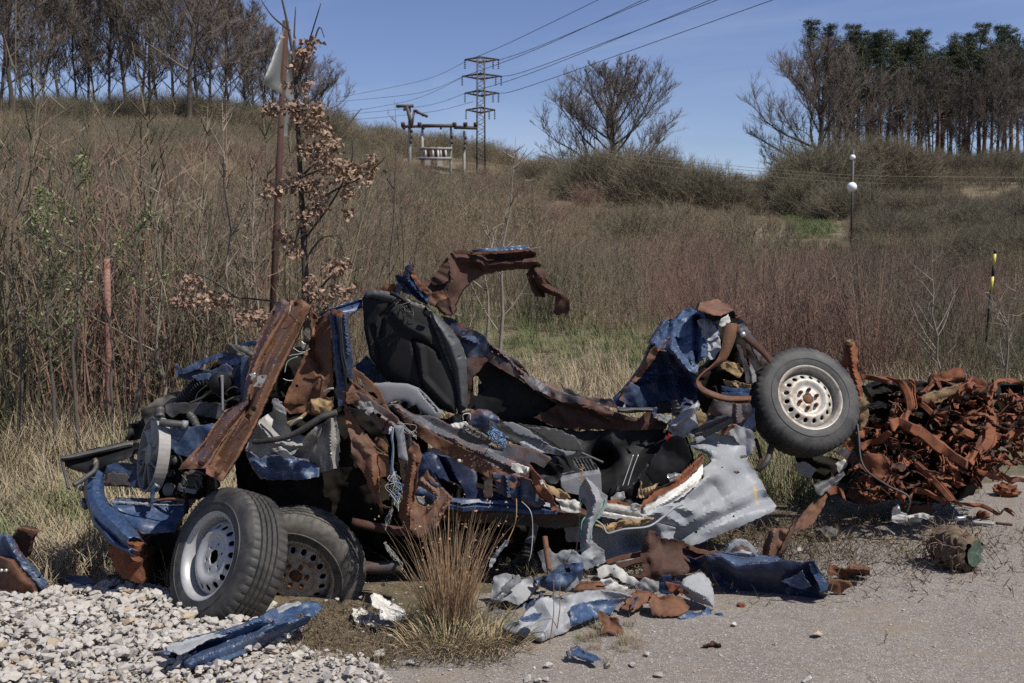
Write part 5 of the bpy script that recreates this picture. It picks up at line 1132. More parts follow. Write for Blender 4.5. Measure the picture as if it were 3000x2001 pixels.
w('rear_inner_skin', 'R5', [(1050,420,6.45),(1130,470),(1165,560),(1160,650),(1150,780),(1090,720),(1070,560)], 'steel_dark', cr=.03)
def strap(name, reg, path, mat, sub=8):
    """flat steel strap: path (u,v,Y,halfwidth px, depth half m)"""
    x0, y0, s = REG[reg]; pp = crom(path, sub); mb = MB(); cen = [P(x0+p[0]/s, y0+p[1]/s, p[2]) for p in pp]
    for i, p in enumerate(pp):
        t = (cen[min(i+1, len(cen)-1)]-cen[max(0, i-1)]).normalized(); vw = cen[i].normalized(); ac = t.cross(vw).normalized(); hw = p[3]/s/F*p[2]
        an = math.radians(p[4]); d = ac*math.cos(an)+vw*math.sin(an); hw = max(hw, .004)/max(.2, abs(math.cos(an)))
        mb.v.append(tuple(cen[i]-d*hw)); mb.v.append(tuple(cen[i]+d*hw))
    for i in range(len(pp)-1): mb.f.append((2*i, 2*i+1, 2*i+3, 2*i+2))
    return put(name, mb, M[mat], W, thick=.007, smooth=True)
strap('rust_band', 'R5', [(965,320,6.0,32,10),(958,380,5.98,40,10),(935,470,5.96,34,15),(900,550,5.94,26,30),(840,600,5.92,12,50),(790,635,5.9,9,65),(748,685,5.88,8,70),(770,735,5.86,9,70),(850,775,5.85,9,70),(950,800,5.84,8,70),(1090,798,5.84,7,70)], 'rust')
strap('rust_band', 'R5', [(750,700,5.9,18,20),(790,755,5.88,16,30),(900,800,5.88,14,30),(1085,812,5.86,16,30)], 'rust_dark')
strap('rust_band', 'R5', [(1000,350,6.1,16,30),(1060,415,6.1,18,30),(1130,470,6.1,17,40),(1180,520,6.1,15,40),(1220,565,6.1,14,50)], 'rust_dark')
hose('damper_eye', 'R5', [(1010,378,6.02),(1030,380,5.98)], 32, M['steel_dark'], W, sub=1, n=16)
hose('damper_bush', 'R5', [(1035,392,5.97),(1040,392,5.95)], 18, M['chrome'], W, sub=1, n=16)
hose('bent_bar', 'R5', [(990,285,6.1),(1030,276,6.1),(1048,266,6.1)], 6, M['rust_red'], W)
w('inner_strut', 'R5', [(1000,455,6.3),(1022,460),(1060,560),(1112,690),(1100,712),(1060,700),(1040,600)], 'grey_rust', cr=.01, flange=.04)
w('inner_strut', 'R5', [(1080,560,6.3),(1115,620),(1125,690),(1100,700),(1088,640)], 'grey', cr=.01, flange=.02)
w('wood_block', 'R5', [(892,572,6.1),(940,570),(985,600),(1032,645),(1015,672),(960,640),(900,600)], 'foam', cr=.01, cf=14, solid=.05, label='pale splintered wood block')
w('nest_debris', 'R5', [(940,565,6.2),(1010,580),(1040,620),(1030,650),(980,610)], 'foam', cr=.06, cf=25, flange=.05)
w('shelf_rib', 'R5', [(912,680,6.2),(980,690),(1090,712),(1090,740),(1000,730),(925,722)], 'foam', cr=.03, cf=20)
w('shelf_rib', 'R5', [(905,722,6.12),(1000,738),(1085,735),(1080,758),(980,760),(912,748)], 'blue', cr=.01, flange=.08)
w('shelf_rib', 'R5', [(905,760,6.1),(1080,765),(1080,785),(960,788),(910,782)], 'blue', cr=.01, flange=.05)
w('axle_skin', 'R5', [(860,812,6.05),(950,830),(1088,838),(1090,910),(1010,955),(900,925),(815,905)], 'grey_rust', cr=.04, cf=6, flange=.08, lines=[([(1000,840),(1000,950)], -.04, 30)])
w('axle_skin', 'R5', [(820,905,6.08),(1000,960),(960,1000),(880,960),(800,960)], 'blue', cr=.03, flange=.05)
w('axle_skin', 'R5', [(1015,900,6.1),(1110,860),(1120,1000),(1050,1010),(1010,960)], 'blue_shaded', cr=.03, flange=.05)
w('dirty_block', 'R5', [(745,880,6.0),(800,900),(805,960),(770,990),(735,960)], 'foam', cr=.03, cf=10, flange=.06)
w('filler_black', 'R5', [(715,1020,5.92),(800,965),(950,905),(978,950),(900,1000),(790,1052),(730,1045)], 'black_dusty', cr=.01, flange=.1, lines=[([(740,1030),(960,930)], -.03, 16)])
w('quarter_scrap', 'R5', [(560,1005,5.95),(580,950),(640,900),(700,860),(755,818),(762,840),(735,905),(752,985),(700,1000),(690,1035),(610,1042)], 'grey', cr=.05, cf=6, flange=.04, lines=[([(600,980),(740,850)], -.04, 26)])
w('quarter_scrap', 'R5', [(690,1025,5.9),(720,1030),(740,1045),(780,1040),(800,1060),(740,1085),(735,1060)], 'grey', cr=.05, cf=14, flange=.03)
w('quarter_scrap', 'R5', [(900,1022,6.0),(960,965),(1000,968),(1100,1010),(1116,1080),(1090,1150),(1080,1170),(1040,1130),(980,1040)], 'grey', cr=.03, cf=6, flange=.05, holes=[[(985,1078),(1010,1080),(1020,1100),(1012,1112),(992,1098)]])
w('quarter_scrap', 'R5', [(898,1024,5.96),(930,1000),(968,962),(990,970),(960,1000),(920,1030)], 'rust_red', cr=.03)
qp_ = w('quarter_panel', 'S', [(2017,1303,5.92),(2050,1290),(2086,1264,6.0),(2110,1275),(2155,1278),(2200,1296,6.05),(2187,1351),(2228,1406,5.95),(2250,1450),(2274,1484,5.85),(2268,1497),(2150,1548,5.7),(2022,1602,5.6),(2005,1597),(1953,1579,5.62),(1905,1560),(1935,1538),(1880,1528,5.45),(1800,1548),(1790,1535,5.4),(1850,1505),(1943,1470,5.55),(2010,1440),(2062,1400,5.7),(2062,1372),(2085,1352),(2070,1330),(2040,1318)], 'grey', cr=.03, cf=2.6, g=9, oct=2, flange=.04,
  lines=[([(1985,1580),(2120,1515),(2265,1455)], .03, 18), ([(1965,1560),(2100,1490),(2250,1425)], -.035, 22), ([(1880,1500),(1960,1480),(2030,1500)], -.06, 34), ([(2040,1300),(2120,1330),(2150,1370)], -.04, 22), ([(2090,1420),(2120,1470)], .05, 32), ([(2010,1450),(2080,1400)], -.03, 25), ([(1840,1530),(1930,1500),(1985,1530)], -.05, 24)],
  holes=[[(2034,1556),(2044,1554),(2042,1564),(2034,1564)], [(2146,1511),(2152,1509),(2152,1517),(2146,1516)], [(2112,1369),(2118,1367),(2118,1371),(2113,1372)], [(2150,1380),(2160,1378),(2168,1384),(2158,1390),(2150,1386)], [(2110,1527),(2113,1526),(2113,1529),(2110,1529)], [(2165,1335),(2185,1332),(2190,1340),(2170,1345)]])
_p = P(2214, 1452, 5.86)-loc_of(W); qp_.data.materials[0] = metal('pale_grey_primer_marked', (0.255, 0.268, 0.282), (0.21, 0.223, 0.238), rust=0.0, scratch=0.1, rough=0.42, rscale=3, off=8, dirt=0.3, band=(_p.x, _p.z, .055))
w('sill_rust', 'R4', [(1150,978,5.42),(1180,920),(1232,868),(1400,765),(1520,655),(1615,568,5.8),(1628,590),(1600,650),(1500,745),(1360,850),(1190,960)], 'rust_red', cr=.012, flange=.05)
w('sill_white', 'R4', [(1190,960,5.38),(1350,858),(1500,755),(1612,640,5.74),(1614,710),(1580,770),(1530,822),(1380,932),(1222,1028),(1192,1012)], 'white', cr=.01, cf=5, flange=.08, lines=[([(1210,990),(1400,880),(1560,760)], -.025, 18)])
w('sill_white', 'R4', [(862,930,5.36),(1000,940),(1145,970),(1192,1020),(1180,1042),(1060,1030),(890,1002)], 'white', cr=.008, flange=.08, lines=[([(880,965),(1170,1010)], .02, 14)])
w('sill_rust', 'R4', [(930,898,5.45),(1000,895),(1062,912),(1150,960),(1140,972),(1000,945),(930,935)], 'rust_red', cr=.015)
w('sill_white', 'R4', [(560,890,5.28),(620,905),(700,902),(740,930),(735,985),(680,985),(600,972),(590,930)], 'white', cr=.05, cf=12, flange=.05)
w('foam_strip', 'R4', [(845,1080,5.33),(900,1095),(950,1068),(1080,1040),(1265,1030),(1200,1062),(1050,1092),(960,1135),(900,1125)], 'foam', cr=.03, cf=16, flange=.05)
hose('rolled_edge', 'R4', [(845,1040,5.3),(900,1075,5.29),(940,1135,5.28),(1060,1105,5.28),(1200,1085,5.3),(1290,1050,5.34),(1400,960,5.38),(1470,930,5.42)], [6, 10], M['grey'], W, n=8, wobble=.01)
w('crushed_plastic', 'R4', [(1360,720,5.6),(1420,700),(1460,710),(1420,740),(1380,760)], 'chrome', cr=.05, cf=20, flange=.02)
w('mossy_trim', 'R4', [(1140,880,5.55),(1160,800),(1170,755),(1175,820),(1230,800),(1300,770),(1240,850),(1180,880)], 'foam', cr=.05, cf=16)
w('film_scrap', 'R4', [(950,880,5.5),(1000,840),(1050,835),(1060,880),(1020,910),(960,905)], 'alu', cr=.05, cf=14)
w('film_scrap', 'R4', [(1085,930,5.35),(1130,915),(1175,930),(1160,965),(1110,960)], 'alu', cr=.04, cf=14)
w('side_skin', 'R4', [(600,1000,5.5),(720,985),(900,1020),(1200,1060),(1290,1060),(1420,1100),(1400,1180),(1350,1230),(1200,1290),(1150,1330),(950,1360),(900,1290),(850,1200),(640,1190)], 'grey', cr=.05, cf=4, flange=.1, ctrl=[(1100,1180,5.6)])
# sills and lower left bits
beam('sill', 'S', [(1305,1476,5.2,20),(1400,1480,5.22,20),(1500,1484,5.26,19),(1570,1488,5.28,20),(1632,1494,5.3,16)], [(-1,.6),(-.8,-.3),(-.3,-.5),(.1,-.2),(.3,-.6),(.8,-.4),(1,.6)], .05, M['blue'], W, cr=.008)
w('sill_underside', 'S', [(1290,1492,5.24),(1420,1500),(1640,1508,5.3),(1700,1502),(1765,1530,5.42),(1640,1548),(1420,1532),(1290,1524)], 'steel_dark', cr=.01, flange=.2)
w('sill_upper', 'R4', [(0,815,5.35),(60,820),(120,830),(260,885),(260,900),(0,888)], 'blue', cr=.02)
w('rusted_patch', 'R4', [(105,702,5.2),(180,715),(260,725),(385,760),(430,862),(485,925),(420,945),(330,915),(250,892),(150,835)], 'blue_rust', cr=.03, cf=7, flange=.04, lines=[([(205,720),(215,880)], -.03, 18), ([(290,730),(300,900)], .03, 18)])
w('torn_rust', 'R4', [(368,640,5.14),(400,680),(440,720),(480,800),(532,862),(580,962),(532,972),(520,920),(470,880),(420,820),(390,730)], 'rust_red', cr=.04, cf=10, flange=.04)
w('torn_rust', 'R4', [(440,740,5.18),(520,800),(640,845),(665,880),(600,888),(520,850),(460,800)], 'foam', cr=.05, cf=14, flange=.03)
w('white_flake', 'R4', [(430,740,5.15),(460,750),(500,810),(490,835),(455,790)], 'white', cr=.03)
w('upright', 'R4', [(42,680,5.2),(105,700),(102,872),(42,872)], 'steel_dark', cr=.004, flange=.04)
w('footwell', 'C3', [(1100,745,5.5),(1200,700),(1568,780),(1750,900),(1750,1250),(1568,1270),(1440,1215),(1340,1110),(1200,980)], 'blue_shaded', cr=.05, cf=3.5, flange=.15, lines=[([(1350,780),(1560,1180)], .06, 60)])
w('upper_footwell', 'R3', [(640,1290,5.6),(900,1430),(1200,1560),(1340,1680),(1560,1780),(1800,1760),(1850,1640),(1600,1540),(1300,1480),(900,1300)], 'black', cr=.05, cf=6)
hose('bolt', 'C3', [(1545,785,5.1),(1550,785,5.08)], 22, M['wire_w'], W, sub=1)
# green edged drape
w('torn_door_skin', 'R4', [(738,790,5.18),(775,732),(830,778),(880,832),(930,868),(928,930),(880,1010,5.14),(822,1082),(812,1180),(860,1230),(908,1262),(912,1310),(860,1370,5.05),(800,1352),(742,1292),(742,1180),(740,1070),(790,1002),(780,950),(732,880)], 'grey', cr=.05, cf=4.5, g=5, flange=.02, lines=[([(790,760),(850,900),(800,1040),(780,1200)], -.06, 40), ([(760,900),(800,1000)], .04, 30)])
hose('sealant_bead', 'R4', [(742,780,5.15),(728,870,5.14),(745,930,5.14)], 5, M['green'], W, n=6, wobble=.003)
hose('sealant_bead', 'R4', [(920,890,5.14),(905,940,5.13),(860,1010,5.11),(820,1085,5.1),(810,1180,5.08)], 5, M['green'], W, n=6, wobble=.003)
hose('sealant_bead', 'R4', [(775,1010,5.12),(745,1060,5.1),(740,1180,5.1),(750,1240,5.08),(710,1265,5.08)], 5, M['green'], W, n=6, wobble=.003)
hose('drive_shaft_boot', 'R4', [(405,1060,5.3),(390,1150,5.28),(355,1230,5.25)], [30, 38], M['black_dusty'], W)
hose('drive_shaft_boot', 'R4', [(365,1210,5.25),(345,1310,5.22)], 42, M['black'], W, corr=1, sub=8)
hose('exhaust_pipe', 'S', [(1030,1530,5.3),(1200,1560,5.35),(1500,1580,5.5)], 14, M['rust_dark'], W)
hose('exhaust_pipe', 'S', [(870,1620,5.3),(1000,1660,5.3),(1180,1660,5.35)], 20, M['steel_dark'], W)
w('jack_plate', 'R1', [(618,785,5.0),(700,780),(800,785,4.95),(815,1000,4.92),(760,985),(700,962),(655,905)], 'rust_red', cr=.02, cf=5, flange=.3, lines=[([(730,920),(760,880),(800,870)], -.04, 30)])
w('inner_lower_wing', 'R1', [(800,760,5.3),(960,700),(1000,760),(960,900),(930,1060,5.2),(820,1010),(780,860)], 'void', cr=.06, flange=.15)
# raised rear wheel
rw = bpy.data.objects.new('raised_wheel', None); C.collection.objects.link(rw); rw.parent = W; rw['label'] = 'wheel lifted in the air with rust-streaked white rim'
Mx, c = frame_from(1700+1468/2.1778, 800+792/2.1778, 6.3, 38, .86)
rw.location = c-loc_of(W)
wheel_parts(rw, Mx, c, M['rubber'], M['silver_rust'], spin=.35, R0=.352, W=.22)
hose('axle', 'R5', [(1180,700,6.6),(1300,760,6.5),(1450,790,6.4)], 30, M['steel_dark'], W, n=12)
hose('brake_pipe', 'R5', [(1130,1260,6.2),(1190,1200,6.2),(1225,1090,6.3)], 20, M['steel_dark'], W, n=10)
hose('spring_link', 'R5', [(1120,1060,6.35),(1150,1180,6.25),(1130,1260,6.2)], 12, M['rust_dark'], W, n=8)
# ------------------------------------------------------------ loose wheels
def loose_wheel(label, u, v, Y, ang, cosn, spin, mt, mr, **k):
    Mx, c = frame_from(u, v, Y, ang, cosn)
    o = empty('wheel', (c.x, c.y, max(0, c.z-.34)), label, 'wheel'); wheel_parts(o, Mx, c, mt, mr, spin=spin, **k); return o
loose_wheel('wheel with bright silver rim leaning at the front of the wreck on white stones', 1215/1.96-12, 1200+838/1.96, 4.72, 164, .54, .2, M['rubber'], M['silver'], nuts=False, W=.235)
loose_wheel('muddy wheel with dirty rim half hidden behind the bright silver rimmed wheel', 860, 1697, 5.05, 235, .84, .9, M['rubber_dirty'], M['silver_rust'], W=.2)
# ------------------------------------------------------------ white gravel
def rock(seed, flat=.62):
    q = random.Random(seed); bm = bmesh.new()
    for k in range(13):
        d = Vector((q.gauss(0, 1), q.gauss(0, 1), q.gauss(0, 1))).normalized(); r = q.uniform(.8, 1.1); bm.verts.new((d.x*r, d.y*r*.8, d.z*r*flat))
    bmesh.ops.convex_hull(bm, input=bm.verts); 
    for v in [v for v in bm.verts if not v.link_faces]: bm.verts.remove(v)
    me = bpy.data.meshes.new('stone'); bm.to_mesh(me); bm.free(); return me
ROCKS = [rock(i) for i in range(12)]
t = NT('pale_limestone')
at = t.n('ShaderNodeAttribute', attribute_name='tint', attribute_type='INSTANCER'); oi = t.n('ShaderNodeObjectInfo')
rv = t.math('FRACT', t.math('ADD', t.math('MULTIPLY', at.outputs['Fac'], 7.0), t.math('MULTIPLY', oi.outputs['Random'], 1.0)), 0)
cr_ = t.n('ShaderNodeValToRGB'); e = cr_.color_ramp.elements; e[0].position = 0; e[0].color = (.45, .42, .38, 1); e[1].position = .5; e[1].color = (.37, .34, .305, 1)
for p_, c_ in ((.72, (.47, .445, .41)), (.80, (.31, .285, .255)), (.90, (.49, .465, .43)), (.94, (.38, .285, .18)), (1.0, (.40, .325, .245))):
    x = e.new(p_); x.color = (*c_, 1)
t.l(rv, cr_.inputs[0]); c_ = t.mix(t.ramp(t.noise(2.2, 7, .75), .42, .7, 0, .65), cr_.outputs[0], (.29, .255, .22))
c_ = t.mix(t.ramp(t.noise(1.3, 4, .6), .62, .7, 0, .6), c_, (.42, .29, .16))
t.col(c_); t.set(Roughness=.9); t.bump(t.noise(3, 5, .7), .35, .05); m_stone = t.m
for r in ROCKS: r.materials.append(m_stone)
GX = [(-3.6, 5.0), (-2.35, 5.12), (-2.1, 5.22), (-1.75, 5.1), (-1.5, 5.05), (-1.2, 4.85), (-1.0, 4.6), (-.95, 4.35), (-.72, 4.28), (-.55, 4.15), (-.5, 4.02), (-.46, 3.7), (-.44, 3.3), (-3.6, 3.3)]
mb = MB(); dn = []
for a, b in zip(GX, GX[1:]+GX[:1]):
    n = max(1, int(math.dist(a, b)/.1))
    for k in range(n): x = lerp(a[0], b[0], k/n); y = lerp(a[1], b[1], k/n); dn.append(Vector((x+.03*noise.noise((x*6, y*6, 0)), y+.05*noise.noise((x*6, y*6, 3)))))
b0 = len(dn); pp = list(dn)
for i in range(26):
    for j in range(16):
        q = (-3.5+i*.12, 3.35+j*.12)
        if inside(q, dn): pp.append(Vector(q))
vs, es, fs, *_ = delaunay_2d_cdt(pp, [], [list(range(b0))], 1, 1e-5)
def ghgt(x, y):
    d = min(segd((x, y), dn[i-1], dn[i])[0] for i in range(0, len(dn)))
    return .05*min(1, d/.25)
mb.v = [(v.x, v.y, .012+ghgt(v.x, v.y)*.8+.01*noise.noise((v.x*4, v.y*4, 1))) for v in vs]; mb.f = [tuple(f) for f in fs]
GB = put('gravel_bed', mb, plain('stony_dirt', (.32, .285, .245), (.24, .21, .18), rough=.95, scale=14, bump=1, bscale=60), None, smooth=True, loc=(-2, 4.2, 0)); tag(GB, kind='structure')
q = random.Random(3); small = []; big = []
tries = 0
while len(small) < 5200:
    x = q.uniform(-3.2, -.4); y = q.uniform(3.35, 5.25)
    if not inside((x, y), dn): 
        if q.random() > .02 or x < -2.5: continue
    sc = q.uniform(.006, .015); small.append((x, y, .012+ghgt(x, y)+q.uniform(0, .012), q.uniform(0, 6.28), q.uniform(-.5, .5), q.uniform(-.5, .5), sc, q.randrange(12), q.random()))
while len(big) < 2400:
    x = q.uniform(-3.0, -.45); y = 3.4+1.8*q.random()**.9
    if x > -1.0 and q.random() < .75: continue
    if not inside((x, y), dn): continue
    sc = q.uniform(.015, .028) if q.random() < .8 else q.uniform(.028, .042)
    if any((b_[0]-x)**2+(b_[1]-y)**2 < (sc*.8)**2 for b_ in big[-300:]): continue
    big.append((x, y, .026+ghgt(x, y)+q.uniform(0.0, .02), q.uniform(0, 6.28), q.uniform(-.5, .5), q.uniform(-.5, .5), sc, q.randrange(12), q.random()))
vis = [b_ for b_ in big if 0 <= uv_of(b_[0], b_[1], 0)[0] <= 3000 and uv_of(b_[0], b_[1], 0)[1] <= 2000]
vis.sort(key=lambda b_: -b_[6]/b_[1]); top = vis[:300]; ids = set(map(id, top)); rest = [b_ for b_ in big if id(b_) not in ids]
for b_ in top:
    o = bpy.data.objects.new('stone', ROCKS[b_[7]]); C.collection.objects.link(o); o.parent = GB
    o.location = (b_[0]+2, b_[1]-4.2, b_[2]); o.rotation_euler = (b_[4], b_[5], b_[3]); o.scale = (b_[6],)*3
gv = gn_scatter('gravel', [(r.copy(), m_stone) for r in ROCKS], small+rest); gv.parent = GB; gv.location = (2, -4.2, 0)
# loose stones on the asphalt, each a thing
ST = [(1930,1975,.022,'pale stone at the bottom edge, left of the small blue scrap, leftmost of three'), (1575,1992,.018,'small white stone in the tight row at the bottom edge'), (1545,1988,.02,'white stone in the tight row at the bottom edge, leftmost'), (1600,1990,.016,'white stone in the tight row at the bottom edge, rightmost'),
      (1610,1948,.022,'white cube-like stone alone left of the small blue scrap'), (2395,1858,.028,'flat white stone on the asphalt right of the rusty scraps'), (2150,1828,.018,'pale stone on the asphalt in front of the dark blue panel'), (1895,1915,.018,'pale stone just right of the small green weed'), (1853,1946,.02,'flat pale stone right of the orange stone'), (2365,1992,.024,'tan stone at the bottom edge towards the right corner'), (1775,1946,.028,'orange brown stone beside the small blue scrap'),
      (1110,1915,.03,'flat white stone left of the dry grass clump'), (1150,1895,.018,'small white stone behind the flat white one left of the grass clump'), (1205,1940,.018,'pale stone close to the foot of the dry grass clump'), (2095,1685,.02,'rusty stone under the dark blue panel'), (2270,1885,.012,'tiny pale pebble on the asphalt in the right foreground'), (2850,1640,.015,'small brown stone left of the frayed log')]
for i, (u, v, sc, lab) in enumerate(ST):
    p = P(u, v, .012+sc*.4); o = bpy.data.objects.new('stone', ROCKS[i % 12]); C.collection.objects.link(o); o.location = p; o.scale = (sc*1.25, sc*1.1, sc); o.rotation_euler = (q.uniform(-.3, .3), q.uniform(-.3, .3), q.uniform(0, 6)); tag(o, lab, 'stone')
# grit
gp = []
for k in range(5200):
    v = 1450+550*q.random(); u = q.uniform(1050, 3000); p = P(u, v, .008)
    if p.y > 7.5: continue
    gp.append((p.x, p.y, .010, q.uniform(0, 6.28), 0, 0, q.uniform(.0015, .0045)*(1 if q.random() < .94 else q.uniform(1.6, 3)), q.randrange(12), q.random()))
gn_scatter('grit', [(r.copy(), m_stone) for r in ROCKS], gp)
lit = []
m_lit = growth_mat('litter', [(0, (.22, .16, .09)), (1, (.10, .06, .035)), (.5, (.15, .12, .07))])
for k in range(2600):
    u = q.gauss(2150, 420); v = q.gauss(1610, 60); 
    if u < 1500 or v < 1430: continue
    p = P(u, v, .01)
    if p.y > 8.5: continue
    lit.append((p.x, p.y, .008, q.uniform(0, 6.28), q.uniform(1.2, 1.6), 0, q.uniform(.03, .1), q.randrange(2), q.random()))
for k in range(900):
    u = q.uniform(850, 1500); v = q.uniform(1780, 1960); p = P(u, v, .01); lit.append((p.x, p.y, .008, q.uniform(0, 6.28), q.uniform(1.2, 1.6), 0, q.uniform(.03, .08), q.randrange(2), q.random()))
gn_scatter('leaf_litter', [(grass(i+50, 10, 1.0, .8, .6, .03, 1.0), m_lit) for i in range(2)], lit)

# ------------------------------------------------------------ debris on the ground
def thing1(name, label, cat, u, v, reg='S', group=None):
    x0, y0, s = REG[reg]; p = P(x0+u/s, y0+v/s, 0.0); return empty(name, p, label, cat, group)
def sh(par, name, reg, pts, mat, Y=None, **k): return sheet(name, reg, pts, M[mat], par, dY=Y, **k)
o = thing1('blue_body_panel', 'long scratched blue panel lying on white stones below the leaning wheel', 'car panel', 1200, 1400, 'R1')
sh(o, 'panel', 'R1', [(865,1398,0.08),(940,1395),(1000,1345),(1150,1300,0.15),(1300,1268),(1380,1240),(1480,1200,0.17),(1560,1150),(1640,1120),(1700,1108,0.20),(1820,1112),(1850,1142),(1795,1190,0.15),(1760,1232),(1660,1280,0.10),(1560,1322),(1400,1400,0.08),(1250,1470),(1090,1492,0.08),(960,1422)], 'blue_scr', cr=.02, cf=7, flange=.02, holes=[[(1530,1205),(1565,1198),(1560,1230),(1540,1225)], [(1690,1175),(1740,1170),(1750,1195),(1710,1200)]], lines=[([(1080,1460),(1300,1370),(1560,1270),(1770,1180)], -.05, 40), ([(940,1410),(1200,1320),(1500,1210)], -.03, 26), ([(1000,1420),(1300,1330),(1560,1240)], .05, 30)])
sh(o, 'inner_face', 'R1', [(940,1370,0.17),(1000,1342),(1150,1300),(1300,1265),(1310,1290,0.15),(1180,1330),(1080,1390),(1030,1410),(980,1392)], 'grey', cr=.02, cf=7)
sh(o, 'torn_tip', 'R1', [(1585,1140,0.26),(1640,1112),(1720,1102),(1730,1120),(1660,1140),(1600,1170)], 'grey', cr=.03, cf=10)
o = thing1('metal_shard', 'flat blue and rust shard on the stones beneath the curved blue bumper bar', 'scrap', 560, 1000, 'R1')
sh(o, 'plate', 'R1', [(355,968,.05),(420,958),(480,958),(560,985,.06),(700,990),(720,1030,.03),(640,1035),(540,1022),(430,1010),(390,990)], 'blue_rust', cr=.02, cf=9, flange=.01)
o = thing1('plastic_strip', 'thin black plastic strip lying on the stones left of the leaning wheel', 'scrap', 760, 1150, 'R1')
sh(o, 'strip', 'R1', [(615,1142,.05),(700,1132),(800,1115,.06),(930,1100),(940,1118),(800,1150,.03),(700,1175),(650,1165)], 'black', cr=.01, cf=9, flange=.01)
o = thing1('black_wire', 'bent black wire lying on the white stones near the bottom edge', 'wire', 560, 1500, 'R1')
hose('strand', 'R1', [(470,1530,4.02),(520,1510,4.06),(600,1495,4.1),(700,1460,4.2)], 3, M['cable'], o, wobble=.01); hose('strand', 'R1', [(470,1530,4.02),(520,1555,4.0),(580,1575,3.95)], 3, M['cable'], o, wobble=.01)
o = thing1('torn_wing_scrap', 'bent rusty and blue body scrap cut off by the left edge of the photo', 'scrap', 120, 1070, 'R1')
sh(o, 'blue_fold', 'R1', [(-60,735,5.0),(0,728),(45,730),(85,800),(150,900),(200,945),(250,1000),(255,1030),(215,1078),(185,1020),(130,950),(110,900),(60,870),(0,852),(-60,850)], 'blue_scr', cr=.05, cf=6, flange=.05, lines=[([(40,735),(120,890),(230,1020)], -.06, 30)])
sh(o, 'rust_face', 'R1', [(-60,850,4.95),(0,850),(60,872),(110,935),(170,1000,4.85),(215,1076),(180,1085),(0,1088),(-60,1080)], 'rust', cr=.04, cf=5, flange=.04, label='orange-brown rusted face')
sh(o, 'bracket', 'R1', [(62,742,5.1),(100,682),(120,675),(190,700),(175,770),(150,850),(110,830),(85,790)], 'rust_dark', cr=.04, cf=8, flange=.06)
sh(o, 'bracket_top', 'R1', [(105,678,5.05),(180,690),(232,700),(190,715),(120,695)], 'rust', cr=.01, flange=.03)
for u_ in (8, 35): hose('rivet', 'R1', [(u_,924,4.9),(u_,924,4.88)], 11, M['chrome'], o, sub=1, n=10)
o = thing1('muffler', 'dirty short cylindrical muffler lying beside the muddy wheel', 'muffler', 1880, 1300, 'R1')
hose('can', 'R1', [(1770,1240,5.0),(1860,1262,4.95),(1990,1275,4.9)], 48, M['rubber_dirty'], o, n=16); hose('end_pipe', 'R1', [(1760,1235,5.02),(1740,1225,5.05)], 26, M['steel_dark'], o, n=12)
sh(o, 'strap', 'R1', [(1740,1130,5.05),(1810,1110),(1870,1140),(1930,1200),(1900,1200),(1840,1180),(1760,1200)], 'black', cr=.02, flange=.02)
o = thing1('plastic_film', 'crumpled white plastic film lying between the muddy wheel and the dry grass clump', 'plastic scrap', 360, 1000, 'C4')
sh(o, 'film', 'C4', [(220,905,.16),(250,885),(300,900),(330,930),(400,965),(480,1010,.08),(500,1060),(480,1090,.03),(380,1092),(300,1082),(295,1010),(240,980)], 'white', cr=.07, cf=12, flange=.01)
sh(o, 'film', 'C4', [(80,1000,.04),(150,990),(260,1050),(440,1090),(400,1130,.02),(260,1150),(100,1100)], 'white', cr=.05, cf=14)
for a, b in (((0,1070),(150,980)), ((100,1170),(250,985))): hose('rod', 'C4', [(a[0],a[1],.02+4.9),((a[0]+b[0])/2,(a[1]+b[1])/2,4.95),(b[0],b[1],5.05)], 10, M['pl_fan'], o, n=8)
o = thing1('rust_strip', 'short dark rust strip half hidden by the left side of the dry grass clump', 'scrap', 430, 1170, 'C4')
sh(o, 'strip', 'C4', [(335,1180,.02),(400,1140),(520,1070,.09),(540,1090),(460,1140),(345,1208,.01)], 'rust_dark', cr=.01, flange=.02)
# pile in front, centre
o = thing1('painted_sheet', 'large pale grey and blue torn body sheet lying flat right of the dry grass clump', 'car panel', 600, 900, 'R7')
sh(o, 'sheet', 'R7', [(325,852,.06),(380,835),(430,822),(500,745,.12),(560,690),(700,682,.16),(820,652),(900,648),(1000,660),(1080,682,.1),(1040,700),(1000,722),(960,782,.03),(850,812),(740,852,.03),(690,890),(560,938,.015),(450,912),(380,880)], 'grey', cr=.035, cf=4, flange=0.02, lines=[([(560,700),(620,800),(560,920)], -.04, 60), ([(760,700),(720,830)], -.04, 50)], holes=[[(640,690),(670,682),(690,692),(668,704)]])
sh(o, 'blue_paint_side', 'R7', [(730,742,.125),(800,712),(920,700),(1042,688,.1),(1000,722),(962,780,.05),(850,810),(720,846,.05)], 'blue_scr', cr=.03, cf=4)
sh(o, 'blue_paint_side', 'R7', [(430,812,.14),(520,772),(565,780),(550,812),(480,828)], 'blue_scr', cr=.02, cf=6)
hose('sealant_bead', 'R7', [(800,665,4.95),(850,650,4.98),(900,650,4.98)], 6, M['green'], o, n=6); hose('sealant_bead', 'R7', [(735,700,4.78),(745,760,4.7),(715,830,4.62)], 5, M['green'], o, n=6)
o = thing1('crumpled_panel', 'crumpled pale grey panel pieces right behind the dry grass clump', 'car panel', 400, 740, 'R7')
sh(o, 'panel', 'R7', [(278,640,4.95),(272,690),(285,725,4.85),(350,700),(430,730,4.85),(480,700),(530,625,5.0),(500,568),(440,590),(400,560),(350,552),(288,570)], 'grey', cr=.08, cf=7, flange=0.014, lines=[([(300,700),(360,640),(430,570)], -.06, 24)])
sh(o, 'folded_strip', 'R7', [(350,672,4.85),(330,640),(400,570),(432,562),(440,585),(380,650)], 'grey', cr=.02, flange=0.02)
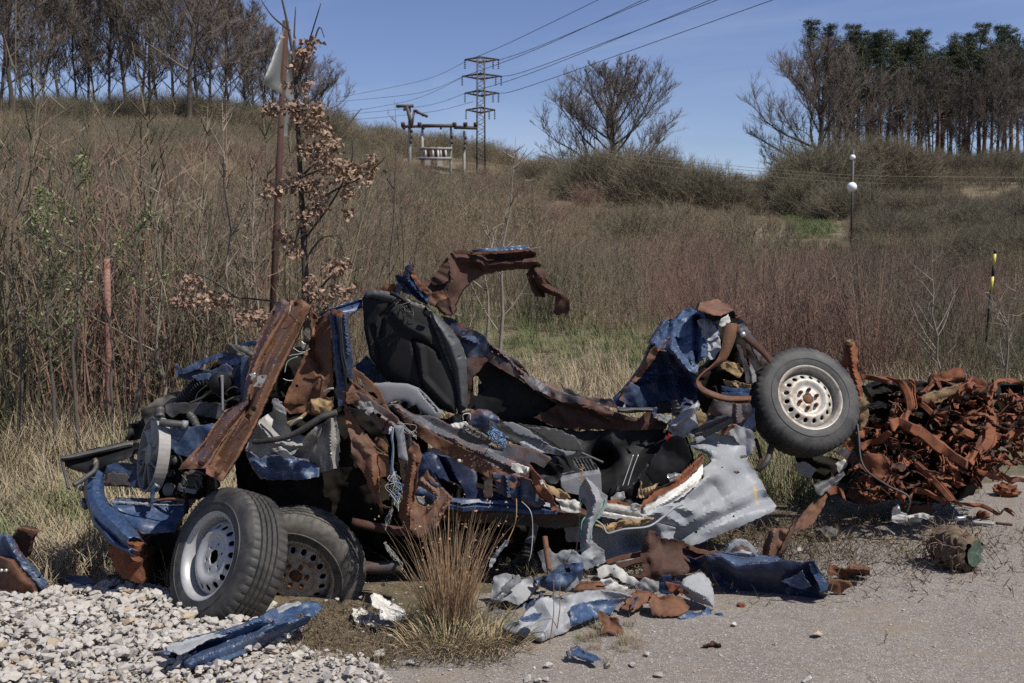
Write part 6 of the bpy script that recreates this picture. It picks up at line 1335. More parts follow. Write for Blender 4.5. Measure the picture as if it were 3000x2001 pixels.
sh(o, 'blue_strip', 'R7', [(310,758,4.8),(345,785),(380,790),(440,745),(500,682),(570,600,5.0),(600,560),(560,575),(520,575),(540,610),(480,700),(545,690),(560,660),(575,690),(520,720),(470,790),(400,815),(330,828)], 'blue_scr', cr=.07, cf=8, flange=0.014)
o = thing1('twisted_panel', 'twisted blue and grey panel with a round hole in front of the sill', 'car panel', 700, 600, 'R7')
sh(o, 'strip', 'R7', [(560,600,4.98),(620,540),(700,492),(800,488),(800,520),(760,560),(700,620,4.95),(640,642),(600,640)], 'blue_scr', cr=.05, cf=8, flange=0.014, holes=[[(690,520),(720,512),(740,528),(720,548),(700,545)]])
sh(o, 'fold', 'R7', [(712,495,4.98),(720,440),(745,415),(790,450),(860,470),(920,430),(928,480),(860,505),(820,530),(780,500)], 'grey', cr=.06, cf=8, flange=0.014)
sh(o, 'fold', 'R7', [(540,430,5.05),(600,400),(640,440),(680,420),(740,420),(700,480),(640,520),(580,540),(560,480)], 'grey', cr=.09, cf=8, flange=0.014)
sh(o, 'fold', 'R7', [(700,560,5.0),(790,520),(800,580),(740,630),(700,660),(690,600)], 'grey', cr=.06, cf=9, flange=0.014)
hose('rust_bar', 'R7', [(580,340,5.05),(590,420,5.0),(605,530,4.95)], 17, M['rust'], o, n=6)
o = thing1('sliver', 'thin pale splinter of metal standing beside the dry grass clump', 'scrap', 260, 530, 'R7')
sh(o, 'blade', 'R7', [(255,535,4.95),(265,480),(300,430),(355,362),(370,358),(365,385),(320,430),(280,500)], 'grey', cr=.02, cf=12, flange=0.02)
o = thing1('white_bracket', 'white curved bracket with holes in the middle of the debris', 'scrap', 1000, 600, 'R7')
sh(o, 'arch', 'R7', [(880,525,4.98),(920,505),(985,500),(1050,548),(1130,610),(1108,626),(1040,600),(975,565),(960,545),(905,580),(885,560)], 'white', cr=.03, cf=7, flange=0.014, holes=[[(970,520),(980,517),(984,526),(974,528)]])
sh(o, 'white_scrap', 'R7', [(900,590,4.9),(960,580),(1010,620),(1060,640),(980,650),(930,630)], 'white', cr=.09, cf=14, flange=0.02)
o = thing1('brown_plate', 'brown rust plate lying on top of the pale grey sheet', 'scrap', 850, 640, 'R7')
sh(o, 'plate', 'R7', [(745,645,4.92),(790,600),(860,600),(955,612,4.95),(925,640,4.88),(860,645),(800,655)], 'rust', cr=.02, flange=0.014)
o = thing1('clear_film', 'crumpled clear plastic in the debris left of the pale grey fender', 'plastic scrap', 1160, 660, 'R7')
sh(o, 'film', 'R7', [(1100,625,4.95),(1150,580),(1200,590),(1235,600),(1230,650),(1170,675),(1120,650)], 'alu', cr=.08, cf=12, flange=0.02)
o = thing1('rusty_brackets', 'dark rusty plate with two rails lying under the pale rear panel', 'scrap', 1250, 560, 'R7')
sh(o, 'plate', 'R7', [(1155,345,5.25),(1180,305),(1215,310),(1240,345),(1285,352),(1380,362,5.35),(1400,390),(1530,432,5.35),(1500,480),(1450,540,5.2),(1400,545),(1330,560),(1260,570),(1200,580,5.15),(1130,575),(1080,560),(1150,540),(1130,440)], 'rust_dark', cr=.05, cf=5, flange=0.014)
beam('rail', 'R7', [(925,490,5.3,12),(1020,458,5.32,13),(1140,432,5.35,13)], 'chan', .03, M['rust'], o); beam('rail', 'R7', [(960,520,5.2,13),(1060,490,5.22,14),(1180,462,5.25,14)], 'chan', .03, M['rust_dark'], o)
beam('rail', 'R7', [(1400,400,5.3,14),(1480,425,5.35,14),(1580,440,5.4,12)], 'chan', .03, M['rust'], o)
o = thing1('dark_blue_panel', 'big dark blue dented panel lying on the asphalt with its lower face in shade', 'car panel', 1850, 720, 'R7')
sh(o, 'face', 'R7', [(1392,450,5.25),(1450,470),(1505,448,5.1),(1600,455),(1680,510),(1760,500),(1870,490),(1960,475,5.0),(2060,492),(2130,478),(2160,540),(2208,610,4.98),(2205,670),(2110,748,5.07),(1950,725),(1800,700,5.15),(1650,668),(1590,622),(1540,560,5.2),(1450,520)], 'blue_shaded', cr=.012, cf=3.5, flange=0.014, lines=[([(1505,450),(1560,600),(1650,668)], -.05, 40), ([(2130,480),(2160,640)], -.06, 40), ([(2000,600),(2100,560)], .08, 70)], label='dark blue dented face in shade')
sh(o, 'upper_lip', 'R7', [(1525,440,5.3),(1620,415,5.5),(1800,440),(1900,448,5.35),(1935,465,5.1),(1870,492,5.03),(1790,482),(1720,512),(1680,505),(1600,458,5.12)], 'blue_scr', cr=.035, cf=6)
sh(o, 'lit_dent', 'R7', [(1935,590,4.97),(2000,570),(2060,530,4.93),(2075,580),(2110,620),(2060,640),(1990,620)], 'blue', cr=.02, cf=6)  # lighter blue patch, sunlight on the dent put into the colour
sh(o, 'torn_end', 'R7', [(2100,500,4.95),(2130,478),(2150,540),(2208,612,4.94),(2200,640),(2165,655),(2150,600),(2110,540)], 'blue_scr', cr=.03, cf=9, flange=0.014)
sh(o, 'ring_shell', 'R7', [(1615,430,5.35),(1640,385),(1690,360),(1745,368),(1790,410),(1812,470),(1790,450),(1760,410),(1715,385),(1670,392),(1640,430)], 'grey', cr=.01, flange=0.05)
sh(o, 'ring_inner', 'R7', [(1650,440,5.5),(1665,400),(1700,388),(1750,410),(1775,450),(1700,470)], 'grey_rust', cr=.02)
sh(o, 'grey_cap', 'R7', [(1670,430,5.3),(1720,415),(1770,430),(1760,450),(1700,448)], 'pl_grey', cr=.01, puff=.02, plen=8, flange=0.014)
o = thing1('grey_fender_piece', 'pale grey curved fender piece with rust edge left of the dark blue panel', 'car panel', 1450, 720, 'R7')
sh(o, 'shell', 'R7', [(1345,645,4.9),(1375,585),(1430,555),(1480,545,4.98),(1522,580),(1545,640),(1552,748,4.85),(1500,725),(1440,710),(1395,680)], 'grey', cr=.03, cf=5, puff=.03, plen=12, flange=0.014, holes=[[(1485,690),(1500,688),(1505,700),(1492,706)]], lines=[([(1380,620),(1500,680)], -.03, 30)])
sh(o, 'rust_patch', 'R7', [(1340,640,4.86),(1380,632),(1412,640),(1400,665),(1360,660)], 'rust_red', cr=.01)
sh(o, 'blue_corner', 'R7', [(1250,562,5.0),(1305,560),(1310,600),(1370,605),(1340,640),(1300,672),(1240,658),(1222,610),(1262,600)], 'blue_shaded', cr=.05, cf=9, flange=0.014)
sh(o, 'rust_corner', 'R7', [(1275,600,4.96),(1340,615),(1385,625),(1330,680),(1300,650)], 'rust_red', cr=.04, cf=9, flange=0.014)
sh(o, 'under_strip', 'R7', [(1350,800,4.72),(1400,772),(1480,780),(1520,738,4.8),(1540,790),(1600,778),(1602,800),(1500,835),(1430,832)], 'blue_scr', cr=.05, cf=9, flange=0.014)
o = thing1('rust_scrap', 'brown rust plate, folded, in front of the pale grey fender piece', 'scrap', 1290, 780, 'R7')
sh(o, 'plate', 'R7', [(1180,720,4.78),(1195,665,4.88),(1240,690),(1300,672),(1370,690),(1408,732,4.85),(1385,790,4.75),(1260,796,4.72),(1195,792)], 'rust', cr=.05, cf=6, flange=0.014)
o = thing1('rust_scrap', 'brown and blue rust scrap standing on edge right of the flat grey sheet', 'scrap', 1090, 760, 'R7')
sh(o, 'plate', 'R7', [(1022,750,4.78),(1060,685,4.88),(1110,645),(1190,660,4.92),(1182,700),(1130,735,4.8),(1085,770,4.75)], 'rust', cr=.06, cf=7, flange=0.014)
sh(o, 'paint', 'R7', [(1068,760,4.73),(1090,690,4.8),(1120,680),(1105,740)], 'blue_rust', cr=.02)
o = thing1('rust_scrap', 'hollow rust lump on the ground below the pale grey sheet, near the grass clump', 'scrap', 400, 1020, 'R7')
sh(o, 'shell', 'R7', [(322,945,4.42),(350,915),(400,900,4.5),(450,920),(475,945),(492,990,4.42),(455,1000),(430,960),(400,985),(395,1030,4.38),(365,1032),(330,1000)], 'rust', cr=.06, cf=10, flange=0.05)
o = thing1('rust_scrap', 'upright rust clump at the right end of the flat grey sheet', 'scrap', 960, 900, 'R7')
sh(o, 'shell', 'R7', [(878,770,4.62),(910,772),(950,800),(1000,808),(1015,850),(1038,892,4.5),(990,905),(940,885),(895,895,4.5),(915,840)], 'rust', cr=.08, cf=9, flange=0.014)
o = thing1('blue_scrap', 'small blue painted scrap with curled end on the asphalt near the bottom', 'scrap', 800, 1050, 'R7')
sh(o, 'plate', 'R7', [(730,988,.05),(770,972),(810,1000,.06),(860,1020),(902,1048,.05),(860,1062),(820,1052,.03),(735,1020)], 'blue_scr', cr=.01, flange=0.025)
hose('curl', 'R7', [(712,1000,4.22),(722,1038,4.18)], 12, M['grey_rust'], o, n=10)
o = thing1('rust_channel', 'short rusty channel piece on the asphalt left of the frayed log', 'scrap', 380, 1555, 'R6')
sh(o, 'web', 'R6', [(255,1500,.08),(380,1502),(487,1508,.08),(487,1545,.03),(420,1538),(360,1555,.01),(258,1520,.06)], 'rust', cr=.004, flange=0.02)
sh(o, 'flange_back', 'R6', [(372,1470,.12),(487,1495,.1),(487,1512),(375,1500)], 'rust', cr=.003, flange=0.015)
sh(o, 'flange_front', 'R6', [(255,1478,.1),(258,1535,.05),(355,1560,.01),(360,1510,.07)], 'rust_red', cr=.003, flange=0.015)
o = thing1('rust_scrap', 'low rust plate touching the right end of the dark blue panel', 'scrap', 2270, 660, 'R7')
sh(o, 'plate', 'R7', [(2205,592,.1),(2290,590,.09),(2340,605),(2351,622,.06),(2300,640),(2270,675,.01),(2210,650,.03)], 'rust', cr=.02, cf=8, flange=0.02)
o = thing1('rust_scrap', 'tiny folded rust bit alone on the asphalt below the dark blue panel', 'scrap', 1540, 965, 'R7')
sh(o, 'bit', 'R7', [(1488,965,.025),(1530,955,.03),(1540,942),(1590,955,.03),(1592,975,.005),(1500,975,.005)], 'rust_dark', cr=.01, cf=20, flange=0.015)
o = thing1('torn_metal_sheet', 'tall torn rust blade standing up between the wreck and the dark blue panel', 'scrap', 1880, 470, 'R7')
sh(o, 'lower', 'R7', [(1825,470,5.5),(1848,350),(1870,300),(1920,290),(1975,300,5.55),(1960,350),(1925,420),(1890,470)], 'beam', cr=.03, cf=7, flange=0.014, lines=[([(1900,300),(1860,460)], -.04, 24)])
sh(o, 'upper', 'R7', [(2008,290,5.6),(2060,205),(2120,140),(2195,88,5.75),(2202,110),(2165,190),(2128,255,5.65),(2075,290)], 'rust', cr=.03, cf=6, flange=0.014, lines=[([(2190,95),(2050,285)], -.03, 24)])
sh(o, 'edge_strip', 'R7', [(1922,435,5.5),(1985,310),(2022,220,5.6),(2030,228),(1990,350),(1940,432)], 'steel_dark', cr=.004, flange=0.02)
sh(o, 'black_tip', 'R5', [(1490,1352,5.75),(1560,1325),(1640,1290),(1682,1268,5.8),(1690,1288),(1620,1350),(1535,1420,5.7),(1510,1410)], 'black_dusty', cr=.02, flange=0.014)
def lump(name, label, cat, u, v, reg, rx, rz, mat, n=3, seed=0, am=.35):
    x0, y0, s = REG[reg]; p = P(x0+u/s, y0+v/s, 0.0); bm = bmesh.new(); bmesh.ops.create_icosphere(bm, subdivisions=n, radius=1)
    for vv in bm.verts:
        f = 1+am*ridged(vv.co*1.6+Vector((seed, 0, 0)))+.1*noise.noise(vv.co*5+Vector((seed, 0, 0))); vv.co = Vector((vv.co.x*rx, vv.co.y*rx*.8, vv.co.z*rz+rz*.8))*1.0*f
    me = bpy.data.meshes.new(name); bm.to_mesh(me); bm.free(); o = link(name, me, M[mat], None, smooth=False); o.location = p; tag(o, label, cat); return o
lump('olive_lump', 'olive crushed pot-like lump behind the rust blade', 'scrap', 235, 1340, 'R6', .075, .05, 'rubber_dirty', seed=3)
lump('stone', 'tan stone beside the olive lump', 'stone', 292, 1285, 'R6', .03, .025, 'foam', seed=5)
lump('rust_lump', 'small round rust lump right of the white engine casting', 'scrap', 1135, 1215, 'R6', .045, .03, 'rust_red', seed=8)
lump('rust_lump', 'rust lump with a hole at the right end of the debris, far right', 'scrap', 1270, 1085, 'R6', .09, .05, 'rust_red', seed=12, am=.8)
lump('rust_nut', 'small rust nut under the dark blue panel', 'scrap', 1707, 748, 'R7', .022, .016, 'rust_red', seed=2)
o = thing1('engine_casting', 'broken pale engine casting at the foot of the rust heap', 'engine part', 680, 1240, 'R6')
for i, pts_ in enumerate([[(615,1230),(620,1160),(650,1132),(668,1180),(700,1190),(705,1225),(660,1240)], [(690,1200),(800,1185),(860,1205),(820,1215),(740,1220)]]):
    sh(o, 'casting', 'R6', [(a,b,6.1) for a, b in pts_], 'white', cr=.05, cf=12, flange=0.014)
sh(o, 'dark_base', 'R6', [(690,1245,6.0),(730,1210),(790,1210),(780,1235),(720,1255)], 'black_dusty', cr=.03, cf=12, flange=0.014)
sh(o, 'drum', 'R6', [(720,1140,6.25),(840,1135),(840,1180),(730,1185)], 'rust_dark', cr=.005, flange=0.05)
o = thing1('long_cable', 'long grey cable bending down from behind the raised wheel over the rust heap', 'cable', 700, 1180, 'R6')
hose('cable_run', 'R6', [(415,670,6.3),(425,760,6.25),(435,870,6.2),(480,950,6.15),(600,1030,6.05),(710,1090,6.0),(700,1180,6.0)], 6, M['black_dusty'], o, n=8)
hose('cable_run', 'R6', [(420,680,6.32),(418,760,6.3),(432,850,6.25)], 5, M['cable'], o, n=6)
o = thing1('tin_scraps', 'grey battered tin and plastic under the raised wheel', 'scrap', 200, 950, 'R6')
for i, (pts_, m_) in enumerate([([(45,900),(120,890),(180,930),(150,985),(90,960)], 'pl_fan'), ([(270,830),(330,815),(400,830),(425,870),(390,905),(340,860)], 'grey_rust'), ([(290,900),(340,870),(360,900),(310,950)], 'white'), ([(60,860),(200,850),(300,870),(420,900),(380,1010),(250,1000),(120,980)], 'void'), ([(330,770),(380,760),(400,800),(370,830)], 'rust_red'), ([(300,800),(345,775),(350,800)], 'rust')]):
    sh(o, 'scrap_sheet', 'R6', [(a,b,6.5+.15*(m_ == 'void')) for a, b in pts_], m_, cr=.1, cf=8, flange=0.014)
o = thing1('small_litter', 'crushed silver can and grey strips on the asphalt right of the engine casting', 'scrap', 1080, 1235, 'R6')
hose('can', 'R6', [(975,1215,6.05),(1040,1215,6.05)], 13, M['chrome'], o, n=10, wobble=.01); hose('strip', 'R6', [(1075,1235,5.95),(1200,1245,5.93)], 11, M['pl_fan'], o, n=4); hose('strip', 'R6', [(1210,1240,5.95),(1305,1250,5.93)], 8, M['rust_dark'], o, n=4)
hose('strip', 'R6', [(580,1270,5.85),(610,1290,5.8),(630,1305,5.78)], 4, M['chrome'], o, n=5)
o = thing1('grey_splinter', 'bent grey metal splinter on the mossy ground left of the rusty channel', 'scrap', 90, 1400, 'R6')
sh(o, 'splinter', 'R6', [(35,1410,.03),(90,1375),(110,1380,.05),(180,1385),(100,1400),(60,1420,.01)], 'alu', cr=.02, flange=0.02)
# frayed log / cable roll
o = thing1('frayed_roll', 'short brown frayed bark-like roll with a green flat end on the asphalt', 'log', 1000, 1480, 'R6')
a = P(2300+865/1.96, 900+1355/1.96, .125); b = P(2300+1080/1.96, 900+1412/1.96, .12); ax = (b-a).normalized()
mb = MB(); Nn, Kk = 64, 26
up = Vector((0, 0, 1)); sd_ = ax.cross(up).normalized()
for k in range(Kk+1):
    t_ = k/Kk
    for i in range(Nn):
        an = 2*math.pi*i/Nn; r = .118*(1-.25*(abs(t_-.5)*2)**3+.22*ridged(Vector((math.cos(an)*2.6, math.sin(an)*2.6, t_*9)))+.05*math.sin(t_*30+3*noise.noise((an*2, t_*3, 0)))+.22*noise.noise((math.cos(an)*1.5, math.sin(an)*1.5, t_*2+5)))
        if k == 0: r *= .8
        mb.v.append(tuple(a.lerp(b, t_)+(sd_*math.cos(an)+up*math.sin(an)*.93)*r))
for k in range(Kk):
    for i in range(Nn): q0 = k*Nn+i; q1 = k*Nn+(i+1) % Nn; mb.f.append((q0, q1, q1+Nn, q0+Nn))
mb.f.append(tuple(range(Nn)))
mrl = plain('frayed_bark', (.10, .065, .04), (.05, .034, .024), rough=.95, scale=16, bump=1, bscale=70, dirt=.7, dcol=(.19, .135, .085))
put('bark', mb, mrl, o, smooth=True)
mb = MB(); rr_ = [0.0, .03, .055, .075]; base = []
for r_ in rr_:
    for i in range(28): an = 2*math.pi*i/28; mb.v.append(tuple(b+ax*(.012+.015*noise.noise((math.cos(an)*r_*30, math.sin(an)*r_*30, 1)))+(sd_*math.cos(an)+up*math.sin(an))*r_))
for k in range(3):
    for i in range(28): q0 = k*28+i; q1 = k*28+(i+1) % 28; mb.f.append((q0, q1, q1+28, q0+28))
put('green_end', mb, plain('mint_film', (.06, .095, .065), (.03, .045, .03), rough=.4, scale=25, bump=.8, bscale=60), o, smooth=True)
mb = MB(); q = random.Random(5)
ppp = []
for i in range(120):
    an = q.uniform(0, 6.28); t_ = q.random()**1.6; p = a.lerp(b, t_)+(sd_*math.cos(an)+up*math.sin(an))*.105; pts_, _ = wob(q, 5, p, ax*q.uniform(-1.5, 1)+(sd_*math.cos(an)+up*math.sin(an))*.8, q.uniform(.05, .14), .6, -.15)
    pts_ = [Vector((p_.x, p_.y, max(.012, p_.z))) for p_ in pts_]; mb.tube(pts_, [.004, .004, .003, .003, .002, .001], 4)
put('fibres', mb, mrl, o)['kind'] = 'stuff'

# ------------------------------------------------------------ rust heap on the right
H = thing1('rust_heap', 'tangled heap of orange-brown rusted car wreckage behind the raised wheel', 'scrap heap', 850, 1120, 'R6')
def hp(name, pts, Y, mat='rust_red', **k):
    k.setdefault('cr', .05); k.setdefault('cf', 7); k.setdefault('flange', .05); return sheet(name, 'R6', pts, M[mat], H, dY=Y, **k)
hp('bent_post', [(325,355),(345,290),(352,200),(375,188),(395,200),(412,235),(420,330),(445,470),(462,600),(440,610),(420,520),(395,440),(370,340),(350,350),(340,380)], 6.75, cr=.03, lines=[([(375,210),(390,350),(440,560)], -.06, 22)])
hp('post_tip', [(355,195),(390,186),(395,215),(358,218)], 6.7, 'foam', cr=.02)
hp('post_foot', [(420,515),(460,520),(480,600),(475,700),(462,765),(440,740),(430,640)], 6.7, 'foam', cr=.03)
for pth in ([(430,395,6.9,13),(500,400,6.9,13),(600,415,6.9,12)], [(590,395,6.8,12),(660,430,6.7,20),(715,520,6.6,24),(700,600,6.6,20),(640,650,6.5,16)], [(705,405,6.8,10),(745,450,6.75,14),(750,540,6.7,15),(735,600,6.6,13)],
            [(755,490,6.9,10),(860,440,6.9,14),(950,395,7.0,14),(1010,350,7.0,8)], [(600,680,6.4,22),(720,690,6.4,26),(860,780,6.4,30),(960,860,6.35,28),(1040,890,6.3,22)], [(1185,640,6.7,26),(1150,760,6.5,40),(1100,850,6.4,45),(1040,900,6.3,32)],
            [(950,540,6.8,16),(990,500,6.8,18),(1060,430,6.9,24),(1140,450,7.0,20)], [(1170,590,6.8,14),(1190,520,6.8,20),(1230,430,6.9,16),(1300,430,7.0,12),(1372,432,7.0,10)], [(1270,460,6.9,8),(1310,520,6.9,12),(1345,580,6.9,12),(1372,700,6.9,12)],
            [(1200,690,6.7,14),(1260,770,6.6,13),(1330,850,6.6,12)], [(1270,730,6.8,10),(1350,810,6.8,12)], [(980,690,6.6,20),(1070,730,6.6,22),(1150,780,6.6,16)], [(440,830,6.4,12),(520,790,6.4,16),(590,700,6.4,14)], [(770,930,6.3,20),(860,1000,6.2,26),(950,1100,6.1,24)],
            [(820,760,6.5,14),(900,860,6.4,16),(880,960,6.3,18)], [(950,1110,6.1,14),(1080,1140,6.0,13),(1200,1165,6.0,12),(1310,1180,5.95,12)], [(740,1065,6.2,14),(840,1075,6.15,12),(930,1140,6.1,14)], [(1080,930,6.4,18),(1200,960,6.4,22),(1300,990,6.4,16),(1372,990,6.4,14)],
            [(950,600,6.75,10),(1060,640,6.7,18),(1180,600,6.7,18)], [(250,1065,6.2,8),(330,1075,6.15,10),(350,1130,6.1,8)], [(640,540,6.8,12),(780,560,6.75,14),(880,640,6.7,14),(930,620,6.7,10)], [(560,850,6.4,14),(620,960,6.3,18),(690,1060,6.2,14)]):
    beam('bent_bar', 'R6', pth, ('chan', 'hat', 'w', 'hat')[SEED[0] % 4], .03, M['rust_red'], H, cr=.035, cf=6)
hp('tan_plate', [(775,525),(830,495),(920,470),(1000,448),(1018,460),(960,500),(890,545),(820,555)], 6.75, 'foam', cr=.015, holes=[[(832,548),(842,546),(842,554),(833,555)], [(868,530),(878,528),(878,538),(869,538)]])
hp('tan_plate', [(1215,545),(1250,500),(1290,500),(1280,540),(1240,590)], 6.9, 'foam')
hp('lower_plate', [(415,905),(470,835),(560,850),(585,930),(640,1035),(560,1010),(500,970)], 6.25, cr=.03)
hp('cavity', [(430,620),(600,560),(700,620),(880,600),(1000,620),(1180,660),(1190,900),(1080,1080),(900,1130),(640,1100),(430,1130),(330,1100),(420,900)], 6.75, 'void', cr=.15, flange=.3)  # both cavity sheets are dark backing, painted shade between the scraps
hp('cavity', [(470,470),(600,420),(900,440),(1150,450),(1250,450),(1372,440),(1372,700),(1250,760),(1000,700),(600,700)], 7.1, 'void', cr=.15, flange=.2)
hp('lower_plate', [(1130,860),(1160,810),(1190,830),(1205,925),(1150,920)], 6.45)
hp('lower_plate', [(1100,930),(1200,955),(1250,1000),(1200,990),(1120,960)], 6.3)
hp('top_plate', [(830,420),(850,390),(930,370),(1010,345),(1040,400),(1020,440),(930,430),(840,460)], 6.95, cr=.09)
hp('top_plate', [(1050,420),(1090,402),(1150,425),(1165,460),(1120,490),(1060,470)], 6.9, cr=.07)
hp('front_plate', [(400,1000),(440,920),(520,960),(640,1040),(600,1080),(520,1130),(430,1130),(360,1090)], 6.35, 'rust_dark', cr=.08)
q = random.Random(21)
def heap_v(u):  # top outline of the heap in R6 px
    xs = [(330,540),(470,520),(600,430),(760,440),(900,400),(1050,395),(1200,430),(1450,430)]
    for (a, va), (b_, vb) in zip(xs, xs[1:]):
        if a <= u <= b_: return lerp(va, vb, (u-a)/(b_-a))
    return 470
for k in range(290):
    u = q.uniform(440, 1410); top_ = heap_v(u); bot = 1120 if u < 950 else lerp(1050, 900, (u-950)/400); v = lerp(top_+25, bot, q.random()**.8)
    dep = lerp(6.95, 6.15, (v-440)/680)+q.uniform(-.12, .12); z_ = q.random(); mt = M['rust_red'] if q.random() < .72 else (M['rust_dark'] if q.random() < .6 else M['rust'])
    an = q.gauss(.5, .9); ca, sa = math.cos(an), math.sin(an)
    if z_ < .10:
        Lp = q.uniform(40, 110); hose('bent_rod', 'R6', [(u-ca*Lp, v-sa*Lp, dep), (u+q.gauss(0, 14), v+q.gauss(0, 14), dep-.05), (u+math.cos(an+.4)*Lp, v+math.sin(an+.4)*Lp, dep-.03)], q.uniform(1.5, 3), mt, H, n=5, sub=4)
    elif z_ < .62:   # torn strip: long ragged polygon, kinked in the middle
        Lp = q.uniform(35, 95); wd_ = q.uniform(5, 17); kk = q.gauss(0, .35); up_, dn_ = [], []; m_ = q.randint(4, 6)
        for i in range(m_):
            t_ = i/(m_-1)*2-1; off = kk*Lp*t_*t_; ww = wd_*q.uniform(.35, 1.25)*(1-.6*abs(t_)**3); cx, cy = u+ca*Lp*t_-sa*off, v+sa*Lp*t_+ca*off; dd = dep+q.uniform(-.09, .09)
            up_.append((cx-sa*ww, cy+ca*ww, dd)); dn_.append((cx+sa*ww, cy-ca*ww, dd+q.uniform(-.04, .04)))
        sheet('twisted_strip', 'R6', up_+dn_[::-1], mt, H, cr=.045, cf=9, g=6, torn=2.5, flange=.02 if q.random() < .6 else 0, lines=[([(p_[0]*.5+r_[0]*.5, p_[1]*.5+r_[1]*.5) for p_, r_ in zip(up_, dn_)], q.choice([-.03, .03]), wd_)])
    else:
        r = q.uniform(14, 44); m_ = q.randint(5, 8); pts_ = []; a0 = q.uniform(0, 6)
        for i in range(m_): rr = r*q.uniform(.3, 1.4); pts_.append((u+rr*math.cos(a0+i*6.283/m_)*1.2, v+rr*math.sin(a0+i*6.283/m_), dep+q.uniform(-.1, .1)))
        sheet('torn_plate', 'R6', pts_, mt, H, cr=.11, cf=8, g=6.5, torn=3, flange=.03 if q.random() < .4 else 0)

# ------------------------------------------------------------ signs, posts, lamp
def post_between(name, mb_pts, r, mat, parent, n=10): mb = MB(); mb.tube(mb_pts, r, n); return put(name, mb, mat, parent, smooth=True)
Ys = 9.4
o = empty('road_sign', P(815, 500, Ys), 'back of a grey triangular road sign on a rusty steel post behind the leafy oak', 'road sign'); o.location.z = hterr(o.location.x, Ys)
p1 = P(837, 62, Ys+.05); p2 = P(818, 480, Ys); d_ = (p2-p1)/(p2-p1).length; p0 = p1+d_*((p1.z-o.location.z)/-d_.z)
post_between('post', [p0, p1], .03, M['rust_dark'], o, 12)
M['sign_back'] = plain('grey_sign_back', (.13, .138, .134), (.11, .115, .112), rough=.5, scale=4, bump=.05, dirt=.2)
sheet('triangle_plate', 'S', [(834,75,Ys+.02),(776,225,Ys-.25),(770,245,Ys-.25),(815,272,Ys-.05),(862,308,Ys+.2),(860,240,Ys+.2)], M['sign_back'], o, cr=0, torn=0, solid=.012)
sheet('lower_plate', 'S', [(822,310,Ys+.06),(850,300,Ys+.15),(842,400,Ys+.15),(815,400,Ys+.06)], M['sign_back'], o, cr=0, torn=0, solid=.012)
M['redpaint'] = metal('peeling_red_paint', (.17, .06, .05), (.34, .26, .21), rust=.35, edge=0, rough=.7, rscale=16, off=21)
o = empty('weathered_post', P(316, 1270, 9.2), 'short peeling red and white wooden stake standing in the brush on the left', 'post'); o.location.z = hterr(o.location.x, 9.2)
a = P(322, 1320, 9.2); b = P(313, 758, 9.2); post_between('stake', [a, a.lerp(b, .3), a.lerp(b, .7), b], [.036, .03, .033, .028], M['redpaint'], o, 8)
o = empty('striped_pole', P(2893, 1000, 13), 'thin black and yellow striped marker pole at the far right in the brush', 'pole'); o.location.z = hterr(o.location.x, 13)
M['yel'] = plain('yellow_paint', (.60, .52, .08), rough=.5, bump=0); a = P(2888, 1010, 13); b = P(2916, 733, 13.1)
for i, (t0, t1) in enumerate([(0, .57), (.57, .72), (.72, .84), (.84, .96), (.96, 1)]):
    post_between('band', [a.lerp(b, t0), a.lerp(b, t1)], .018, M['black'] if i % 2 == 0 else M['yel'], o, 10)
o = empty('street_lamp', P(2498, 650, 48), 'thin lamp post with two round white globes before the pine grove', 'street lamp'); o.location.z = hterr(o.location.x, 48)
M['globe'] = plain('milky_globe', (.82, .82, .80), (.78, .78, .76), rough=.25, bump=0)
b = P(2500, 440, 48); post_between('pole', [(b.x, 48, o.location.z-.3), (b.x, 48, b.z)], .06, M['black_dusty'], o)
for (u, v, r, yy) in ((2498, 461, .135, 48.0), (2496, 548, .23, 47.7)):
    bm = bmesh.new(); bmesh.ops.create_uvsphere(bm, u_segments=24, v_segments=16, radius=r); me = bpy.data.meshes.new('globe'); bm.to_mesh(me); bm.free(); me.transform(Matrix.Translation(P(u, v, yy)-loc_of(o))); link('globe', me, M['globe'], o, smooth=True)
# ------------------------------------------------------------ pylon and transformer station
M['pyl'] = plain('pylon_steel', (.05, .045, .043), (.085, .06, .05), rough=.7, scale=.6, bump=0); M['conc'] = plain('pole_concrete', (.38, .36, .33), (.28, .27, .25), rough=.9, scale=.8)
Yp = 120.0; kp = Yp/F
def PB(x, y, Y=Yp): return P(1100+x/3.136, 100+y/3.136, Y)
o = empty('power_pylon', PB(968, 1300), 'tall rusty lattice pylon with four cross-arms on the hillside', 'pylon'); o.location.z = hterr(o.location.x, Yp)
zt = PB(968, 232).z; zb = o.location.z-1; xc = PB(968, 600).x
wt, wb = 64/3.136*kp/2, 76/3.136*kp/2
def cor(t, i): 
    hw = lerp(wb, wt, t); return Vector((xc+(hw if i in (1, 2) else -hw), Yp+(hw if i in (2, 3) else -hw), lerp(zb, zt, t)))
for i in range(4): post_between('leg', [cor(0, i), cor(1, i)], .08, M['pyl'], o, 4)
nb_ = 26
for fidx, (i, j) in enumerate(((0, 1), (1, 2), (2, 3), (3, 0))):
    mb = MB()
    for k in range(nb_):
        t0, t1 = k/nb_, (k+1)/nb_; A, B = (i, j) if k % 2 == 0 else (j, i); mb.tube([cor(t0, A), cor(t1, B)], .04, 3)
    put('lattice_bracing', mb, M['pyl'], o)
arms = [(232, 820, 1135), (385, 795, 1160), (540, 820, 1135), (695, 830, 1100)]
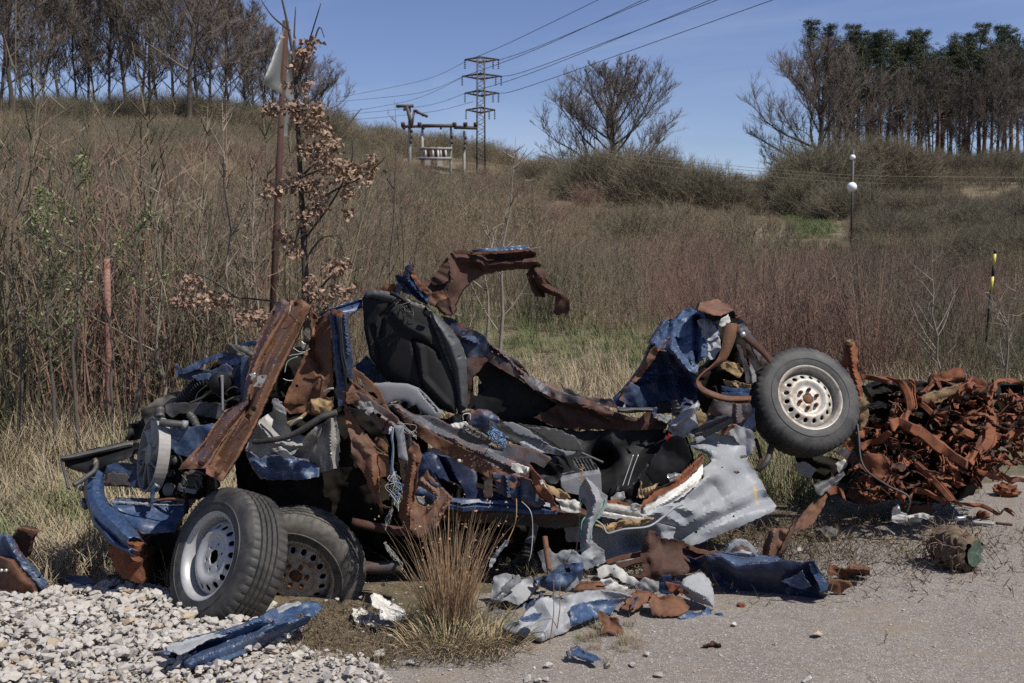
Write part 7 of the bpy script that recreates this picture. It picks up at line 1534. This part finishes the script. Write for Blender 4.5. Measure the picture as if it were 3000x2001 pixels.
for (v, ua, ub) in arms:
    a, b = PB(ua, v), PB(ub, v); mb = MB()
    for dy in (-.35, .35):
        mb.tube([a, Vector((xc, Yp+dy, a.z+.25)), b], .07, 4); mb.tube([a, Vector((xc, Yp+dy, a.z-.35)), b], .07, 4)
    for k in range(1, 8):
        t_ = k/8; q0 = a.lerp(b, t_); hh_ = .3*(1-abs(t_-.5)*2); mb.tube([q0+Vector((0, 0, hh_+.05)), q0-Vector((0, 0, hh_+.1))], .06, 3)
    put('cross_arm', mb, M['pyl'], o)
    for (u_, dv) in ((ua+2, 40), (ub-55, 42), (ub-5, 28)):
        c0 = PB(u_, v); mb = MB()
        for k in range(5): mb.tube([c0-Vector((0, 0, .1+k*.22)), c0-Vector((0, 0, .22+k*.22))], [.11, .08], 6)
        put('insulator', mb, M['rust_dark'], o)
o = empty('transformer_station', PB(560, 1300, 112), 'concrete pole transformer station with insulators left of the pylon', 'transformer'); Yt = 112.0; o.location.z = hterr(o.location.x, Yt)
def pole(u, vt, vb, wpx=24, mat='conc'):
    a = PB(u, vb, Yt); b = PB(u+3, vt, Yt); post_between('pole', [a-Vector((0, 0, 2)), a.lerp(b, .5), b], [wpx*1.15/3.136*Yt/F/2, wpx/3.136*Yt/F/2, wpx*.8/3.136*Yt/F/2], M[mat], o, 8)
pole(312, 660, 1270, 32); pole(428, 860, 1290, 26); pole(690, 840, 1290, 24); pole(812, 890, 1420, 26)
def bar(u0, v0, u1, v1, r, mat='pyl', name='crossbar'): post_between(name, [PB(u0, v0, Yt-.3), PB(u1, v1, Yt-.3)], r, M[mat], o, 6)
bar(240, 850, 520, 845, .17, 'pyl'); bar(430, 842, 740, 842, .2, 'pyl'); bar(720, 855, 940, 862, .2); bar(190, 662, 350, 658, .18); bar(290, 665, 335, 860, .2, 'pyl'); bar(350, 700, 480, 758, .16); bar(335, 860, 355, 700, .12, 'pyl')
bar(405, 1050, 705, 1052, .16, 'pl_fan'); bar(400, 1142, 700, 1142, .18, 'pl_fan'); bar(430, 1272, 500, 1272, .12, 'pl_fan'); bar(540, 1272, 680, 1290, .12, 'pl_fan')
for u_ in (462, 530, 602): bar(u_, 1050, u_-4, 1142, .11, 'white', 'fuse')
for u_ in (495, 562, 632): bar(u_, 1020, u_-6, 1150, .13, 'rust_dark', 'switch_arm')
bar(575, 1060, 575, 1160, .12, 'white', 'fuse'); bar(645, 1060, 645, 1140, .12, 'white', 'fuse')
for (u_, v_) in ((480,1185),(592,1190)): mb = MB(); mb.box(PB(u_, v_, Yt-.4), .55, .5, .62); put('fuse_box', mb, M['conc'], o)
for u_ in (252, 405, 725, 825, 920): bar(u_, 812, u_+2, 850, .24, 'rust_dark', 'insulator')
for (u_, v_) in ((205,662),(265,690),(375,705),(435,740),(260,862),(330,890),(330,945),(325,990),(700,940),(700,995),(825,950),(825,1000),(820,1045),(440,860),(600,860),(740,858)): bar(u_-8, v_, u_+12, v_+3, .17, 'rust_dark', 'insulator')
# conductors
m_wire = plain('conductor', (.05, .055, .07), rough=.4, bump=0)
def line(label, pts, r, grp, name='power_line', mat=None):
    pw = [P(*p) for p in crom(pts, 8)]; mb = MB(); mb.tube(pw, r, 4); o_ = put(name, mb, mat or m_wire, None, loc=tuple(pw[0])); tag(o_, label, 'power line', grp); return o_
g_ = 'power lines running up to the right from the pylon'
def bb(x, y): return (1100+x/3.136, 100+y/3.136)
for (a, m_, e_, ords) in (((820,250), (1250,70), (2300,-440), 'topmost'), ((1130,240), (1568,85), (2800,-440), 'second'), ((790,395), (1568,100), (2800,-480), 'third'), ((1160,390), (1568,275), (3500,-450), 'fourth'), ((820,545), (1568,305), (3500,-490), 'fifth'), ((1140,545), (1568,425), (4000,-440), 'lowest')):
    A, B_, D_ = bb(*a), bb(*m_), bb(*e_); line('dark power line leaving the pylon up to the right, %s of six' % ords, [(A[0], A[1], 120), (B_[0], B_[1], 108), (D_[0], D_[1], 80)], .034, g_)
g_ = 'power lines running down to the left from the pylon'
for (a, m_, e_, ords) in (((820,255), (450,420), (-350,585), 'topmost'), ((795,395), (400,540), (-350,620), 'second'), ((795,400), (350,600), (-350,730), 'third'), ((820,545), (450,660), (-350,745), 'fourth'), ((900,620), (470,720), (-350,800), 'lowest')):
    A, B_, D_ = bb(*a), bb(*m_), bb(*e_); line('thin power line running from the pylon down to the left, %s of five' % ords, [(A[0], A[1], 120), (B_[0], B_[1], 135), (D_[0], D_[1], 165)], .026, g_)
M['ywire'] = plain('straw_wire', (.24, .21, .14), rough=.5, bump=0)
for i, dv in enumerate((0, 9, 22)):
    line('straw coloured overhead wire crossing below the pine grove, %s of three' % ('upper', 'middle', 'lower')[i], [(1700,425+dv,70), (1900,460+dv,66), (2330,502+dv,58), (2600,516+dv,54), (3060,520+dv,50)], .012, 'straw coloured wires on the right', 'overhead_wire', M['ywire'])
# ------------------------------------------------------------ leafy young oak by the sign
q = random.Random(77)
Yo = 8.5; base = P(905, 1150, Yo); base.z = hterr(base.x, Yo)
o = empty('young_oak', base, 'young oak with curled brown dry leaves in front of the sign post', 'tree')
trunk = [P(*p) for p in crom([(905,1150,Yo),(897,900,Yo),(890,700,Yo),(880,520,Yo),(872,360,Yo),(862,200,Yo),(846,90,Yo),(822,-20,Yo)], 4)]
post_between('trunk', trunk, [lerp(.035, .006, i/len(trunk)) for i in range(len(trunk))], m_bark, o, 7)
BR = [[(880,520),(980,420),(1040,340),(1060,318)], [(890,650),(960,570),(1060,520),(1110,480),(1128,460)], [(893,700),(980,580),(1030,470),(1030,400)], [(880,540),(820,560),(790,560)], [(866,250),(900,140),(940,10)], [(866,240),(910,150),(935,80),(950,110)], [(850,90),(800,50),(765,0)], [(860,180),(862,100),(866,20)], [(868,330),(840,320),(800,320)], [(870,330),(920,320),(980,370)],
      [(898,900),(960,820),(1010,780),(1020,760)], [(898,900),(780,880),(640,860),(530,790)], [(690,870),(620,820),(550,790)], [(898,920),(830,930),(720,940)], [(885,640),(860,720),(830,760)], [(900,950),(960,900),(1000,860)], [(880,520),(930,500),(960,480)], [(895,760),(940,700),(990,690)]]
tw = []
for i, b_ in enumerate(BR):
    yv = Yo+q.uniform(-.35, .25); pw = [P(p[0], p[1], lerp(Yo, yv, k/(len(b_)-1))) for k, p in enumerate(b_)]; pw = [Vector(x) for x in crom([tuple(x) for x in pw], 4)]
    mb = MB(); mb.tube(pw, [lerp(.011, .003, k/len(pw)) for k in range(len(pw))], 5); put('branch', mb, m_bark, o, smooth=True); tw.append((i, pw))
def leafmesh(seed):
    rr = random.Random(seed); mb = MB(); L = 1.0
    K = 5; cur = rr.uniform(.5, 1.3)*rr.choice([1, -1])
    for k in range(K+1):
        t_ = k/K; wd_ = .34*math.sin(math.pi*min(1, t_*.92+.06))*(1+.25*math.sin(t_*18)); a_ = t_*cur*1.6; x = L*t_*math.cos(a_*.5); z = L*t_*math.sin(a_*.5); fold = rr.uniform(.2, .5)
        mb.v += [(x, -wd_, z+wd_*fold), (x, 0, z), (x, wd_, z+wd_*fold*rr.uniform(.5, 1.5))]
    for k in range(K):
        for j in range(2): a = k*3+j; mb.f.append((a, a+1, a+4, a+3))
    return mb.mesh('leaf')
LEAF = [leafmesh(i) for i in range(6)]
t = NT('dry_oak_leaf'); oi = t.n('ShaderNodeObjectInfo'); c_ = t.mix(oi.outputs['Random'], (.20, .12, .08), (.46, .33, .235)); c_ = t.mix(t.ramp(t.noise(3, 4), .4, .7, 0, .4), c_, (.13, .065, .04)); t.col(c_); t.set(Roughness=.7); m_leaf = t.m
for l_ in LEAF: l_.materials.append(m_leaf)
cl = []
CL = [(860,190,26,10),(905,135,34,16),(885,150,20,8),(795,320,28,16),(860,320,40,22),(920,320,34,20),(900,360,36,18),(950,370,28,12),(985,420,24,10),(930,430,45,26),(895,440,34,16),(960,470,40,24),(1005,480,30,14),(870,540,40,20),(800,555,32,26),(920,540,44,24),(1000,520,30,16),(1060,500,34,20),(1090,470,20,10),(1020,560,24,18),(930,600,34,18),(890,640,36,18),(830,690,24,16),(860,730,30,12),(985,780,36,22),(1010,770,20,10),(560,820,30,22),(530,880,26,18),(600,870,36,26),(660,880,24,10),(720,930,36,22),(770,935,30,18),(1000,850,34,18),(930,860,36,18),(900,820,24,8),(880,900,26,10),(940,910,28,12),(1020,620,14,5),(900,250,18,5),(850,250,18,6)]
for (u, v, r, n_) in CL:
    for k in range(int(n_*3.4)): cl.append(P(u+q.gauss(0, r*.5), v+q.gauss(0, r*.42), Yo-.15+q.gauss(0, .12)))
q.shuffle(cl); print('leaves', len(cl))
mbl = MB()
def leafM(p): return Matrix.Translation(p) @ Matrix.Rotation(q.uniform(0, 6.28), 4, 'Z') @ Matrix.Rotation(q.uniform(-.3, 1.9), 4, 'Y') @ Matrix.Rotation(q.uniform(0, 6.28), 4, 'X') @ Matrix.Scale(q.uniform(.034, .060), 4)
for i, p in enumerate(cl):
    if i < 300:
        l_ = bpy.data.objects.new('leaf', LEAF[i % 6]); C.collection.objects.link(l_); l_.parent = o; l_.matrix_basis = leafM(p-loc_of(o))
    else:
        me = LEAF[i % 6]; Mm = leafM(p); n0 = len(mbl.v); mbl.v += [tuple(Mm @ x.co) for x in me.vertices]; mbl.f += [tuple(n0+k for k in f.vertices) for f in me.polygons]
if mbl.v: put('foliage', mbl, m_leaf, o)['kind'] = 'stuff'
# ------------------------------------------------------------ foreground dry clump
o = empty('grass_clump', P(1360, 1850, 0.0), 'tall reddish dry grass clump standing in front of the wreck', 'grass clump')
q = random.Random(9); c0 = P(1318, 1850, 0.0)
def blades(name, n, h0, h1, rad, lean, wd, mat, flop=0, cx=0, cy=0, bend=.5, head=False):
    mb = MB()
    for i in range(n):
        a = q.uniform(0, 6.283); r = rad*math.sqrt(q.random()); p = c0+Vector((cx+r*math.cos(a)*1.3, cy+r*math.sin(a)*.8, 0)); Lb = q.uniform(h0, h1)
        out = Vector((math.cos(a), math.sin(a), 0)); d = Vector((0, 0, 1))+out*(r/rad)*lean+Vector((q.gauss(0, .12), q.gauss(0, .12), 0)); d.normalize(); K = 6; pt = p.copy(); base_ = len(mb.v); b2 = q.gauss(0, bend)
        side = Vector((q.gauss(0, 1), q.gauss(0, .5), 0)).normalized()
        for k in range(K+1):
            w_ = wd*(1-(k/K)**2*.8); mb.v.append(tuple(pt-side*w_)); mb.v.append(tuple(pt+side*w_))
            d = (d+out*abs(b2)*.14*(k/K)+Vector((q.gauss(0, .02), q.gauss(0, .02), -flop*.15*(k/K)))).normalized(); pt = pt+d*Lb/K
            if pt.z < .01: pt.z = .01
        for k in range(K): mb.f.append((base_+2*k, base_+2*k+1, base_+2*k+3, base_+2*k+2))
        if head and q.random() < .2:
            for j in range(5): e_ = Vector((q.gauss(0, 1), q.gauss(0, 1), q.gauss(0, 1)))*.0035; mb.poly([pt+e_, pt+e_.cross(Vector((0, 0, 1))), pt-e_*.5+Vector((0, 0, .005))])
    ob = put(name, mb, mat, o); ob['kind'] = 'stuff'; return ob
m_bl = plain('reddish_dry_blade', (.38, .25, .145), (.26, .155, .085), rough=.8, scale=30, bump=0); m_bl2 = plain('straw_blade', (.36, .28, .16), (.26, .19, .10), rough=.8, scale=30, bump=0); m_bl3 = plain('olive_blade', (.13, .13, .06), (.18, .15, .08), rough=.8, scale=30, bump=0)
blades('stalks', 300, .25, .62, .065, .10, .0015, m_bl, head=True, bend=1.0); blades('stalks', 26, .45, .7, .07, .2, .0013, m_bl2, head=True, bend=1.6)
blades('basal_blades', 340, .12, .36, .075, .22, .0022, m_bl, bend=1); blades('basal_blades', 240, .08, .22, .11, .5, .0024, m_bl3, flop=1, bend=1.5, cy=-.08)
blades('fallen_blades', 360, .06, .2, .15, 1.0, .0026, m_bl2, flop=2.5, cy=-.24, bend=1.5); blades('fallen_blades', 200, .08, .18, .13, 1.2, .0024, m_bl2, flop=2.5, cx=.2, cy=-.22, bend=1.5)
blades('fallen_blades', 200, .08, .2, .16, 1.2, .0024, m_bl3, flop=2.0, cx=.15, cy=-.12, bend=1.5)
ep = []
for k in range(60):
    u = q.choice([q.gauss(1780, 50), q.gauss(1560, 60)]); v = q.gauss(1880, 25) if u > 1680 else q.gauss(1650, 25); p = P(u, v, .01); ep.append((p.x, p.y, .005, q.uniform(0, 6), 0, 0, q.uniform(.1, .22), q.randrange(6), q.uniform(0, 1) if u > 1680 else q.uniform(0, .5)))
gn_scatter('weeds', [(me_.copy(), m_hay) for me_, _ in gpro[:6]], ep)
for i, (u, v0, v1, lab) in enumerate(((1695,1820,1360,'tall thin dry stalk with a curled tip before the white sills'), (1610,1890,1700,'thin dry stalk rising from the flat grey sheet, left one'), (1628,1870,1700,'thin dry stalk rising from the flat grey sheet, right one'))):
    g0 = P(u-(20 if i == 0 else 0), v0-(100 if i == 0 else 0), 0.0); a = g0; b = P(u+12, v1, g0.y-.05); o2 = empty('dry_stalk', a, lab, 'plant'); mb = MB(); mb.tube([a, a.lerp(b, .5)+Vector((.01, 0, 0)), b], [.003, .0025, .0015], 5); put('stem', mb, m_bl, o2)
    if i == 0:
        mb = MB()
        for k in range(14): p_ = a.lerp(b, .86+.01*k); mb.tube([p_, p_+Vector((q.gauss(0, .012), 0, .01))], [.003, .001], 4)
        put('seed_head', mb, m_bl, o2)
# ------------------------------------------------------------ individual saplings
m_sap = plain('pale_sapling_bark', (.24, .20, .16), (.15, .125, .10), rough=.9, scale=6); m_sapd = plain('dark_sapling_bark', (.07, .058, .048), (.11, .09, .07), rough=.9, scale=6)
t = NT('fresh_leaf'); t.col(t.mix(t.ramp(t.noise(9, 3), .4, .6), (.08, .125, .025), (.13, .17, .045))); t.set(Roughness=.5); m_gl = t.m
def sapling(u, vb, vt, Y, label, mat, seed, leaves=0, lean=0, nb=9, r=.02, spread=.5):
    rr = random.Random(seed); a = P(u, vb, Y); a.z = hterr(a.x, Y)-.03; b = P(u+lean, vt, Y); o = empty('sapling', a, label, 'sapling', None); H_ = (b-a).length
    mb = MB(); n = 8; tr = []
    for k in range(n+1): p = a.lerp(b, k/n)+Vector((rr.gauss(0, .03), rr.gauss(0, .03), 0))*(k/n > 0); tr.append(p)
    mb.tube(tr, [r*(1-.9*k/n) for k in range(n+1)], 6); put('trunk', mb, mat, o, smooth=True)
    mb = MB(); tips = []
    for j in range(nb):
        t_ = rr.uniform(.25, .95)*n; k = int(t_); p = tr[k].lerp(tr[min(n, k+1)], t_-k); an = rr.uniform(0, 6.28); L_ = H_*spread*rr.uniform(.3, .8)*(1.15-t_/n); bp, _ = wob(rr, 4, p, (math.cos(an), math.sin(an)*.6, rr.uniform(.5, 1.5)), L_, .18, .05)
        mb.tube(bp, [r*.35, r*.3, r*.22, r*.15, r*.08], 4, cap=False)
        for m_ in range(4):
            e_ = bp[rr.randint(1, 4)]; sp_2, _ = wob(rr, 2, e_, (rr.uniform(-1, 1), rr.uniform(-1, 1), rr.uniform(0, 1.4)), L_*.35, .2); mb.tube(sp_2, [r*.15, r*.1, r*.05], 3, cap=False); tips += sp_2
        tips += bp
    put('branches', mb, mat, o)
    if leaves:
        mb = MB()
        for k in range(leaves):
            p = rr.choice(tips)+Vector((rr.gauss(0, .03), rr.gauss(0, .03), rr.gauss(0, .05))); e1 = Vector((rr.gauss(0, 1), rr.gauss(0, 1), rr.gauss(0, 1))).normalized()*.02; e2 = e1.cross(Vector((rr.gauss(0, 1), rr.gauss(0, 1), rr.gauss(0, 1)))).normalized()*.008
            mb.poly([p-e1, p+e2, p+e1, p-e2])
        put('leaves', mb, m_gl, o)['kind'] = 'stuff'
    return o
sapling(225, 1200, 360, 8.3, 'thin sapling with fresh green leaves in the brush above the left edge', m_sapd, 1, 520, nb=12, spread=.35)
sapling(150, 1200, 430, 8.4, 'green budding sapling left of the thin leafy sapling', m_sapd, 2, 340, nb=10)
sapling(400, 1200, 560, 8.5, 'sparse green budding sapling right of the red stake', m_sapd, 3, 260, nb=10)
sapling(60, 1350, 330, 8.6, 'crooked bare sapling at the far left edge of the photo', m_sapd, 4, 60, nb=12, lean=-30)
sapling(590, 1100, 560, 9.6, 'forked pale bare sapling between the red stake and the leafy oak', m_sap, 5, 0, nb=12, lean=10)
sapling(470, 1250, 500, 9.0, 'slim grey bare sapling right of the red stake', m_sap, 6, 30, nb=10)
sapling(1405, 920, 660, 11.5, 'pale bare sapling framed by the rusty roof arm', m_sap, 7, 0, nb=10, r=.03, lean=35, spread=.7)
sapling(1445, 930, 400, 11.2, 'tall bare sapling rising above the rusty roof arm', m_sap, 8, 0, nb=14, r=.028, lean=60)
sapling(690, 1000, 300, 9.9, 'tall thin bare sapling left of the sign post', m_sap, 9, 20, nb=14, lean=-40)
sapling(1135, 900, 290, 11, 'single bare stem rising right of the leafy oak', m_sapd, 10, 0, nb=6, lean=25, spread=.3)
sapling(1000, 1080, 620, 10.2, 'bare dark sapling right below the leafy oak', m_sapd, 11, 60, nb=10)
sapling(2780, 1020, 720, 11.0, 'tangled bare sapling left of the striped pole', m_sap, 12, 0, nb=12, lean=-60, spread=.7)
sapling(2940, 1060, 800, 10.8, 'low tangled bare sapling at the right edge of the photo', m_sap, 13, 0, nb=14, lean=30, spread=.9)
sapling(330, 1330, 700, 8.7, 'dark bare sapling in front of the red stake', m_sapd, 14, 40, nb=10)
sapling(740, 1080, 520, 10, 'bare grey sapling just left of the rusty pillars', m_sap, 15, 10, nb=12)
